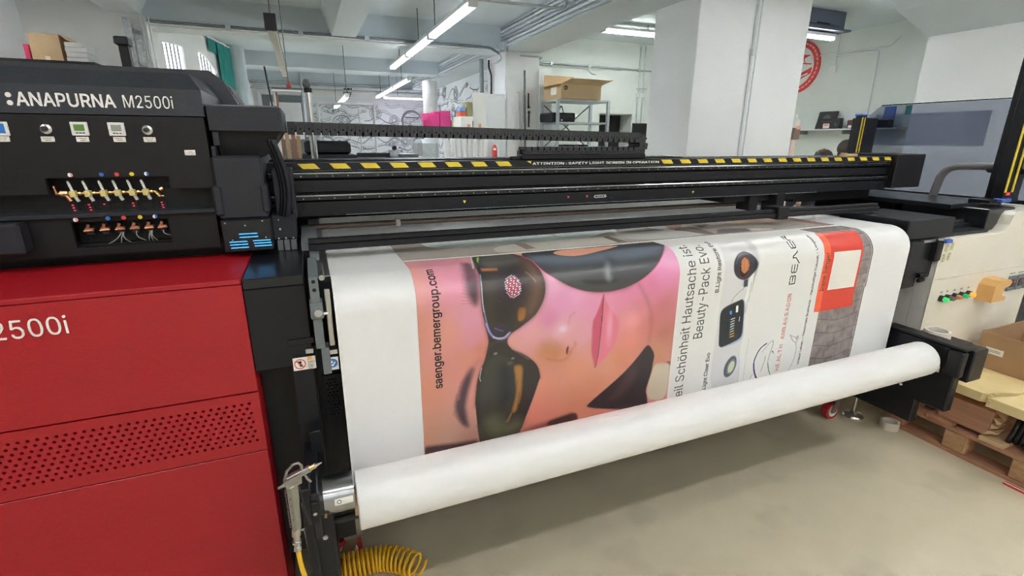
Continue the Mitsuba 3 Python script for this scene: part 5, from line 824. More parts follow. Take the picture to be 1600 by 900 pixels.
# ---- air gun with its yellow hose, hung at the left roll arm
ag = thing('air_gun', 'silver air blow gun with a coiled yellow hose hung on the roll arm', 'air gun')
yg = 1.06
def G(x, z, dy=0.0): return (x * yg / 1.12, yg + dy, 1.55 + (z - 1.55) * yg / 1.12)
part(ag, 'handle', hull([G(-0.124, 0.752, e) for e in (-0.010, 0.010)] + [G(-0.098, 0.758, e) for e in (-0.010, 0.010)] + [G(-0.124, 0.62, e) for e in (-0.009, 0.009)] + [G(-0.104, 0.63, e) for e in (-0.009, 0.009)] + [G(-0.112, 0.752, e) for e in (-0.014, 0.014)] + [G(-0.114, 0.63, e) for e in (-0.013, 0.013)]), GUN)
part(ag, 'grip_ribs', [cyl(G(-0.127, z, -0.009), G(-0.127, z, 0.009), 0.0022, 6) for z in np.arange(0.64, 0.745, 0.009)], GUN, True)
part(ag, 'barrel', [hull([G(-0.128, 0.770, e) for e in (-0.011, 0.011)] + [G(-0.122, 0.748, e) for e in (-0.011, 0.011)] + [G(-0.088, 0.785, e) for e in (-0.011, 0.011)] + [G(-0.088, 0.758, e) for e in (-0.011, 0.011)]), cyl(G(-0.118, 0.768), G(-0.068, 0.786), 0.0085, 14)], GUN)
part(ag, 'nozzle', cyl(G(-0.070, 0.785), G(-0.055, 0.790), 0.006, 10), BRASS); part(ag, 'nozzle_tip', cyl(G(-0.056, 0.7895), G(-0.040, 0.795), 0.0045, 10, 0.0012), STEEL)
part(ag, 'trigger', [tube([G(-0.126, 0.768), G(-0.118, 0.792), G(-0.104, 0.806), G(-0.092, 0.808), G(-0.086, 0.800), G(-0.084, 0.775)], 0.0035, 8), tube([G(-0.084, 0.78), G(-0.076, 0.758), G(-0.069, 0.748)], 0.003, 8), cyl(G(-0.124, 0.757), G(-0.142, 0.750), 0.0055, 10, 0.003)], GUN, True)
part(ag, 'maker_mark', [hull([G(-0.120 + 0.001 * k, z, -0.0142) for k in (0, 3) for z in (0.66 + 0.02 * q, 0.665 + 0.02 * q)] + [G(-0.116, 0.6625 + 0.02 * q, -0.0135)]) for q in range(4)], GREY, False)
part(ag, 'hose_coupling', [cyl(G(-0.116, 0.628), G(-0.118, 0.605), 0.0105, 12), cyl(G(-0.118, 0.606), G(-0.119, 0.570), 0.0075, 12), cyl(G(-0.119, 0.588), G(-0.1192, 0.582), 0.011, 6), cyl(G(-0.119, 0.572), G(-0.1195, 0.560), 0.0095, 6), tube([G(-0.103, 0.612), G(-0.098, 0.618), G(-0.11, 0.615)], 0.0015, 5)], STEEL)
part(ag, 'hanger', [tube(bend([G(-0.10, 0.742, 0.01), (-0.088, 1.09, 0.70)], 0.01), 0.003, 6), cyl(G(-0.100, 0.695, 0.0), (-0.080, 1.085, 0.655), 0.004, 6)], BLK)
hp_ = [G(-0.1195, 0.562), G(-0.118, 0.51), G(-0.110, 0.45), (-0.108, 1.10, 0.36), (-0.10, 1.16, 0.22), (-0.11, 1.30, 0.06), (-0.12, 1.42, 0.015), (-0.10, 1.50, 0.012)]
part(ag, 'hose', tube(bend(hp_, 0.08, 8), 0.0058, 10), HOSE, True, 'yellow air hose')
n_t, per = 21, 16; tt = np.linspace(0, 1, n_t * per)
cxx, cyy = -0.105 + 0.335 * tt, 1.555 - 0.02 * tt - 0.17 * np.clip(tt - 0.55, 0, 1) ** 2 * 2.6 + 0.0 * tt; a = tt * n_t * 2 * math.pi; Rc = 0.042
tang = np.stack([np.gradient(cxx), np.gradient(cyy)], 1); tang /= np.linalg.norm(tang, axis=1, keepdims=True)
co = np.stack([cxx + Rc * np.cos(a) * -tang[:, 1], cyy + Rc * np.cos(a) * tang[:, 0], Rc + 0.006 + Rc * np.sin(a)], 1)
part(ag, 'hose_coil', tube(co, 0.0055, 8), HOSE, True, 'coiled yellow hose on the floor')
PRINT = [
('l',[(1.033,0.1622),(1.067,0.2118),(1.092,0.2619),(1.105,0.3188),(1.098,0.2809),(1.102,0.337),(1.099,0.3894)],(150,85,80),0.016,0.45,0.01),
('p',[(1.137,0.485),(1.18,0.4926),(1.21,0.4958),(1.208,0.6537),(1.111,0.6331),(1.112,0.5601),(1.125,0.5145)],(196,180,158),0.006,1),
('p',[(1.095,0.3965),(1.061,0.4368),(1.022,0.4763),(0.9794,0.511),(0.9207,0.55),(0.8665,0.5856),(0.836,0.6102),(1.12,0.6765),(1.117,0.6304),(1.104,0.5909),(1.112,0.5601),(1.125,0.5145),(1.126,0.483),(1.131,0.4524),(1.12,0.4274)],(52,43,46),0.0035,1),
('p',[(1.024,0.496),(1.044,0.4841),(1.06,0.5184),(1.026,0.5672),(0.9658,0.6026),(0.9321,0.5955),(0.9747,0.557)],(78,56,54),0.02,0.8),
('p',[(1.188,0.486),(1.216,0.4868),(1.216,0.511)],(95,80,72),0.004,0.8),
('l',[(0.6834,0.3874),(0.7163,0.4002),(0.744,0.4043),(0.7604,0.397),(0.7726,0.3776)],(165,95,62),0.01,0.6,0.004),
('p',[(0.6604,0.3245),(0.6887,0.3255),(0.718,0.344),(0.7264,0.3771),(0.7088,0.3918),(0.6687,0.3744)],(176,115,72),0.03,0.55),
('p',[(0.7541,0.3799),(0.7551,0.3605),(0.7622,0.3528),(0.7643,0.3585),(0.7624,0.3759),(0.7592,0.3861)],(95,40,28),0.003,0.95),
('l',[(0.7669,0.3767),(0.7921,0.3558),(0.7878,0.3445)],(190,95,65),0.01,0.5,0.006),
('l',[(0.7611,0.2708),(0.7637,0.2472),(0.7814,0.2359)],(190,95,140),0.01,0.5,0.004),
('e',(0.7394,0.2883),(235,205,215),0.012,0.7,(0.012,0.01,0)),
('p',[(0.8901,0.1844),(0.881,0.2177),(0.8628,0.2605),(0.8509,0.2833),(0.862,0.2569),(0.853,0.2836),(0.8547,0.337),(0.8536,0.3838),(0.8611,0.4179),(0.8723,0.4533),(0.8811,0.4066),(0.8867,0.3419),(0.8901,0.2888),(0.8877,0.2533),(0.893,0.254)],(190,82,106),0.005,1),
('p',[(0.8932,0.1848),(0.9036,0.2135),(0.9252,0.2441),(0.9509,0.2723),(0.9569,0.2981),(0.9554,0.2622),(0.9631,0.299),(0.9594,0.353),(0.9455,0.3803),(0.9191,0.413),(0.8933,0.4421),(0.8731,0.4541),(0.8823,0.4068),(0.8886,0.3422),(0.8917,0.289),(0.8923,0.2539),(0.893,0.2716)],(214,116,132),0.006,1),
('e',(0.9234,0.3078),(232,160,180),0.012,0.7,(0.01,0.055,0)),
('l',[(0.891,0.1862),(0.8909,0.2397),(0.8919,0.2891),(0.8877,0.2533),(0.8901,0.2888),(0.8874,0.342),(0.8831,0.4069),(0.8735,0.4535)],(110,30,42),0.003,0.9,0.0035),
('l',[(0.8574,0.3375),(0.8544,0.3839),(0.8698,0.4454)],(200,110,100),0.006,0.5,0.003),
('p',[(0.4199,0.0065),(0.4416,0.0022),(0.4571,0.0381),(0.4567,0.0718),(0.4469,0.142),(0.4378,0.1714),(0.4257,0.1606),(0.4128,0.1411),(0.4059,0.1199),(0.4075,0.0899),(0.412,0.0548)],(76,58,64),0.016,0.85),
('p',[(0.4187,0.0974),(0.4514,0.0946),(0.4463,0.1419),(0.4363,0.1681),(0.42,0.1478)],(55,42,48),0.014,0.6),
('l',[(0.4274,0.092),(0.4139,0.0774),(0.4061,0.0658)],(80,58,68),0.0025,0.4,0.001),
('l',[(0.4272,0.1007),(0.4108,0.0883),(0.4026,0.0789)],(80,58,68),0.0025,0.4,0.001),
('l',[(0.4272,0.1092),(0.4082,0.0987),(0.3997,0.0909)],(80,58,68),0.0025,0.4,0.001),
('l',[(0.4274,0.1175),(0.4058,0.1087),(0.3972,0.1024)],(80,58,68),0.0025,0.4,0.001),
('l',[(0.4279,0.1258),(0.4037,0.1185),(0.3951,0.1134)],(80,58,68),0.0025,0.4,0.001),
('l',[(0.4286,0.134),(0.4019,0.1282),(0.3934,0.1243)],(80,58,68),0.0025,0.4,0.001),
('l',[(0.4294,0.1424),(0.4004,0.1379),(0.3919,0.1352)],(80,58,68),0.0025,0.4,0.001),
('l',[(0.4305,0.1508),(0.3991,0.1478),(0.3908,0.1462)],(80,58,68),0.0025,0.4,0.001),
('l',[(0.4318,0.1596),(0.3982,0.1579),(0.39,0.1575)],(80,58,68),0.0025,0.4,0.001),
('l',[(0.4159,0.0146),(0.4244,-0.0249)],(80,60,66),0.002,0.45,0.0009),
('l',[(0.4175,0.0217),(0.4246,-0.0125)],(80,60,66),0.002,0.45,0.0009),
('l',[(0.4194,0.0279),(0.4313,-0.0223)],(80,60,66),0.002,0.45,0.0009),
('l',[(0.4264,0.0171),(0.4314,-0.0098)],(80,60,66),0.002,0.45,0.0009),
('l',[(0.4281,0.0238),(0.4382,-0.0197)],(80,60,66),0.002,0.45,0.0009),
('l',[(0.43,0.0298),(0.4382,-0.0072)],(80,60,66),0.002,0.45,0.0009),
('l',[(0.4369,0.0194),(0.445,-0.017)],(80,60,66),0.002,0.45,0.0009),
('l',[(0.4387,0.0259),(0.445,-0.0046)],(80,60,66),0.002,0.45,0.0009),
('p',[(0.4159,0.3718),(0.4285,0.3757),(0.4199,0.4077),(0.4052,0.4558),(0.3954,0.5055),(0.3954,0.5055),(0.3993,0.5485),(0.4066,0.5876),(0.3857,0.5737),(0.3687,0.545),(0.3589,0.501),(0.3698,0.4486),(0.3689,0.4825),(0.3764,0.4398),(0.3948,0.3963)],(58,44,58),0.011,0.92),
('l',[(0.3684,0.4996),(0.3585,0.5148),(0.3518,0.5272)],(66,44,48),0.002,0.8,0.001),
('l',[(0.3711,0.5065),(0.3615,0.5206),(0.356,0.5326)],(66,44,48),0.002,0.8,0.001),
('l',[(0.3738,0.5133),(0.3645,0.5265),(0.3603,0.5382)],(66,44,48),0.002,0.8,0.001),
('l',[(0.3765,0.5201),(0.3675,0.5325),(0.3646,0.5437)],(66,44,48),0.002,0.8,0.001),
('l',[(0.3792,0.527),(0.3705,0.5384),(0.3689,0.5493)],(66,44,48),0.002,0.8,0.001),
('l',[(0.3819,0.5339),(0.3736,0.5443),(0.3733,0.5548)],(66,44,48),0.002,0.8,0.001),
('l',[(0.3846,0.5409),(0.3766,0.5503),(0.3776,0.5605)],(66,44,48),0.002,0.8,0.001),
('l',[(0.3873,0.5479),(0.3797,0.5563),(0.382,0.5661)],(66,44,48),0.002,0.8,0.001),
('l',[(0.3901,0.5548),(0.3828,0.5624),(0.3864,0.5717)],(66,44,48),0.002,0.8,0.001),
('l',[(0.3928,0.5619),(0.3859,0.5684),(0.3908,0.5774)],(66,44,48),0.002,0.8,0.001),
('l',[(0.3898,0.4087),(0.3769,0.4196)],(70,48,55),0.002,0.7,0.001),
('l',[(0.3866,0.4209),(0.3738,0.4311)],(70,48,55),0.002,0.7,0.001),
('l',[(0.3835,0.4331),(0.3706,0.4427)],(70,48,55),0.002,0.7,0.001),
('l',[(0.3803,0.4453),(0.3675,0.4542)],(70,48,55),0.002,0.7,0.001),
('l',[(0.3772,0.4576),(0.3643,0.4658)],(70,48,55),0.002,0.7,0.001),
('l',[(0.374,0.4699),(0.3611,0.4775)],(70,48,55),0.002,0.7,0.001),
('l',[(0.3708,0.4822),(0.358,0.4891)],(70,48,55),0.002,0.7,0.001),
('l',[(0.3676,0.4946),(0.3548,0.5008)],(70,48,55),0.002,0.7,0.001),
('p',[(0.4031,0.3778),(0.4353,0.3536),(0.4481,0.3459),(0.4348,0.3836),(0.4184,0.4074)],(150,92,92),0.02,0.5),
('p',[(0.2545,0.6194),(0.2854,0.622),(0.3326,0.6287),(0.381,0.6344),(0.4373,0.6369),(0.4302,0.6572),(0.3639,0.6622),(0.2675,0.6728),(0.2491,0.6678)],(62,45,48),0.01,0.95),
('p',[(0.5866,0.6437),(0.641,0.634),(0.6965,0.6278),(0.7532,0.6196),(0.7916,0.6147),(0.7946,0.6781),(0.5869,0.6666)],(120,62,55),0.014,0.85),
('p',[(0.6965,0.6278),(0.7532,0.6215),(0.8112,0.6151),(0.8146,0.6829),(0.6857,0.6445)],(45,36,38),0.006,0.9),
('l',[(0.48,-0.0836),(0.4556,0.0379),(0.4583,0.072),(0.4517,0.1189),(0.4518,0.1608),(0.4574,0.2052),(0.4711,0.2516),(0.4587,0.218),(0.4715,0.2678),(0.476,0.2945),(0.4703,0.3199),(0.4608,0.3581),(0.4443,0.3887),(0.434,0.4274),(0.4283,0.4778),(0.4271,0.5124)],(120,62,48),0.012,0.6,0.005),
('l',[(0.6606,0.4533),(0.6525,0.4161),(0.6361,0.3893),(0.6008,0.3583),(0.553,0.33),(0.5396,0.3111),(0.5389,0.2944),(0.552,0.2766),(0.5826,0.2612)],(150,80,62),0.01,0.5,0.005),
('p',[(0.48,-0.0836),(0.462,0.0031),(0.4556,0.0379),(0.4583,0.072),(0.4517,0.1189),(0.4518,0.1608),(0.4574,0.2052),(0.4711,0.2516),(0.4587,0.218),(0.4715,0.2678),(0.476,0.2945),(0.4703,0.3199),(0.4608,0.3581),(0.4443,0.3887),(0.434,0.4274),(0.4283,0.4778),(0.4271,0.5124),(0.4274,0.4949),(0.4317,0.5666),(0.4399,0.6449),(0.4436,0.6681),(0.5654,0.6689),(0.5902,0.6408),(0.6093,0.589),(0.6386,0.5141),(0.656,0.4596),(0.6606,0.4533),(0.6525,0.4161),(0.6361,0.3893),(0.6008,0.3583),(0.553,0.33),(0.5396,0.3111),(0.5389,0.2944),(0.552,0.2766),(0.5826,0.2612),(0.616,0.2395),(0.5804,0.2642),(0.6172,0.2397),(0.644,0.2169),(0.6195,0.2444),(0.6495,0.2088),(0.6674,0.1718),(0.6711,0.134),(0.6703,0.1058),(0.6631,0.0705),(0.6518,0.0375),(0.6468,-0.0145),(0.6311,-0.0435),(0.6177,-0.0856)],(50,46,43),0.0022,1),
('p',[(0.4704,0.0734),(0.6354,0.0387),(0.651,0.0569),(0.6673,0.1119),(0.667,0.146),(0.6624,0.1745),(0.6194,0.2378),(0.577,0.2604),(0.5112,0.2542),(0.476,0.2331),(0.4672,0.172)],(66,58,50),0.02,0.9),
('p',[(0.6259,-0.02),(0.6498,0.0426),(0.6679,0.1087),(0.667,0.146),(0.6494,0.2023),(0.6124,0.227),(0.598,0.1509),(0.6162,0.096)],(108,80,66),0.035,0.8),
('p',[(0.4891,-0.065),(0.6241,-0.0751),(0.6241,0.0247),(0.563,0.0531),(0.4708,0.0497)],(92,86,82),0.022,0.8),
('p',[(0.4799,0.158),(0.5598,0.1803),(0.5737,0.2599),(0.5112,0.2542),(0.4792,0.2335)],(42,40,36),0.03,0.7),
('p',[(0.5747,0.1918),(0.6013,0.1935),(0.6,0.2242),(0.5935,0.2364),(0.5751,0.2388)],(170,108,50),0.006,0.75),
('p',[(0.4715,0.0476),(0.5239,0.0532),(0.521,0.0624),(0.4714,0.0583)],(190,120,85),0.005,0.7),
('l',[(0.6127,0.0785),(0.6268,0.0938),(0.6392,0.1142)],(170,140,125),0.004,0.6,0.0025),
('e',(0.5581,0.1272),(46,38,46),0.03,0.75,(0.06,0.08,0.15)),
('l',[(0.4613,0.0723),(0.4563,0.1194),(0.4564,0.1613),(0.4638,0.1997),(0.4743,0.2521),(0.4687,0.2289),(0.4779,0.2591),(0.4938,0.2842)],(160,160,190),0.0025,0.8,0.0028),
('l',[(0.4595,0.0955),(0.4555,0.1429),(0.4607,0.193)],(225,220,225),0.0015,0.8,0.0016),
('l',[(0.4764,-0.0774),(0.4537,0.0193),(0.4482,0.0418)],(225,225,215),0.003,0.8,0.004),
('p',[(0.4914,-0.0567),(0.4982,-0.057),(0.4736,0.0117),(0.4746,-0.0057)],(175,215,80),0.003,0.9),
('p',[(0.4766,-0.0623),(0.4921,-0.0638),(0.4602,0.0436),(0.4512,0.0423)],(58,66,48),0.006,0.8),
('l',[(0.4686,0.2321),(0.4779,0.2623),(0.4938,0.2826),(0.5132,0.2905),(0.5329,0.2902),(0.5477,0.2726)],(160,150,205),0.004,0.85,0.005),
('l',[(0.4906,0.2788),(0.51,0.2883),(0.5296,0.2864),(0.5428,0.2752)],(228,222,240),0.002,0.9,0.0022),
('l',[(0.4972,0.2506),(0.5101,0.2589),(0.5231,0.2631)],(190,185,200),0.002,0.7,0.002),
('e',(0.5117,0.2608),(60,45,80),0.012,0.6,(0.025,0.018,0)),
('l',[(0.4676,0.326),(0.4905,0.2968),(0.5362,0.3023)],(80,72,70),0.006,0.6,0.003),
('p',[(0.4673,0.3592),(0.5,0.3447),(0.5397,0.3548),(0.5704,0.4013),(0.5779,0.473),(0.575,0.5445),(0.5712,0.5074),(0.5646,0.5531),(0.5403,0.6028),(0.4813,0.6479),(0.4512,0.6037),(0.4436,0.5514),(0.4441,0.5161),(0.4486,0.4302)],(62,60,52),0.012,0.8),
('p',[(0.5064,0.383),(0.533,0.3707),(0.5636,0.407),(0.5693,0.4891),(0.561,0.5414),(0.5608,0.5053),(0.5195,0.5432),(0.5094,0.4946)],(36,40,44),0.03,0.85),
('p',[(0.4516,0.5712),(0.499,0.5567),(0.5368,0.5983),(0.5754,0.5887),(0.6007,0.6169),(0.5617,0.649),(0.4745,0.6462)],(98,98,74),0.03,0.75),
('p',[(0.4314,0.5845),(0.4448,0.5804),(0.4643,0.6436),(0.4439,0.6459)],(70,68,60),0.006,0.7),
('p',[(0.5618,0.3929),(0.584,0.3916),(0.5945,0.4057),(0.5916,0.4543),(0.5904,0.497),(0.5786,0.5452),(0.5849,0.4815),(0.5751,0.5555),(0.5612,0.567),(0.5558,0.5549),(0.5712,0.5074),(0.5734,0.4368),(0.5716,0.4717),(0.5671,0.4216)],(168,116,58),0.007,0.8),
('l',[(0.5542,0.5655),(0.5455,0.5855),(0.5386,0.595)],(170,120,62),0.004,0.8,0.004),
('l',[(0.4509,0.3798),(0.4433,0.4121),(0.447,0.4265)],(215,210,205),0.0015,0.8,0.0016),
('l',[(0.553,0.3317),(0.5836,0.352),(0.6149,0.378)],(120,110,100),0.002,0.7,0.0022),
('e',(0.4984,0.3378),(150,140,130),0.003,0.7,(0.006,0.004,0)),
('e',(0.5582,0.3648),(150,140,120),0.003,0.7,(0.005,0.003,0)),
('e',(0.5482,0.3801),(100,88,60),0.004,0.6,(0.01,0.006,0)),
('e',(0.5604,0.1214),(60,30,60),0.004,0.6,(0.034,0.043,0.45)),
('e',(0.5347,0.1268),(245,240,250),0.0012,1,(0.0016,0.0016,0)),
('e',(0.5382,0.1391),(245,240,250),0.0012,1,(0.0016,0.0016,0)),
('e',(0.5355,0.1124),(245,240,250),0.0012,1,(0.0016,0.0016,0)),
('e',(0.5351,0.1196),(245,240,250),0.0012,1,(0.0016,0.0016,0)),
('e',(0.539,0.1247),(245,240,250),0.0012,1,(0.0024,0.0024,0)),
('e',(0.5386,0.1319),(245,240,250),0.0012,1,(0.0016,0.0016,0)),
('e',(0.5426,0.137),(205,60,100),0.0012,1,(0.0024,0.0024,0)),
('e',(0.5422,0.1442),(245,240,250),0.0012,1,(0.0016,0.0016,0)),
('e',(0.5461,0.1493),(245,240,250),0.0012,1,(0.0016,0.0016,0)),
('e',(0.5359,0.1052),(245,240,250),0.0012,1,(0.0016,0.0016,0)),
('e',(0.5398,0.1103),(205,60,100),0.0012,1,(0.0024,0.0024,0)),
('e',(0.5394,0.1175),(245,240,250),0.0012,1,(0.0024,0.0024,0)),
('e',(0.5434,0.1226),(205,60,100),0.0012,1,(0.0024,0.0024,0)),
('e',(0.543,0.1298),(205,60,100),0.0012,1,(0.0024,0.0024,0)),
('e',(0.5469,0.1349),(245,240,250),0.0012,1,(0.0024,0.0024,0)),
('e',(0.5465,0.1421),(205,60,100),0.0012,1,(0.0024,0.0024,0)),
('e',(0.5505,0.1472),(205,60,100),0.0012,1,(0.0024,0.0024,0)),
('e',(0.5501,0.1544),(245,240,250),0.0012,1,(0.0016,0.0016,0)),
('e',(0.5406,0.096),(245,240,250),0.0012,1,(0.0016,0.0016,0)),
('e',(0.5402,0.1031),(245,240,250),0.0012,1,(0.0016,0.0016,0)),
('e',(0.5442,0.1082),(245,240,250),0.0012,1,(0.0024,0.0024,0)),
('e',(0.5438,0.1154),(205,60,100),0.0012,1,(0.0024,0.0024,0)),
('e',(0.5477,0.1205),(205,60,100),0.0012,1,(0.0024,0.0024,0)),
('e',(0.5473,0.1277),(245,240,250),0.0012,1,(0.0024,0.0024,0)),
('e',(0.5513,0.1328),(205,60,100),0.0012,1,(0.0024,0.0024,0)),
('e',(0.5509,0.14),(205,60,100),0.0012,1,(0.0024,0.0024,0)),
('e',(0.5549,0.1451),(245,240,250),0.0012,1,(0.0024,0.0024,0)),
('e',(0.5545,0.1523),(245,240,250),0.0012,1,(0.0016,0.0016,0)),
('e',(0.5584,0.1574),(245,240,250),0.0012,1,(0.0016,0.0016,0)),
('e',(0.545,0.0938),(245,240,250),0.0012,1,(0.0016,0.0016,0)),
('e',(0.5446,0.101),(245,240,250),0.0012,1,(0.0024,0.0024,0)),
('e',(0.5485,0.1061),(205,60,100),0.0012,1,(0.0024,0.0024,0)),
('e',(0.5481,0.1133),(205,60,100),0.0012,1,(0.0024,0.0024,0)),
('e',(0.5521,0.1184),(245,240,250),0.0012,1,(0.0024,0.0024,0)),
('e',(0.5517,0.1256),(205,60,100),0.0012,1,(0.0024,0.0024,0)),
('e',(0.5556,0.1307),(205,60,100),0.0012,1,(0.0024,0.0024,0)),
('e',(0.5553,0.1379),(245,240,250),0.0012,1,(0.0024,0.0024,0)),
('e',(0.5592,0.143),(205,60,100),0.0012,1,(0.0024,0.0024,0)),
('e',(0.5588,0.1502),(205,60,100),0.0012,1,(0.0024,0.0024,0)),
('e',(0.5628,0.1553),(245,240,250),0.0012,1,(0.0016,0.0016,0)),
('e',(0.5493,0.0917),(245,240,250),0.0012,1,(0.0016,0.0016,0)),
('e',(0.5489,0.0989),(205,60,100),0.0012,1,(0.0024,0.0024,0)),
('e',(0.5529,0.104),(205,60,100),0.0012,1,(0.0024,0.0024,0)),
('e',(0.5525,0.1112),(245,240,250),0.0012,1,(0.0024,0.0024,0)),
('e',(0.5564,0.1163),(205,60,100),0.0012,1,(0.0024,0.0024,0)),
('e',(0.556,0.1235),(205,60,100),0.0012,1,(0.0024,0.0024,0)),
('e',(0.56,0.1286),(245,240,250),0.0012,1,(0.0024,0.0024,0)),
('e',(0.5596,0.1358),(205,60,100),0.0012,1,(0.0024,0.0024,0)),
('e',(0.5636,0.1409),(205,60,100),0.0012,1,(0.0024,0.0024,0)),
('e',(0.5632,0.1481),(245,240,250),0.0012,1,(0.0024,0.0024,0)),
('e',(0.5671,0.1532),(245,240,250),0.0012,1,(0.0016,0.0016,0)),
('e',(0.5537,0.0896),(245,240,250),0.0012,1,(0.0016,0.0016,0)),
('e',(0.5533,0.0968),(205,60,100),0.0012,1,(0.0024,0.0024,0)),
('e',(0.5572,0.1019),(245,240,250),0.0012,1,(0.0024,0.0024,0)),
('e',(0.5568,0.1091),(205,60,100),0.0012,1,(0.0024,0.0024,0)),
('e',(0.5608,0.1142),(205,60,100),0.0012,1,(0.0024,0.0024,0)),
('e',(0.5604,0.1214),(245,240,250),0.0012,1,(0.0024,0.0024,0)),
('e',(0.5644,0.1265),(205,60,100),0.0012,1,(0.0024,0.0024,0)),
('e',(0.564,0.1337),(205,60,100),0.0012,1,(0.0024,0.0024,0)),
('e',(0.5679,0.1388),(245,240,250),0.0012,1,(0.0024,0.0024,0)),
('e',(0.5675,0.146),(205,60,100),0.0012,1,(0.0024,0.0024,0)),
('e',(0.5715,0.1511),(245,240,250),0.0012,1,(0.0016,0.0016,0)),
('e',(0.558,0.0875),(245,240,250),0.0012,1,(0.0016,0.0016,0)),
('e',(0.5576,0.0947),(245,240,250),0.0012,1,(0.0024,0.0024,0)),
('e',(0.5616,0.0998),(205,60,100),0.0012,1,(0.0024,0.0024,0)),
('e',(0.5612,0.107),(205,60,100),0.0012,1,(0.0024,0.0024,0)),
('e',(0.5652,0.1121),(245,240,250),0.0012,1,(0.0024,0.0024,0)),
('e',(0.5648,0.1193),(205,60,100),0.0012,1,(0.0024,0.0024,0)),
('e',(0.5687,0.1244),(205,60,100),0.0012,1,(0.0024,0.0024,0)),
('e',(0.5683,0.1316),(245,240,250),0.0012,1,(0.0024,0.0024,0)),
('e',(0.5723,0.1367),(205,60,100),0.0012,1,(0.0024,0.0024,0)),
('e',(0.5719,0.1439),(205,60,100),0.0012,1,(0.0024,0.0024,0)),
('e',(0.5758,0.149),(245,240,250),0.0012,1,(0.0016,0.0016,0)),
('e',(0.5624,0.0854),(245,240,250),0.0012,1,(0.0016,0.0016,0)),
('e',(0.562,0.0926),(205,60,100),0.0012,1,(0.0024,0.0024,0)),
('e',(0.5659,0.0977),(205,60,100),0.0012,1,(0.0024,0.0024,0)),
('e',(0.5655,0.1049),(245,240,250),0.0012,1,(0.0024,0.0024,0)),
('e',(0.5695,0.11),(205,60,100),0.0012,1,(0.0024,0.0024,0)),
('e',(0.5691,0.1172),(205,60,100),0.0012,1,(0.0024,0.0024,0)),
('e',(0.5731,0.1223),(245,240,250),0.0012,1,(0.0024,0.0024,0)),
('e',(0.5727,0.1295),(205,60,100),0.0012,1,(0.0024,0.0024,0)),
('e',(0.5766,0.1346),(205,60,100),0.0012,1,(0.0024,0.0024,0)),
('e',(0.5762,0.1418),(245,240,250),0.0012,1,(0.0024,0.0024,0)),
('e',(0.5802,0.1468),(245,240,250),0.0012,1,(0.0016,0.0016,0)),
('e',(0.5663,0.0905),(245,240,250),0.0012,1,(0.0016,0.0016,0)),
('e',(0.5703,0.0956),(245,240,250),0.0012,1,(0.0024,0.0024,0)),
('e',(0.5699,0.1028),(205,60,100),0.0012,1,(0.0024,0.0024,0)),
('e',(0.5739,0.1079),(205,60,100),0.0012,1,(0.0024,0.0024,0)),
('e',(0.5735,0.1151),(245,240,250),0.0012,1,(0.0024,0.0024,0)),
('e',(0.5774,0.1202),(205,60,100),0.0012,1,(0.0024,0.0024,0)),
('e',(0.577,0.1274),(205,60,100),0.0012,1,(0.0024,0.0024,0)),
('e',(0.581,0.1325),(245,240,250),0.0012,1,(0.0024,0.0024,0)),
('e',(0.5806,0.1397),(245,240,250),0.0012,1,(0.0016,0.0016,0)),
('e',(0.5707,0.0884),(245,240,250),0.0012,1,(0.0016,0.0016,0)),
('e',(0.5747,0.0935),(245,240,250),0.0012,1,(0.0016,0.0016,0)),
('e',(0.5743,0.1007),(205,60,100),0.0012,1,(0.0024,0.0024,0)),
('e',(0.5782,0.1058),(245,240,250),0.0012,1,(0.0024,0.0024,0)),
('e',(0.5778,0.113),(205,60,100),0.0012,1,(0.0024,0.0024,0)),
('e',(0.5818,0.1181),(205,60,100),0.0012,1,(0.0024,0.0024,0)),
('e',(0.5814,0.1253),(245,240,250),0.0012,1,(0.0024,0.0024,0)),
('e',(0.5853,0.1304),(245,240,250),0.0012,1,(0.0016,0.0016,0)),
('e',(0.5849,0.1376),(245,240,250),0.0012,1,(0.0016,0.0016,0)),
('e',(0.5786,0.0986),(245,240,250),0.0012,1,(0.0016,0.0016,0)),
('e',(0.5826,0.1037),(245,240,250),0.0012,1,(0.0016,0.0016,0)),
('e',(0.5822,0.1109),(245,240,250),0.0012,1,(0.0016,0.0016,0)),
('e',(0.5861,0.116),(245,240,250),0.0012,1,(0.0016,0.0016,0)),
('e',(0.5857,0.1232),(245,240,250),0.0012,1,(0.0016,0.0016,0)),
('p',[(0.6552,-0.05),(0.7268,-0.0712),(0.7821,-0.084),(0.7996,-0.0807),(1.066,-0.0659),(1.277,-0.0852),(1.174,0.0476),(1.135,0.0883),(1.091,0.1235),(1.036,0.1542),(0.9782,0.1723),(0.9204,0.1803),(0.8631,0.1759),(0.8069,0.1638),(0.7525,0.1416),(0.7039,0.1098),(0.675,0.0871),(0.659,0.0629),(0.649,0.028),(0.6309,-0.0101)],(205,60,95),0.0045,0.85),
('p',[(0.6733,-0.0917),(0.7996,-0.0807),(1.077,-0.081),(1.29,-0.1013),(1.171,0.0473),(1.132,0.088),(1.088,0.1232),(1.034,0.1526),(0.9761,0.1707),(0.9203,0.1783),(0.863,0.1738),(0.8068,0.1618),(0.7544,0.1399),(0.7059,0.1081),(0.6773,0.0852),(0.6615,0.0607),(0.6535,0.0255),(0.6348,-0.0191)],(66,66,68),0.002,1),
('p',[(0.6497,-0.021),(0.7468,0.0008),(0.8028,0.0344),(0.9063,0.0245),(1.024,-0.0092),(1.206,-0.0031),(1.164,0.0545),(1.016,0.0684),(0.8626,0.0645),(0.7197,0.0587),(0.6562,0.0435)],(98,104,114),0.022,0.9),
('p',[(0.704,0.1092),(0.8105,0.11),(0.9194,0.1272),(1.036,0.1318),(0.9977,0.1689),(0.9202,0.1776),(0.8442,0.1707),(0.7526,0.1394)],(72,70,68),0.02,0.7),
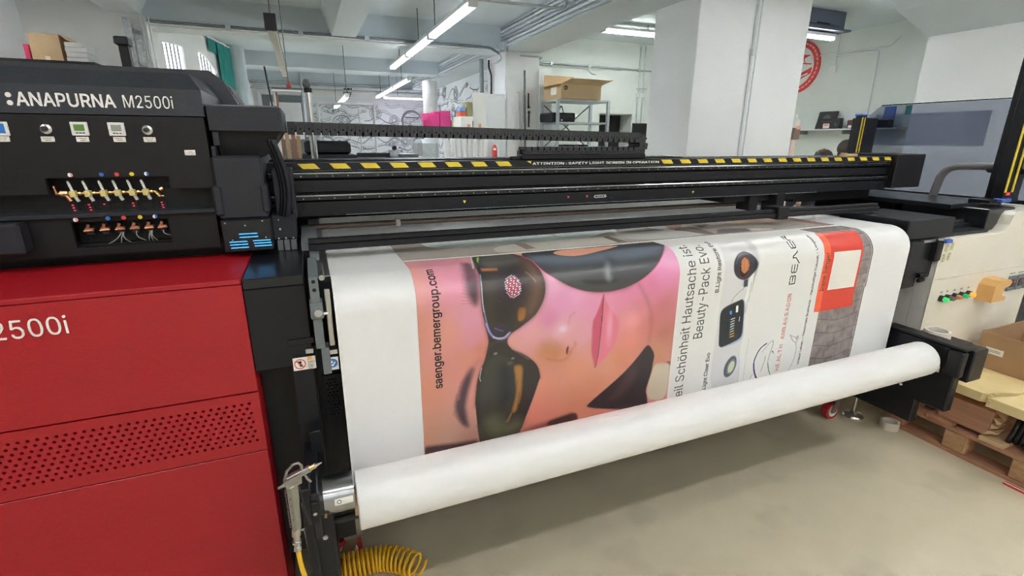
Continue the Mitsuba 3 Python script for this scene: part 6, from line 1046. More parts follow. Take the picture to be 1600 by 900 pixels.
('p',[(0.8006,0.1252),(0.8444,0.1263),(0.8996,0.135),(0.9419,0.1327),(0.9414,0.1425),(0.8993,0.1481),(0.8431,0.1439),(0.8105,0.1342)],(48,46,46),0.008,0.85),
('p',[(0.9169,0.0704),(0.9297,0.0718),(0.9211,0.1075),(0.9247,0.131),(0.9108,0.1394),(0.8965,0.1282),(0.9007,0.0986)],(130,132,134),0.014,0.85),
('e',(0.937,0.0987),(62,64,68),0.015,0.6,(0.022,0.05,0)),
('p',[(0.6579,-0.0729),(0.6703,-0.0682),(0.7268,-0.0712),(0.7781,-0.0684),(0.7996,-0.0807),(0.7349,-0.0883)],(214,150,122),0.003,1),
('p',[(0.7556,-0.0275),(0.794,-0.0623),(0.9014,-0.0593),(1.055,-0.0552),(0.9927,-0.0245),(0.911,0.0101),(0.8444,0.026),(0.7997,0.026),(0.7608,0.009)],(222,158,132),0.003,1),
('p',[(1.156,-0.0702),(1.219,-0.0702),(1.178,-0.058)],(200,130,95),0.003,0.8),
('l',[(0.7198,-0.0332),(0.771,-0.0543),(0.8168,-0.0621)],(40,38,42),0.004,0.8,0.006),
('p',[(1.21,-0.09),(2.28,-0.09),(2.28,0.75),(1.21,0.75)],(216,212,206),0.0012,1),
('SPLIT',),
('p',[(1.43,0.0282),(1.429,0.0568),(1.422,0.0961),(1.421,0.1542),(1.422,0.2282),(1.419,0.2742),(1.418,0.245),(1.418,0.3328),(1.42,0.4538),(1.419,0.5157),(1.415,0.4564),(1.421,0.6605),(1.583,0.6934),(1.57,0.5779),(1.56,0.4796),(1.567,0.4772),(1.56,0.3365),(1.572,0.2627),(1.568,0.2623),(1.58,0.2044),(1.596,0.1281),(1.603,0.0741),(1.601,0.0267)],(204,200,198),0.004,1),
('p',[(1.57,0.0314),(1.601,0.0267),(1.603,0.0741),(1.596,0.1281),(1.581,0.1929),(1.555,0.1728),(1.56,0.1166)],(176,172,170),0.014,0.7),
('p',[(1.419,0.647),(1.454,0.6215),(1.492,0.6223),(1.572,0.6343),(1.583,0.6934),(1.421,0.6605)],(190,188,186),0.02,0.5),
('p',[(1.556,0.1787),(1.58,0.1695),(1.574,0.2333),(1.567,0.292),(1.565,0.2618),(1.562,0.3276),(1.543,0.2892),(1.549,0.2601)],(226,222,214),0.004,0.9),
('p',[(1.577,0.1691),(1.595,0.1309),(1.581,0.2104),(1.574,0.251)],(140,136,130),0.006,0.7),
('l',[(1.567,0.2148),(1.567,0.292),(1.56,0.2792),(1.559,0.3333)],(170,165,158),0.006,0.7,0.006),
('l',[(1.602,0.4574),(1.6,0.5506),(1.604,0.6437)],(150,145,140),0.0012,0.8,0.0015),
('l',[(1.568,0.545),(1.574,0.6412)],(170,166,160),0.002,0.8,0.002),
('p',[(1.53,0.0826),(1.56,0.0956),(1.583,0.1185),(1.591,0.1361),(1.587,0.1584),(1.577,0.1703),(1.551,0.1933),(1.527,0.201),(1.495,0.1906),(1.473,0.1706),(1.464,0.1443),(1.47,0.1174),(1.495,0.0935)],(48,50,58),0.003,1),
('p',[(1.494,0.0964),(1.527,0.0886),(1.558,0.1005),(1.523,0.096),(1.493,0.108),(1.475,0.1371)],(100,104,112),0.006,0.8),
('p',[(1.57,0.1259),(1.589,0.136),(1.583,0.1581),(1.57,0.1656)],(36,37,44),0.006,0.8),
('e',(1.521,0.1467),(120,50,52),0.002,0.8,(0.0285,0.0445,0)),
('e',(1.521,0.1467),(44,30,34),0.002,1,(0.0262,0.042,0)),
('e',(1.523,0.1408),(150,60,40),0.003,1,(0.0205,0.03,0)),
('e',(1.505,0.1282),(248,170,110),0.0009,1,(0.0014,0.0014,0)),
('e',(1.505,0.1366),(248,170,110),0.0009,1,(0.0014,0.0014,0)),
('e',(1.503,0.1408),(248,170,110),0.0009,1,(0.0014,0.0014,0)),
('e',(1.505,0.145),(248,170,110),0.0009,1,(0.0014,0.0014,0)),
('e',(1.505,0.1534),(248,170,110),0.0009,1,(0.0014,0.0014,0)),
('e',(1.509,0.1198),(248,170,110),0.0009,1,(0.0014,0.0014,0)),
('e',(1.507,0.124),(248,170,110),0.0009,1,(0.0014,0.0014,0)),
('e',(1.509,0.1282),(248,170,110),0.0009,1,(0.0014,0.0014,0)),
('e',(1.507,0.1324),(248,170,110),0.0009,1,(0.0014,0.0014,0)),
('e',(1.509,0.1366),(248,170,110),0.0009,1,(0.0014,0.0014,0)),
('e',(1.507,0.1408),(248,170,110),0.0009,1,(0.0014,0.0014,0)),
('e',(1.509,0.145),(248,170,110),0.0009,1,(0.0014,0.0014,0)),
('e',(1.507,0.1492),(248,170,110),0.0009,1,(0.0014,0.0014,0)),
('e',(1.509,0.1534),(248,170,110),0.0009,1,(0.0014,0.0014,0)),
('e',(1.507,0.1576),(248,170,110),0.0009,1,(0.0014,0.0014,0)),
('e',(1.509,0.1618),(248,170,110),0.0009,1,(0.0014,0.0014,0)),
('e',(1.513,0.1198),(248,170,110),0.0009,1,(0.0014,0.0014,0)),
('e',(1.511,0.124),(248,170,110),0.0009,1,(0.0014,0.0014,0)),
('e',(1.513,0.1282),(248,170,110),0.0009,1,(0.0014,0.0014,0)),
('e',(1.511,0.1324),(248,170,110),0.0009,1,(0.0014,0.0014,0)),
('e',(1.513,0.1366),(248,170,110),0.0009,1,(0.0014,0.0014,0)),
('e',(1.511,0.1408),(248,170,110),0.0009,1,(0.0014,0.0014,0)),
('e',(1.513,0.145),(248,170,110),0.0009,1,(0.0014,0.0014,0)),
('e',(1.511,0.1492),(248,170,110),0.0009,1,(0.0014,0.0014,0)),
('e',(1.513,0.1534),(248,170,110),0.0009,1,(0.0014,0.0014,0)),
('e',(1.511,0.1576),(248,170,110),0.0009,1,(0.0014,0.0014,0)),
('e',(1.513,0.1618),(248,170,110),0.0009,1,(0.0014,0.0014,0)),
('e',(1.515,0.1156),(248,170,110),0.0009,1,(0.0014,0.0014,0)),
('e',(1.517,0.1198),(248,170,110),0.0009,1,(0.0014,0.0014,0)),
('e',(1.515,0.124),(248,170,110),0.0009,1,(0.0014,0.0014,0)),
('e',(1.517,0.1282),(248,170,110),0.0009,1,(0.0014,0.0014,0)),
('e',(1.515,0.1324),(248,170,110),0.0009,1,(0.0014,0.0014,0)),
('e',(1.517,0.1366),(248,170,110),0.0009,1,(0.0014,0.0014,0)),
('e',(1.515,0.1408),(248,170,110),0.0009,1,(0.0014,0.0014,0)),
('e',(1.517,0.145),(248,170,110),0.0009,1,(0.0014,0.0014,0)),
('e',(1.515,0.1492),(248,170,110),0.0009,1,(0.0014,0.0014,0)),
('e',(1.517,0.1534),(248,170,110),0.0009,1,(0.0014,0.0014,0)),
('e',(1.515,0.1576),(248,170,110),0.0009,1,(0.0014,0.0014,0)),
('e',(1.517,0.1618),(248,170,110),0.0009,1,(0.0014,0.0014,0)),
('e',(1.515,0.166),(248,170,110),0.0009,1,(0.0014,0.0014,0)),
('e',(1.521,0.1114),(248,170,110),0.0009,1,(0.0014,0.0014,0)),
('e',(1.519,0.1156),(248,170,110),0.0009,1,(0.0014,0.0014,0)),
('e',(1.521,0.1198),(248,170,110),0.0009,1,(0.0014,0.0014,0)),
('e',(1.519,0.124),(248,170,110),0.0009,1,(0.0014,0.0014,0)),
('e',(1.521,0.1282),(248,170,110),0.0009,1,(0.0014,0.0014,0)),
('e',(1.519,0.1324),(248,170,110),0.0009,1,(0.0014,0.0014,0)),
('e',(1.521,0.1366),(248,170,110),0.0009,1,(0.0014,0.0014,0)),
('e',(1.519,0.1408),(248,170,110),0.0009,1,(0.0014,0.0014,0)),
('e',(1.521,0.145),(248,170,110),0.0009,1,(0.0014,0.0014,0)),
('e',(1.519,0.1492),(248,170,110),0.0009,1,(0.0014,0.0014,0)),
('e',(1.521,0.1534),(248,170,110),0.0009,1,(0.0014,0.0014,0)),
('e',(1.519,0.1576),(248,170,110),0.0009,1,(0.0014,0.0014,0)),
('e',(1.521,0.1618),(248,170,110),0.0009,1,(0.0014,0.0014,0)),
('e',(1.519,0.166),(248,170,110),0.0009,1,(0.0014,0.0014,0)),
('e',(1.521,0.1702),(248,170,110),0.0009,1,(0.0014,0.0014,0)),
('e',(1.525,0.1114),(248,170,110),0.0009,1,(0.0014,0.0014,0)),
('e',(1.523,0.1156),(248,170,110),0.0009,1,(0.0014,0.0014,0)),
('e',(1.525,0.1198),(248,170,110),0.0009,1,(0.0014,0.0014,0)),
('e',(1.523,0.124),(248,170,110),0.0009,1,(0.0014,0.0014,0)),
('e',(1.525,0.1282),(248,170,110),0.0009,1,(0.0014,0.0014,0)),
('e',(1.523,0.1324),(248,170,110),0.0009,1,(0.0014,0.0014,0)),
('e',(1.525,0.1366),(248,170,110),0.0009,1,(0.0014,0.0014,0)),
('e',(1.523,0.1408),(248,170,110),0.0009,1,(0.0014,0.0014,0)),
('e',(1.525,0.145),(248,170,110),0.0009,1,(0.0014,0.0014,0)),
('e',(1.523,0.1492),(248,170,110),0.0009,1,(0.0014,0.0014,0)),
('e',(1.525,0.1534),(248,170,110),0.0009,1,(0.0014,0.0014,0)),
('e',(1.523,0.1576),(248,170,110),0.0009,1,(0.0014,0.0014,0)),
('e',(1.525,0.1618),(248,170,110),0.0009,1,(0.0014,0.0014,0)),
('e',(1.523,0.166),(248,170,110),0.0009,1,(0.0014,0.0014,0)),
('e',(1.525,0.1702),(248,170,110),0.0009,1,(0.0014,0.0014,0)),
('e',(1.527,0.1156),(248,170,110),0.0009,1,(0.0014,0.0014,0)),
('e',(1.529,0.1198),(248,170,110),0.0009,1,(0.0014,0.0014,0)),
('e',(1.527,0.124),(248,170,110),0.0009,1,(0.0014,0.0014,0)),
('e',(1.529,0.1282),(248,170,110),0.0009,1,(0.0014,0.0014,0)),
('e',(1.527,0.1324),(248,170,110),0.0009,1,(0.0014,0.0014,0)),
('e',(1.529,0.1366),(248,170,110),0.0009,1,(0.0014,0.0014,0)),
('e',(1.527,0.1408),(248,170,110),0.0009,1,(0.0014,0.0014,0)),
('e',(1.529,0.145),(248,170,110),0.0009,1,(0.0014,0.0014,0)),
('e',(1.527,0.1492),(248,170,110),0.0009,1,(0.0014,0.0014,0)),
('e',(1.529,0.1534),(248,170,110),0.0009,1,(0.0014,0.0014,0)),
('e',(1.527,0.1576),(248,170,110),0.0009,1,(0.0014,0.0014,0)),
('e',(1.529,0.1618),(248,170,110),0.0009,1,(0.0014,0.0014,0)),
('e',(1.527,0.166),(248,170,110),0.0009,1,(0.0014,0.0014,0)),
('e',(1.531,0.1156),(248,170,110),0.0009,1,(0.0014,0.0014,0)),
('e',(1.533,0.1198),(248,170,110),0.0009,1,(0.0014,0.0014,0)),
('e',(1.531,0.124),(248,170,110),0.0009,1,(0.0014,0.0014,0)),
('e',(1.533,0.1282),(248,170,110),0.0009,1,(0.0014,0.0014,0)),
('e',(1.531,0.1324),(248,170,110),0.0009,1,(0.0014,0.0014,0)),
('e',(1.533,0.1366),(248,170,110),0.0009,1,(0.0014,0.0014,0)),
('e',(1.531,0.1408),(248,170,110),0.0009,1,(0.0014,0.0014,0)),
('e',(1.533,0.145),(248,170,110),0.0009,1,(0.0014,0.0014,0)),
('e',(1.531,0.1492),(248,170,110),0.0009,1,(0.0014,0.0014,0)),
('e',(1.533,0.1534),(248,170,110),0.0009,1,(0.0014,0.0014,0)),
('e',(1.531,0.1576),(248,170,110),0.0009,1,(0.0014,0.0014,0)),
('e',(1.533,0.1618),(248,170,110),0.0009,1,(0.0014,0.0014,0)),
('e',(1.531,0.166),(248,170,110),0.0009,1,(0.0014,0.0014,0)),
('e',(1.537,0.1198),(248,170,110),0.0009,1,(0.0014,0.0014,0)),
('e',(1.535,0.124),(248,170,110),0.0009,1,(0.0014,0.0014,0)),
('e',(1.537,0.1282),(248,170,110),0.0009,1,(0.0014,0.0014,0)),
('e',(1.535,0.1324),(248,170,110),0.0009,1,(0.0014,0.0014,0)),
('e',(1.537,0.1366),(248,170,110),0.0009,1,(0.0014,0.0014,0)),
('e',(1.535,0.1408),(248,170,110),0.0009,1,(0.0014,0.0014,0)),
('e',(1.537,0.145),(248,170,110),0.0009,1,(0.0014,0.0014,0)),
('e',(1.535,0.1492),(248,170,110),0.0009,1,(0.0014,0.0014,0)),
('e',(1.537,0.1534),(248,170,110),0.0009,1,(0.0014,0.0014,0)),
('e',(1.535,0.1576),(248,170,110),0.0009,1,(0.0014,0.0014,0)),
('e',(1.537,0.1618),(248,170,110),0.0009,1,(0.0014,0.0014,0)),
('e',(1.539,0.124),(248,170,110),0.0009,1,(0.0014,0.0014,0)),
('e',(1.541,0.1282),(248,170,110),0.0009,1,(0.0014,0.0014,0)),
('e',(1.539,0.1324),(248,170,110),0.0009,1,(0.0014,0.0014,0)),
('e',(1.541,0.1366),(248,170,110),0.0009,1,(0.0014,0.0014,0)),
('e',(1.539,0.1408),(248,170,110),0.0009,1,(0.0014,0.0014,0)),
('e',(1.541,0.145),(248,170,110),0.0009,1,(0.0014,0.0014,0)),
('e',(1.539,0.1492),(248,170,110),0.0009,1,(0.0014,0.0014,0)),
('e',(1.541,0.1534),(248,170,110),0.0009,1,(0.0014,0.0014,0)),
('e',(1.539,0.1576),(248,170,110),0.0009,1,(0.0014,0.0014,0)),
('e',(1.543,0.1408),(248,170,110),0.0009,1,(0.0014,0.0014,0)),
('p',[(1.525,0.2002),(1.548,0.1953),(1.55,0.2277),(1.528,0.2283)],(58,62,76),0.003,1),
('p',[(1.516,0.2008),(1.525,0.2017),(1.528,0.2253),(1.521,0.2217)],(170,175,185),0.004,0.7),
('l',[(1.536,0.2291),(1.503,0.2518),(1.484,0.2672),(1.479,0.2814),(1.477,0.2841)],(70,70,75),0.0012,1,0.0018),
('p',[(1.535,0.2763),(1.552,0.2932),(1.558,0.3393),(1.554,0.3448),(1.567,0.4269),(1.562,0.4512),(1.541,0.4637),(1.464,0.4739),(1.446,0.466),(1.551,0.3505)],(150,160,190),0.004,0.8),
('p',[(1.436,0.3085),(1.456,0.2962),(1.528,0.2778),(1.534,0.278),(1.545,0.2923),(1.552,0.3385),(1.56,0.4258),(1.553,0.4452),(1.525,0.4564),(1.463,0.4707),(1.454,0.4704),(1.444,0.4639),(1.44,0.4539),(1.427,0.334),(1.43,0.3166)],(34,40,46),0.0025,1),
('l',[(1.488,0.3571),(1.506,0.3529)],(215,215,212),0.001,1,0.003),
('l',[(1.488,0.3678),(1.506,0.3636)],(215,215,212),0.001,1,0.003),
('l',[(1.489,0.3786),(1.507,0.3744)],(215,215,212),0.001,1,0.003),
('l',[(1.49,0.3894),(1.508,0.3852)],(215,215,212),0.001,1,0.003),
('l',[(1.491,0.4002),(1.509,0.396)],(215,215,212),0.001,1,0.003),
('l',[(1.491,0.411),(1.51,0.4069)],(215,215,212),0.001,1,0.003),
('l',[(1.493,0.422),(1.514,0.4189)],(250,170,60),0.001,1,0.0036),
('l',[(1.494,0.4327),(1.515,0.4296)],(250,170,60),0.001,1,0.0036),
('p',[(1.505,0.3024),(1.516,0.3014),(1.519,0.3296),(1.508,0.3297)],(228,228,224),0.0012,1),
('p',[(1.476,0.3211),(1.486,0.3202),(1.487,0.3374),(1.477,0.3331)],(60,150,200),0.0015,1),
('l',[(1.532,0.3511),(1.532,0.3694)],(200,200,200),0.001,1,0.0025),
('e',(1.52,0.5663),(58,62,72),0.003,1,(0.0305,0.0475,0.3)),
('e',(1.523,0.5669),(120,126,138),0.002,1,(0.027,0.043,0.3)),
('e',(1.523,0.5669),(52,56,66),0.002,1,(0.025,0.04,0.3)),
('e',(1.524,0.5671),(150,155,160),0.002,1,(0.0212,0.034,0.3)),
('e',(1.524,0.5671),(40,44,50),0.002,1,(0.0192,0.031,0.3)),
('e',(1.525,0.5679),(188,192,165),0.003,1,(0.0165,0.027,0.25)),
('e',(1.523,0.5676),(90,90,80),0.001,1,(0.0012,0.0012,0)),
('p',[(1.549,0.5352),(1.562,0.5343),(1.568,0.5547),(1.555,0.5623)],(200,202,205),0.004,0.8),
('l',[(1.706,0.4939),(1.691,0.5006),(1.677,0.5092),(1.665,0.5253),(1.657,0.5422),(1.651,0.5631),(1.651,0.5814),(1.656,0.6007),(1.664,0.6207),(1.678,0.6458)],(48,42,96),0.0012,1,0.0062),
('l',[(1.651,0.5776),(1.656,0.6007),(1.665,0.6247),(1.679,0.6479)],(52,44,104),0.0012,1,0.0085),
('l',[(1.688,0.5292),(1.702,0.5168),(1.72,0.4961),(1.734,0.4874),(1.745,0.4867),(1.748,0.497),(1.743,0.5199),(1.736,0.5481),(1.732,0.5733),(1.734,0.5961),(1.744,0.6224),(1.759,0.6459)],(58,80,64),0.001,1,0.0021),
('l',[(1.734,0.5886),(1.745,0.6225),(1.759,0.6459)],(42,110,62),0.0012,1,0.0042),
('l',[(1.713,0.5517),(1.712,0.5773),(1.706,0.6022),(1.698,0.6214)],(70,82,62),0.001,1,0.0021),
('l',[(1.653,0.6262),(1.641,0.6445)],(60,100,70),0.001,1,0.0022),
('p',[(1.742,0.5351),(1.751,0.5329),(1.758,0.5426),(1.763,0.5556),(1.756,0.544)],(40,110,66),0.001,1),
('l',[(1.838,0.4742),(1.852,0.4929),(1.868,0.5102),(1.884,0.5165),(1.896,0.5052),(1.889,0.4835),(1.881,0.4936),(1.857,0.4844),(1.838,0.4742)],(80,78,74),0.001,1,0.0018),
('l',[(1.889,0.4855),(1.889,0.4947),(1.876,0.4965),(1.888,0.5029)],(60,58,56),0.001,1,0.0026),
('l',[(1.883,0.5163),(1.893,0.5441),(1.894,0.5671),(1.892,0.5896),(1.887,0.6078),(1.878,0.6274),(1.869,0.645)],(86,84,80),0.001,1,0.002),
('p',[(2.025,-0.0692),(2.289,-0.074),(2.302,-0.038),(2.269,0.0334),(2.267,0.0849),(2.27,0.1191),(2.272,0.1727),(2.275,0.3169),(2.263,0.282),(2.268,0.6292),(2.264,0.6457),(2.263,0.6693),(1.997,0.6506),(1.992,0.4954),(1.996,0.3878),(2.102,0.3753),(2.144,0.3062),(2.228,0.0538),(2.018,0.0162),(2.031,-0.0235)],(132,120,116),0.002,1),
('STONE',),
('l',[(2.289,-0.074),(2.302,-0.038),(2.269,0.0334),(2.267,0.0808),(2.266,0.1188),(2.268,0.1724),(2.272,0.3166),(2.26,0.2818),(2.262,0.4492),(2.265,0.6287),(2.263,0.6467)],(98,86,92),0.0012,1,0.0045),
('l',[(2.289,-0.074),(2.293,-0.0319),(2.263,0.0383),(2.259,0.0843),(2.26,0.1184),(2.262,0.1719),(2.266,0.316),(2.255,0.2812),(2.256,0.4485),(2.259,0.6277)],(196,186,184),0.001,1,0.0016),
('l',[(2.018,-0.0718),(2.14,-0.0753),(2.287,-0.0724)],(70,62,64),0.003,0.8,0.005),
('p',[(1.978,0.0233),(2.011,0.0218),(2.115,0.0189),(2.224,0.0272),(2.22,0.0608),(2.211,0.0925),(2.206,0.1144),(2.201,0.1883),(2.202,0.309),(2.197,0.3084),(2.205,0.3882),(1.995,0.3905),(1.959,0.3874),(1.957,0.2502),(1.96,0.2611),(1.963,0.12),(1.97,0.0887),(1.974,0.0546)],(207,64,48),0.00121,1),
('p',[(1.978,0.0233),(2.011,0.0218),(2.014,0.0586),(2.009,0.0918),(2.001,0.1263),(1.996,0.1495),(1.991,0.2858),(1.994,0.2968),(1.997,0.3886),(1.959,0.3874),(1.957,0.2502),(1.96,0.2611),(1.963,0.12),(1.97,0.0887),(1.974,0.0546)],(226,96,62),0.00121,1),
('p',[(2.022,0.1287),(2.191,0.1308),(2.188,0.2963),(2.188,0.297),(2.016,0.2949),(2.019,0.2888)],(222,214,202),0.00121,1),
('SPLIT2',),
('p',[(0.2691,-0.4471),(0.2632,-0.3349),(0.2593,-0.1081),(0.3216,-0.1072),(0.9323,-0.0798),(1.22,-0.0808),(1.558,-0.0977),(1.92,-0.0928),(2.247,-0.0968),(2.284,-0.0939),(2.288,-0.3541),(2.371,-0.5126),(2.388,-0.4862),(1.12,-0.5087)],(168,158,148),0.003,1),
('p',[(0.2811,-0.6816),(0.3687,-0.3567),(0.3716,-0.2935),(0.3877,-0.2612),(0.4113,-0.2429),(0.4853,-0.2193),(0.6149,-0.2252),(1.015,-0.2195),(1.181,-0.3265),(1.173,-0.2337),(1.305,-0.5177)],(214,222,232),0.003,1),
('p',[(0.6149,-0.2252),(1.013,-0.2148),(1.176,-0.2328),(1.114,-0.0995),(0.8826,-0.0867),(0.9288,-0.0739),(0.5633,-0.0852)],(198,190,178),0.006,0.8),
('p',[(1.178,-0.3275),(1.509,-0.3631),(1.582,-0.3359),(1.567,-0.1003),(1.121,-0.11)],(198,194,188),0.006,0.9),
('p',[(0.6949,-0.2327),(0.734,-0.2256),(0.7376,-0.1183),(0.6961,-0.1156)],(148,130,116),0.003,1),
('p',[(1.078,-0.219),(1.113,-0.2264),(1.117,-0.1037),(1.075,-0.1013)],(118,106,94),0.003,1),
('p',[(1.21,-0.2925),(1.388,-0.335),(1.415,-0.2551),(1.263,-0.2661)],(136,122,114),0.005,0.9),
('p',[(1.492,-0.3507),(1.587,-0.3417),(1.514,-0.2696),(1.452,-0.2582)],(158,104,92),0.006,0.85),
('p',[(1.512,-0.2882),(1.585,-0.2972),(1.593,-0.2403),(1.565,-0.0948),(1.516,-0.126),(1.491,-0.2063),(1.447,-0.2433)],(120,104,96),0.006,0.9),
('p',[(1.634,-0.3357),(1.732,-0.3183),(1.616,-0.2495)],(100,92,92),0.008,0.85),
('p',[(1.674,-0.2098),(1.798,-0.1701),(1.762,-0.1079),(1.589,-0.108),(1.625,-0.1594)],(118,108,106),0.006,0.9),
('p',[(1.801,-0.3326),(1.969,-0.3537),(2.187,-0.3169),(2.081,-0.2282),(1.81,-0.3093)],(196,164,140),0.006,0.85),
('l',[(1.795,-0.2948),(1.933,-0.2434),(2.022,-0.1789)],(80,74,72),0.006,0.9,0.006),
('l',[(1.881,-0.1679),(1.904,-0.1058)],(110,100,100),0.005,0.8,0.006),
('p',[(1.794,-0.1559),(1.827,-0.1601),(1.919,-0.1255),(1.887,-0.1044),(1.769,-0.1071)],(206,188,178),0.006,0.9),
('p',[(1.639,-0.1815),(1.794,-0.1692),(1.76,-0.1045),(1.573,-0.1137)],(112,104,104),0.006,0.85),
('p',[(2.165,-0.3221),(2.281,-0.3346),(2.317,-0.3082),(2.284,-0.0939),(2.207,-0.0973),(2.204,-0.2186)],(160,118,112),0.004,0.95),
('l',[(2.228,-0.3327),(2.192,-0.1465),(2.207,-0.0973)],(110,82,82),0.004,0.8,0.004),
('l',[(1.89,-0.1196),(2.138,-0.1668)],(100,92,92),0.005,0.7,0.004),
('l',[(0.9151,-0.3312),(0.9259,-0.2677),(0.9862,-0.2449),(1.061,-0.2459),(1.15,-0.2892)],(60,64,84),0.002,1,0.0024),
('l',[(0.9141,-0.3469),(0.9033,-0.2909)],(60,64,84),0.002,1,0.002),
('l',[(0.2603,-0.0909),(0.5776,-0.0734),(0.9288,-0.0739),(1.216,-0.0766),(1.549,-0.0887),(1.733,-0.0614),(2.025,-0.0692),(2.143,-0.0769),(2.289,-0.074)],(226,224,217),0.002,1,0.015),
('l',[(0.2596,-0.1099),(0.5846,-0.0919),(0.9382,-0.0898),(1.231,-0.0956),(1.569,-0.1091),(1.758,-0.0843),(2.048,-0.0873),(2.165,-0.0939),(2.302,-0.0909)],(120,116,110),0.002,0.7,0.003),
]
SKIN_FIELD = [(0.25,0.047,214,152,142),(0.347,0.046,217,142,158),(0.396,0.089,214,140,160),(0.24,0.228,198,132,112),(0.346,0.244,205,138,120),(0.417,0.212,207,140,160),(0.426,0.277,205,135,150),(0.248,0.44,198,130,106),(0.261,0.579,192,136,112),(0.333,0.62,187,147,127),(0.408,0.639,172,127,112),(0.404,0.338,200,130,112),(0.451,0.313,196,120,95),(0.555,0.297,207,150,137),(0.623,0.285,214,152,152),(0.588,0.247,210,135,165),(0.691,0.25,205,122,160),(0.736,0.189,214,142,177),(0.702,0.121,224,165,192),(0.676,0.085,226,165,185),(0.783,0.172,224,157,187),(0.847,0.225,216,142,172),(0.733,0.292,222,172,182),(0.658,0.308,210,150,150),(0.671,0.356,190,125,88),(0.719,0.369,182,118,80),(0.744,0.387,200,130,102),(0.796,0.442,207,137,108),(0.674,0.48,206,132,107),(0.702,0.61,206,130,110),(0.64,0.596,217,130,110),(0.629,0.649,190,122,107),(0.928,0.466,207,142,117),(0.878,0.52,202,132,102),(0.802,0.555,200,130,102),(0.973,0.194,216,130,162),(0.906,0.164,218,138,165),(1.02,0.295,228,148,147),(1.01,0.368,216,132,117),(0.98,0.437,202,127,97),(1.08,0.34,196,118,105),(1.05,0.251,205,125,130),(1.04,0.178,214,130,160),(0.766,0.329,212,150,150),(0.828,0.327,214,150,165),(0.856,0.367,206,140,120),(1.17,0.071,224,160,190),(1.13,0.141,215,132,170),(1.09,0.184,208,120,150),(1.15,0.262,192,112,117),(1.16,0.364,178,110,97),(1.13,0.425,187,132,102),(1.11,0.308,190,112,108),(0.628,-0.082,212,150,120),(0.872,-0.067,214,150,120)]
def srgb(c): c = np.asarray(c, float) / 255; return np.where(c < 0.04045, c / 12.92, ((c + 0.055) / 1.055) ** 2.4)
def ink(c): return np.clip(srgb(c) / srgb((218, 214, 210)) * 0.80, 0.006, 0.86)
def seg_dist(px, py, pts, closed):
    d = np.full(px.shape, 9.0); n = len(pts)
    for k in range(n if closed else n - 1):
        (ax, ay), (bx_, by_) = pts[k], pts[(k + 1) % n]; ux, uy = bx_ - ax, by_ - ay; q = ux * ux + uy * uy + 1e-12
        t = np.clip(((px - ax) * ux + (py - ay) * uy) / q, 0, 1); np.minimum(d, np.hypot(px - ax - t * ux, py - ay - t * uy), out=d)
    return d
def inside(px, py, pts):
    r = np.zeros(px.shape, bool); n = len(pts)
    for k in range(n):
        (ax, ay), (bx_, by_) = pts[k], pts[(k + 1) % n]
        if ay != by_: r ^= ((ay > py) != (by_ > py)) & (px < (bx_ - ax) * (py - ay) / (by_ - ay) + ax)
    return r
def rounded(pts, closed):
    """Corner cutting: the traced outlines of the print drawn as smooth curves."""
    p = np.asarray(pts, float)
    for _ in range(2):
        q = np.roll(p, -1, 0) if closed else p[1:]; a = p if closed else p[:-1]
        m = np.stack([0.78 * a + 0.22 * q, 0.22 * a + 0.78 * q], 1).reshape(-1, 2); p = m if closed else np.vstack([p[:1], m, p[-1:]])
    return [tuple(x) for x in p]
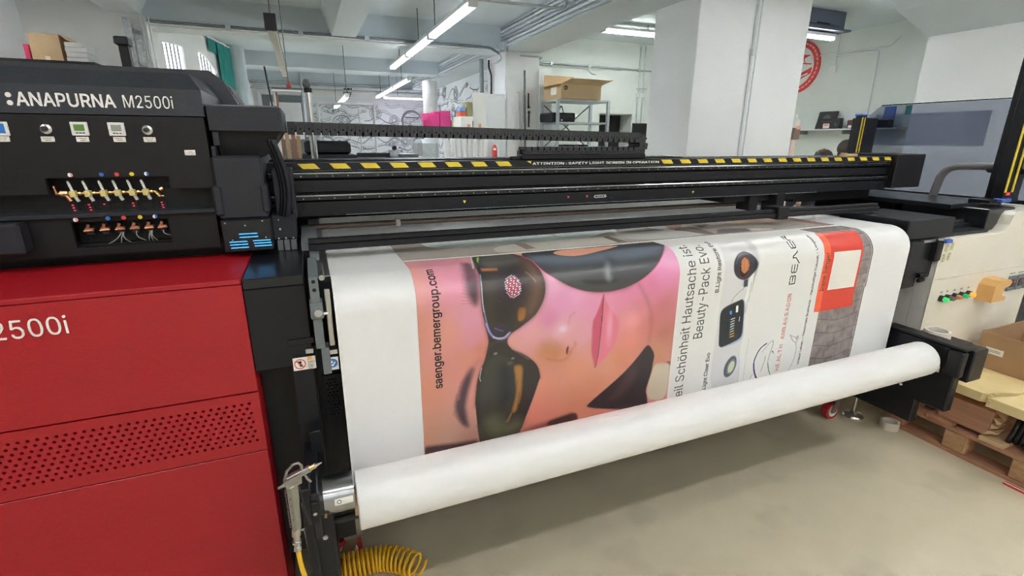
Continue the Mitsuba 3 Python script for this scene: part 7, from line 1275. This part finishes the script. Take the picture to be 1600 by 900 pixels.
def paint(X, S):
    col = np.zeros((len(X), 3)); w = np.zeros(len(X)); F = np.array(SKIN_FIELD)
    m = X < 1.22
    for x, s, *c in F:
        k = 1 / ((X[m] - x) ** 2 + (S[m] - s) ** 2 + 0.0009) ** 1.6; w[m] += k; col[m] += k[:, None] * ink(c)
    col[m] /= w[m][:, None]; col[~m] = ink((216, 212, 206)); col[S < -0.088] = ink((168, 158, 148))
    ns = {'SPLIT': 0}
    order = np.argsort(X, kind='stable'); xs = X[order]
    for l in PRINT:
        k = l[0]
        if k == 'STONE':
            m = (X > 1.992) & (X < 2.262) & (S > -0.075); x, s = X[m], S[m]; row = np.floor(s / 0.062 + 0.15 * np.sin(x * 23)); jx = (x + 0.05 * row) / 0.11
            g = meshkit.fbm(np.stack([x * 40, s * 40, 0 * x], 1), 3, 5); base = ink((132, 120, 116)) * (0.65 + 0.7 * g)[:, None]
            joint = np.minimum(np.abs((s / 0.062 + 0.15 * np.sin(x * 23)) % 1 - 0.5) * -1 + 0.5, 1); near = np.clip(1 - joint / 0.05, 0, 1); jv = np.abs(jx % 1 - 0.5) * -1 + 0.5; near = np.maximum(near, 0.5 * np.clip(1 - jv / 0.04, 0, 1))
            col[m] = base * (1 - 0.55 * near)[:, None]; continue
        if k in ('SPLIT', 'SPLIT2'): continue
        g, c, soft, al = l[1:5]; c = ink(c)
        if k == 'e':
            rx, ry, rot = l[5]; pad = max(rx, ry) + soft * 2; lo, hi = g[0] - pad, g[0] + pad
        else:
            a = np.array(g); pad = soft * 1.5 + (l[5] if k == 'l' else 0); lo, hi = a[:, 0].min() - pad, a[:, 0].max() + pad; slo, shi = a[:, 1].min() - pad, a[:, 1].max() + pad
        i0, i1 = np.searchsorted(xs, [lo, hi]); idx = order[i0:i1]
        if k == 'e': idx = idx[np.abs(S[idx] - g[1]) < pad]
        else: idx = idx[(S[idx] > slo) & (S[idx] < shi)]
        if not len(idx): continue
        x, s = X[idx], S[idx]
        if k == 'e':
            dx, ds = x - g[0], s - g[1]; ca, sa = math.cos(rot), math.sin(rot); u, v = (dx * ca + ds * sa) / rx, (-dx * sa + ds * ca) / ry; sd = (np.hypot(u, v) - 1) * min(rx, ry)
        elif k == 'p':
            q = rounded(g, True) if len(g) > 4 and soft != 0.00121 else g; sd = seg_dist(x, s, q, True) * np.where(inside(x, s, q), -1, 1)
        else: sd = seg_dist(x, s, rounded(g, False) if len(g) > 2 else g, False) - l[5] / 2
        t = np.clip(0.5 - sd / (2 * soft), 0, 1); t = (t * t * (3 - 2 * t) * al)[:, None]; col[idx] = col[idx] * (1 - t) + c * t
    return col
scene['mat_print'] = {'type': 'twosided', 'bsdf': {'type': 'principled', 'base_color': {'type': 'mesh_attribute', 'name': 'vertex_color'}, 'roughness': 0.34, 'specular': 0.5}}
ss = np.concatenate([np.linspace(-0.40, -0.096, 90), np.arange(-0.094, 0.700, 0.00175)])
m, X, S = grid(0.2555, 2.272, 0, 0, 1150, 0, 0.0, ss)
part(BN, 'printed_picture', m, 'mat_print', True, 'printed portrait with dark glasses and product pictures', color=paint(X, S))
def lettering(s, base_x, start, cap, length=None, end=None, m=INK, bold=False, name='lettering', spaced=0.0, thin=0.0):
    """A printed line: reads towards the table, letters' tops to the left; start = arc length of its first letter."""
    if spaced:
        ms, u = [], 0.0
        for ch in s:
            if ch != ' ':
                g = meshkit.text_mesh(ch, cap, 0.0003, bold); v = np.array(g.vertices); v[:, 0] += u - v[:, 0].min(); g.vertices = v; ms.append(g)
            u += spaced
        g = cat(ms)
    else: g = meshkit.text_mesh(s, cap, 0.0003, bold)
    v = np.array(g.vertices); v[:, 0] -= v[:, 0].min(); nat = v[:, 0].max()
    if length is None and end is not None: length = start - end
    if length: v[:, 0] *= length / nat
    g.vertices = v
    # cut long triangles so that the letters follow the bend
    nv, nf = trimesh.remesh.subdivide_to_size(g.vertices, g.faces, 0.012, max_iter=8) if length and (start - length) < 0.16 else (g.vertices, g.faces)
    nv = np.array(nv); p = onweb(base_x - nv[:, 1], start - nv[:, 0], 0.0002 + nv[:, 2]); f = np.asarray(nf)
    part(BN, name, trimesh.Trimesh(p, f, process=False), m, False)
    return nat
lettering('saenger.bemergroup.com', 0.3215, 0.4245, 0.0255, end=0.0285, bold=True)
lettering('Weil Schönheit Hautsache ist.', 1.2838, 0.700, 0.0420, end=0.0215, m=INKG)
lettering('Beauty-Pack Evo.', 1.3495, 0.4120, 0.0440, end=0.030, m=INKG)
lettering('B.Light Restore Evo', 1.4040, 0.2350, 0.0180, end=0.008, m=INKG, bold=True)
lettering('B.Light Clear Evo', 1.4020, 0.6640, 0.0180, end=0.484, m=INKG, bold=True)
BRICK = mat('brick_ink', (0.50, 0.11, 0.07), 0.5)
lettering('HEALTH', 1.8050, 0.6340, 0.0215, length=0.121, m=BRICK, spaced=0.0245)
lettering('AMBASSADOR', 1.8050, 0.4870, 0.0215, end=0.2850, m=BRICK, spaced=0.0245)
lettering('Vitales Leben - Gesundes Business - Nachhaltige Zukunft - Longevity', 1.9270, 0.6290, 0.0125, end=0.030, m=INKG, bold=True)
lettering('Irene Sänger', 1.9920, 0.2960, 0.0210, end=0.1270, m=INK)
def logo(strokes, base_x, start, h, k, m):
    ls = []
    for off, st in strokes:
        for line in st: ls.append(LineString([(off + a * k, b * h) for a, b in line]).buffer(0.0021, 3, cap_style=2))
    g = prism(unary_union(ls), 'xy', 0, 0.0003); nv, nf = trimesh.remesh.subdivide_to_size(np.array(g.vertices), np.array(g.faces), 0.012, max_iter=8)
    p = onweb(base_x - nv[:, 1], start - nv[:, 0], 0.0002 + nv[:, 2]); part(BN, 'logo', trimesh.Trimesh(p, nf, process=False), m, False, 'black logotype')
Es = [[(0.95, 1), (0.25, 1), (0.02, 0.85), (0.02, 0.62), (0.12, 0.5), (0.95, 0.5)], [(0.12, 0.5), (0.02, 0.38), (0.02, 0.15), (0.25, 0), (0.95, 0)]]
Bs = [[(0.02, -0.07), (0.02, 1.0), (0.75, 1), (0.95, 0.85), (0.95, 0.66), (0.78, 0.5), (0.2, 0.5)], [(0.78, 0.5), (0.95, 0.36), (0.95, 0.15), (0.75, 0), (0.0, 0)]]
Ms = [[(0.0, 0.02), (0.18, 1.0), (0.58, 0.22), (1.02, 0.22), (1.3, 1.0), (1.5, -0.35)]]
Ms = [[(-0.05, -0.25), (0.62, 0.45), (0.62, 0.98), (0.78, 0.98), (1.25, 0.0), (1.38, 0.0)]]
Rs = [[(0.02, 0.62), (0.02, 1.0), (0.80, 1.0), (0.97, 0.88), (0.97, 0.66)], [(0.0, 0.40), (0.62, 0.40), (0.62, 0.10)], [(0.62, 0.40), (0.95, 0.62)]]
logo(((0.0, Bs), (0.048, Es), (0.088, Ms), (0.150, Es), (0.190, [[(0.02, 0.05), (0.02, 0.55), (0.78, 0.55), (0.78, 1.0), (0.2, 1.0)], [(0.4, 0.55), (0.95, 0.05)]])), 1.8090, 0.2440, 0.0300, 0.037, INK)
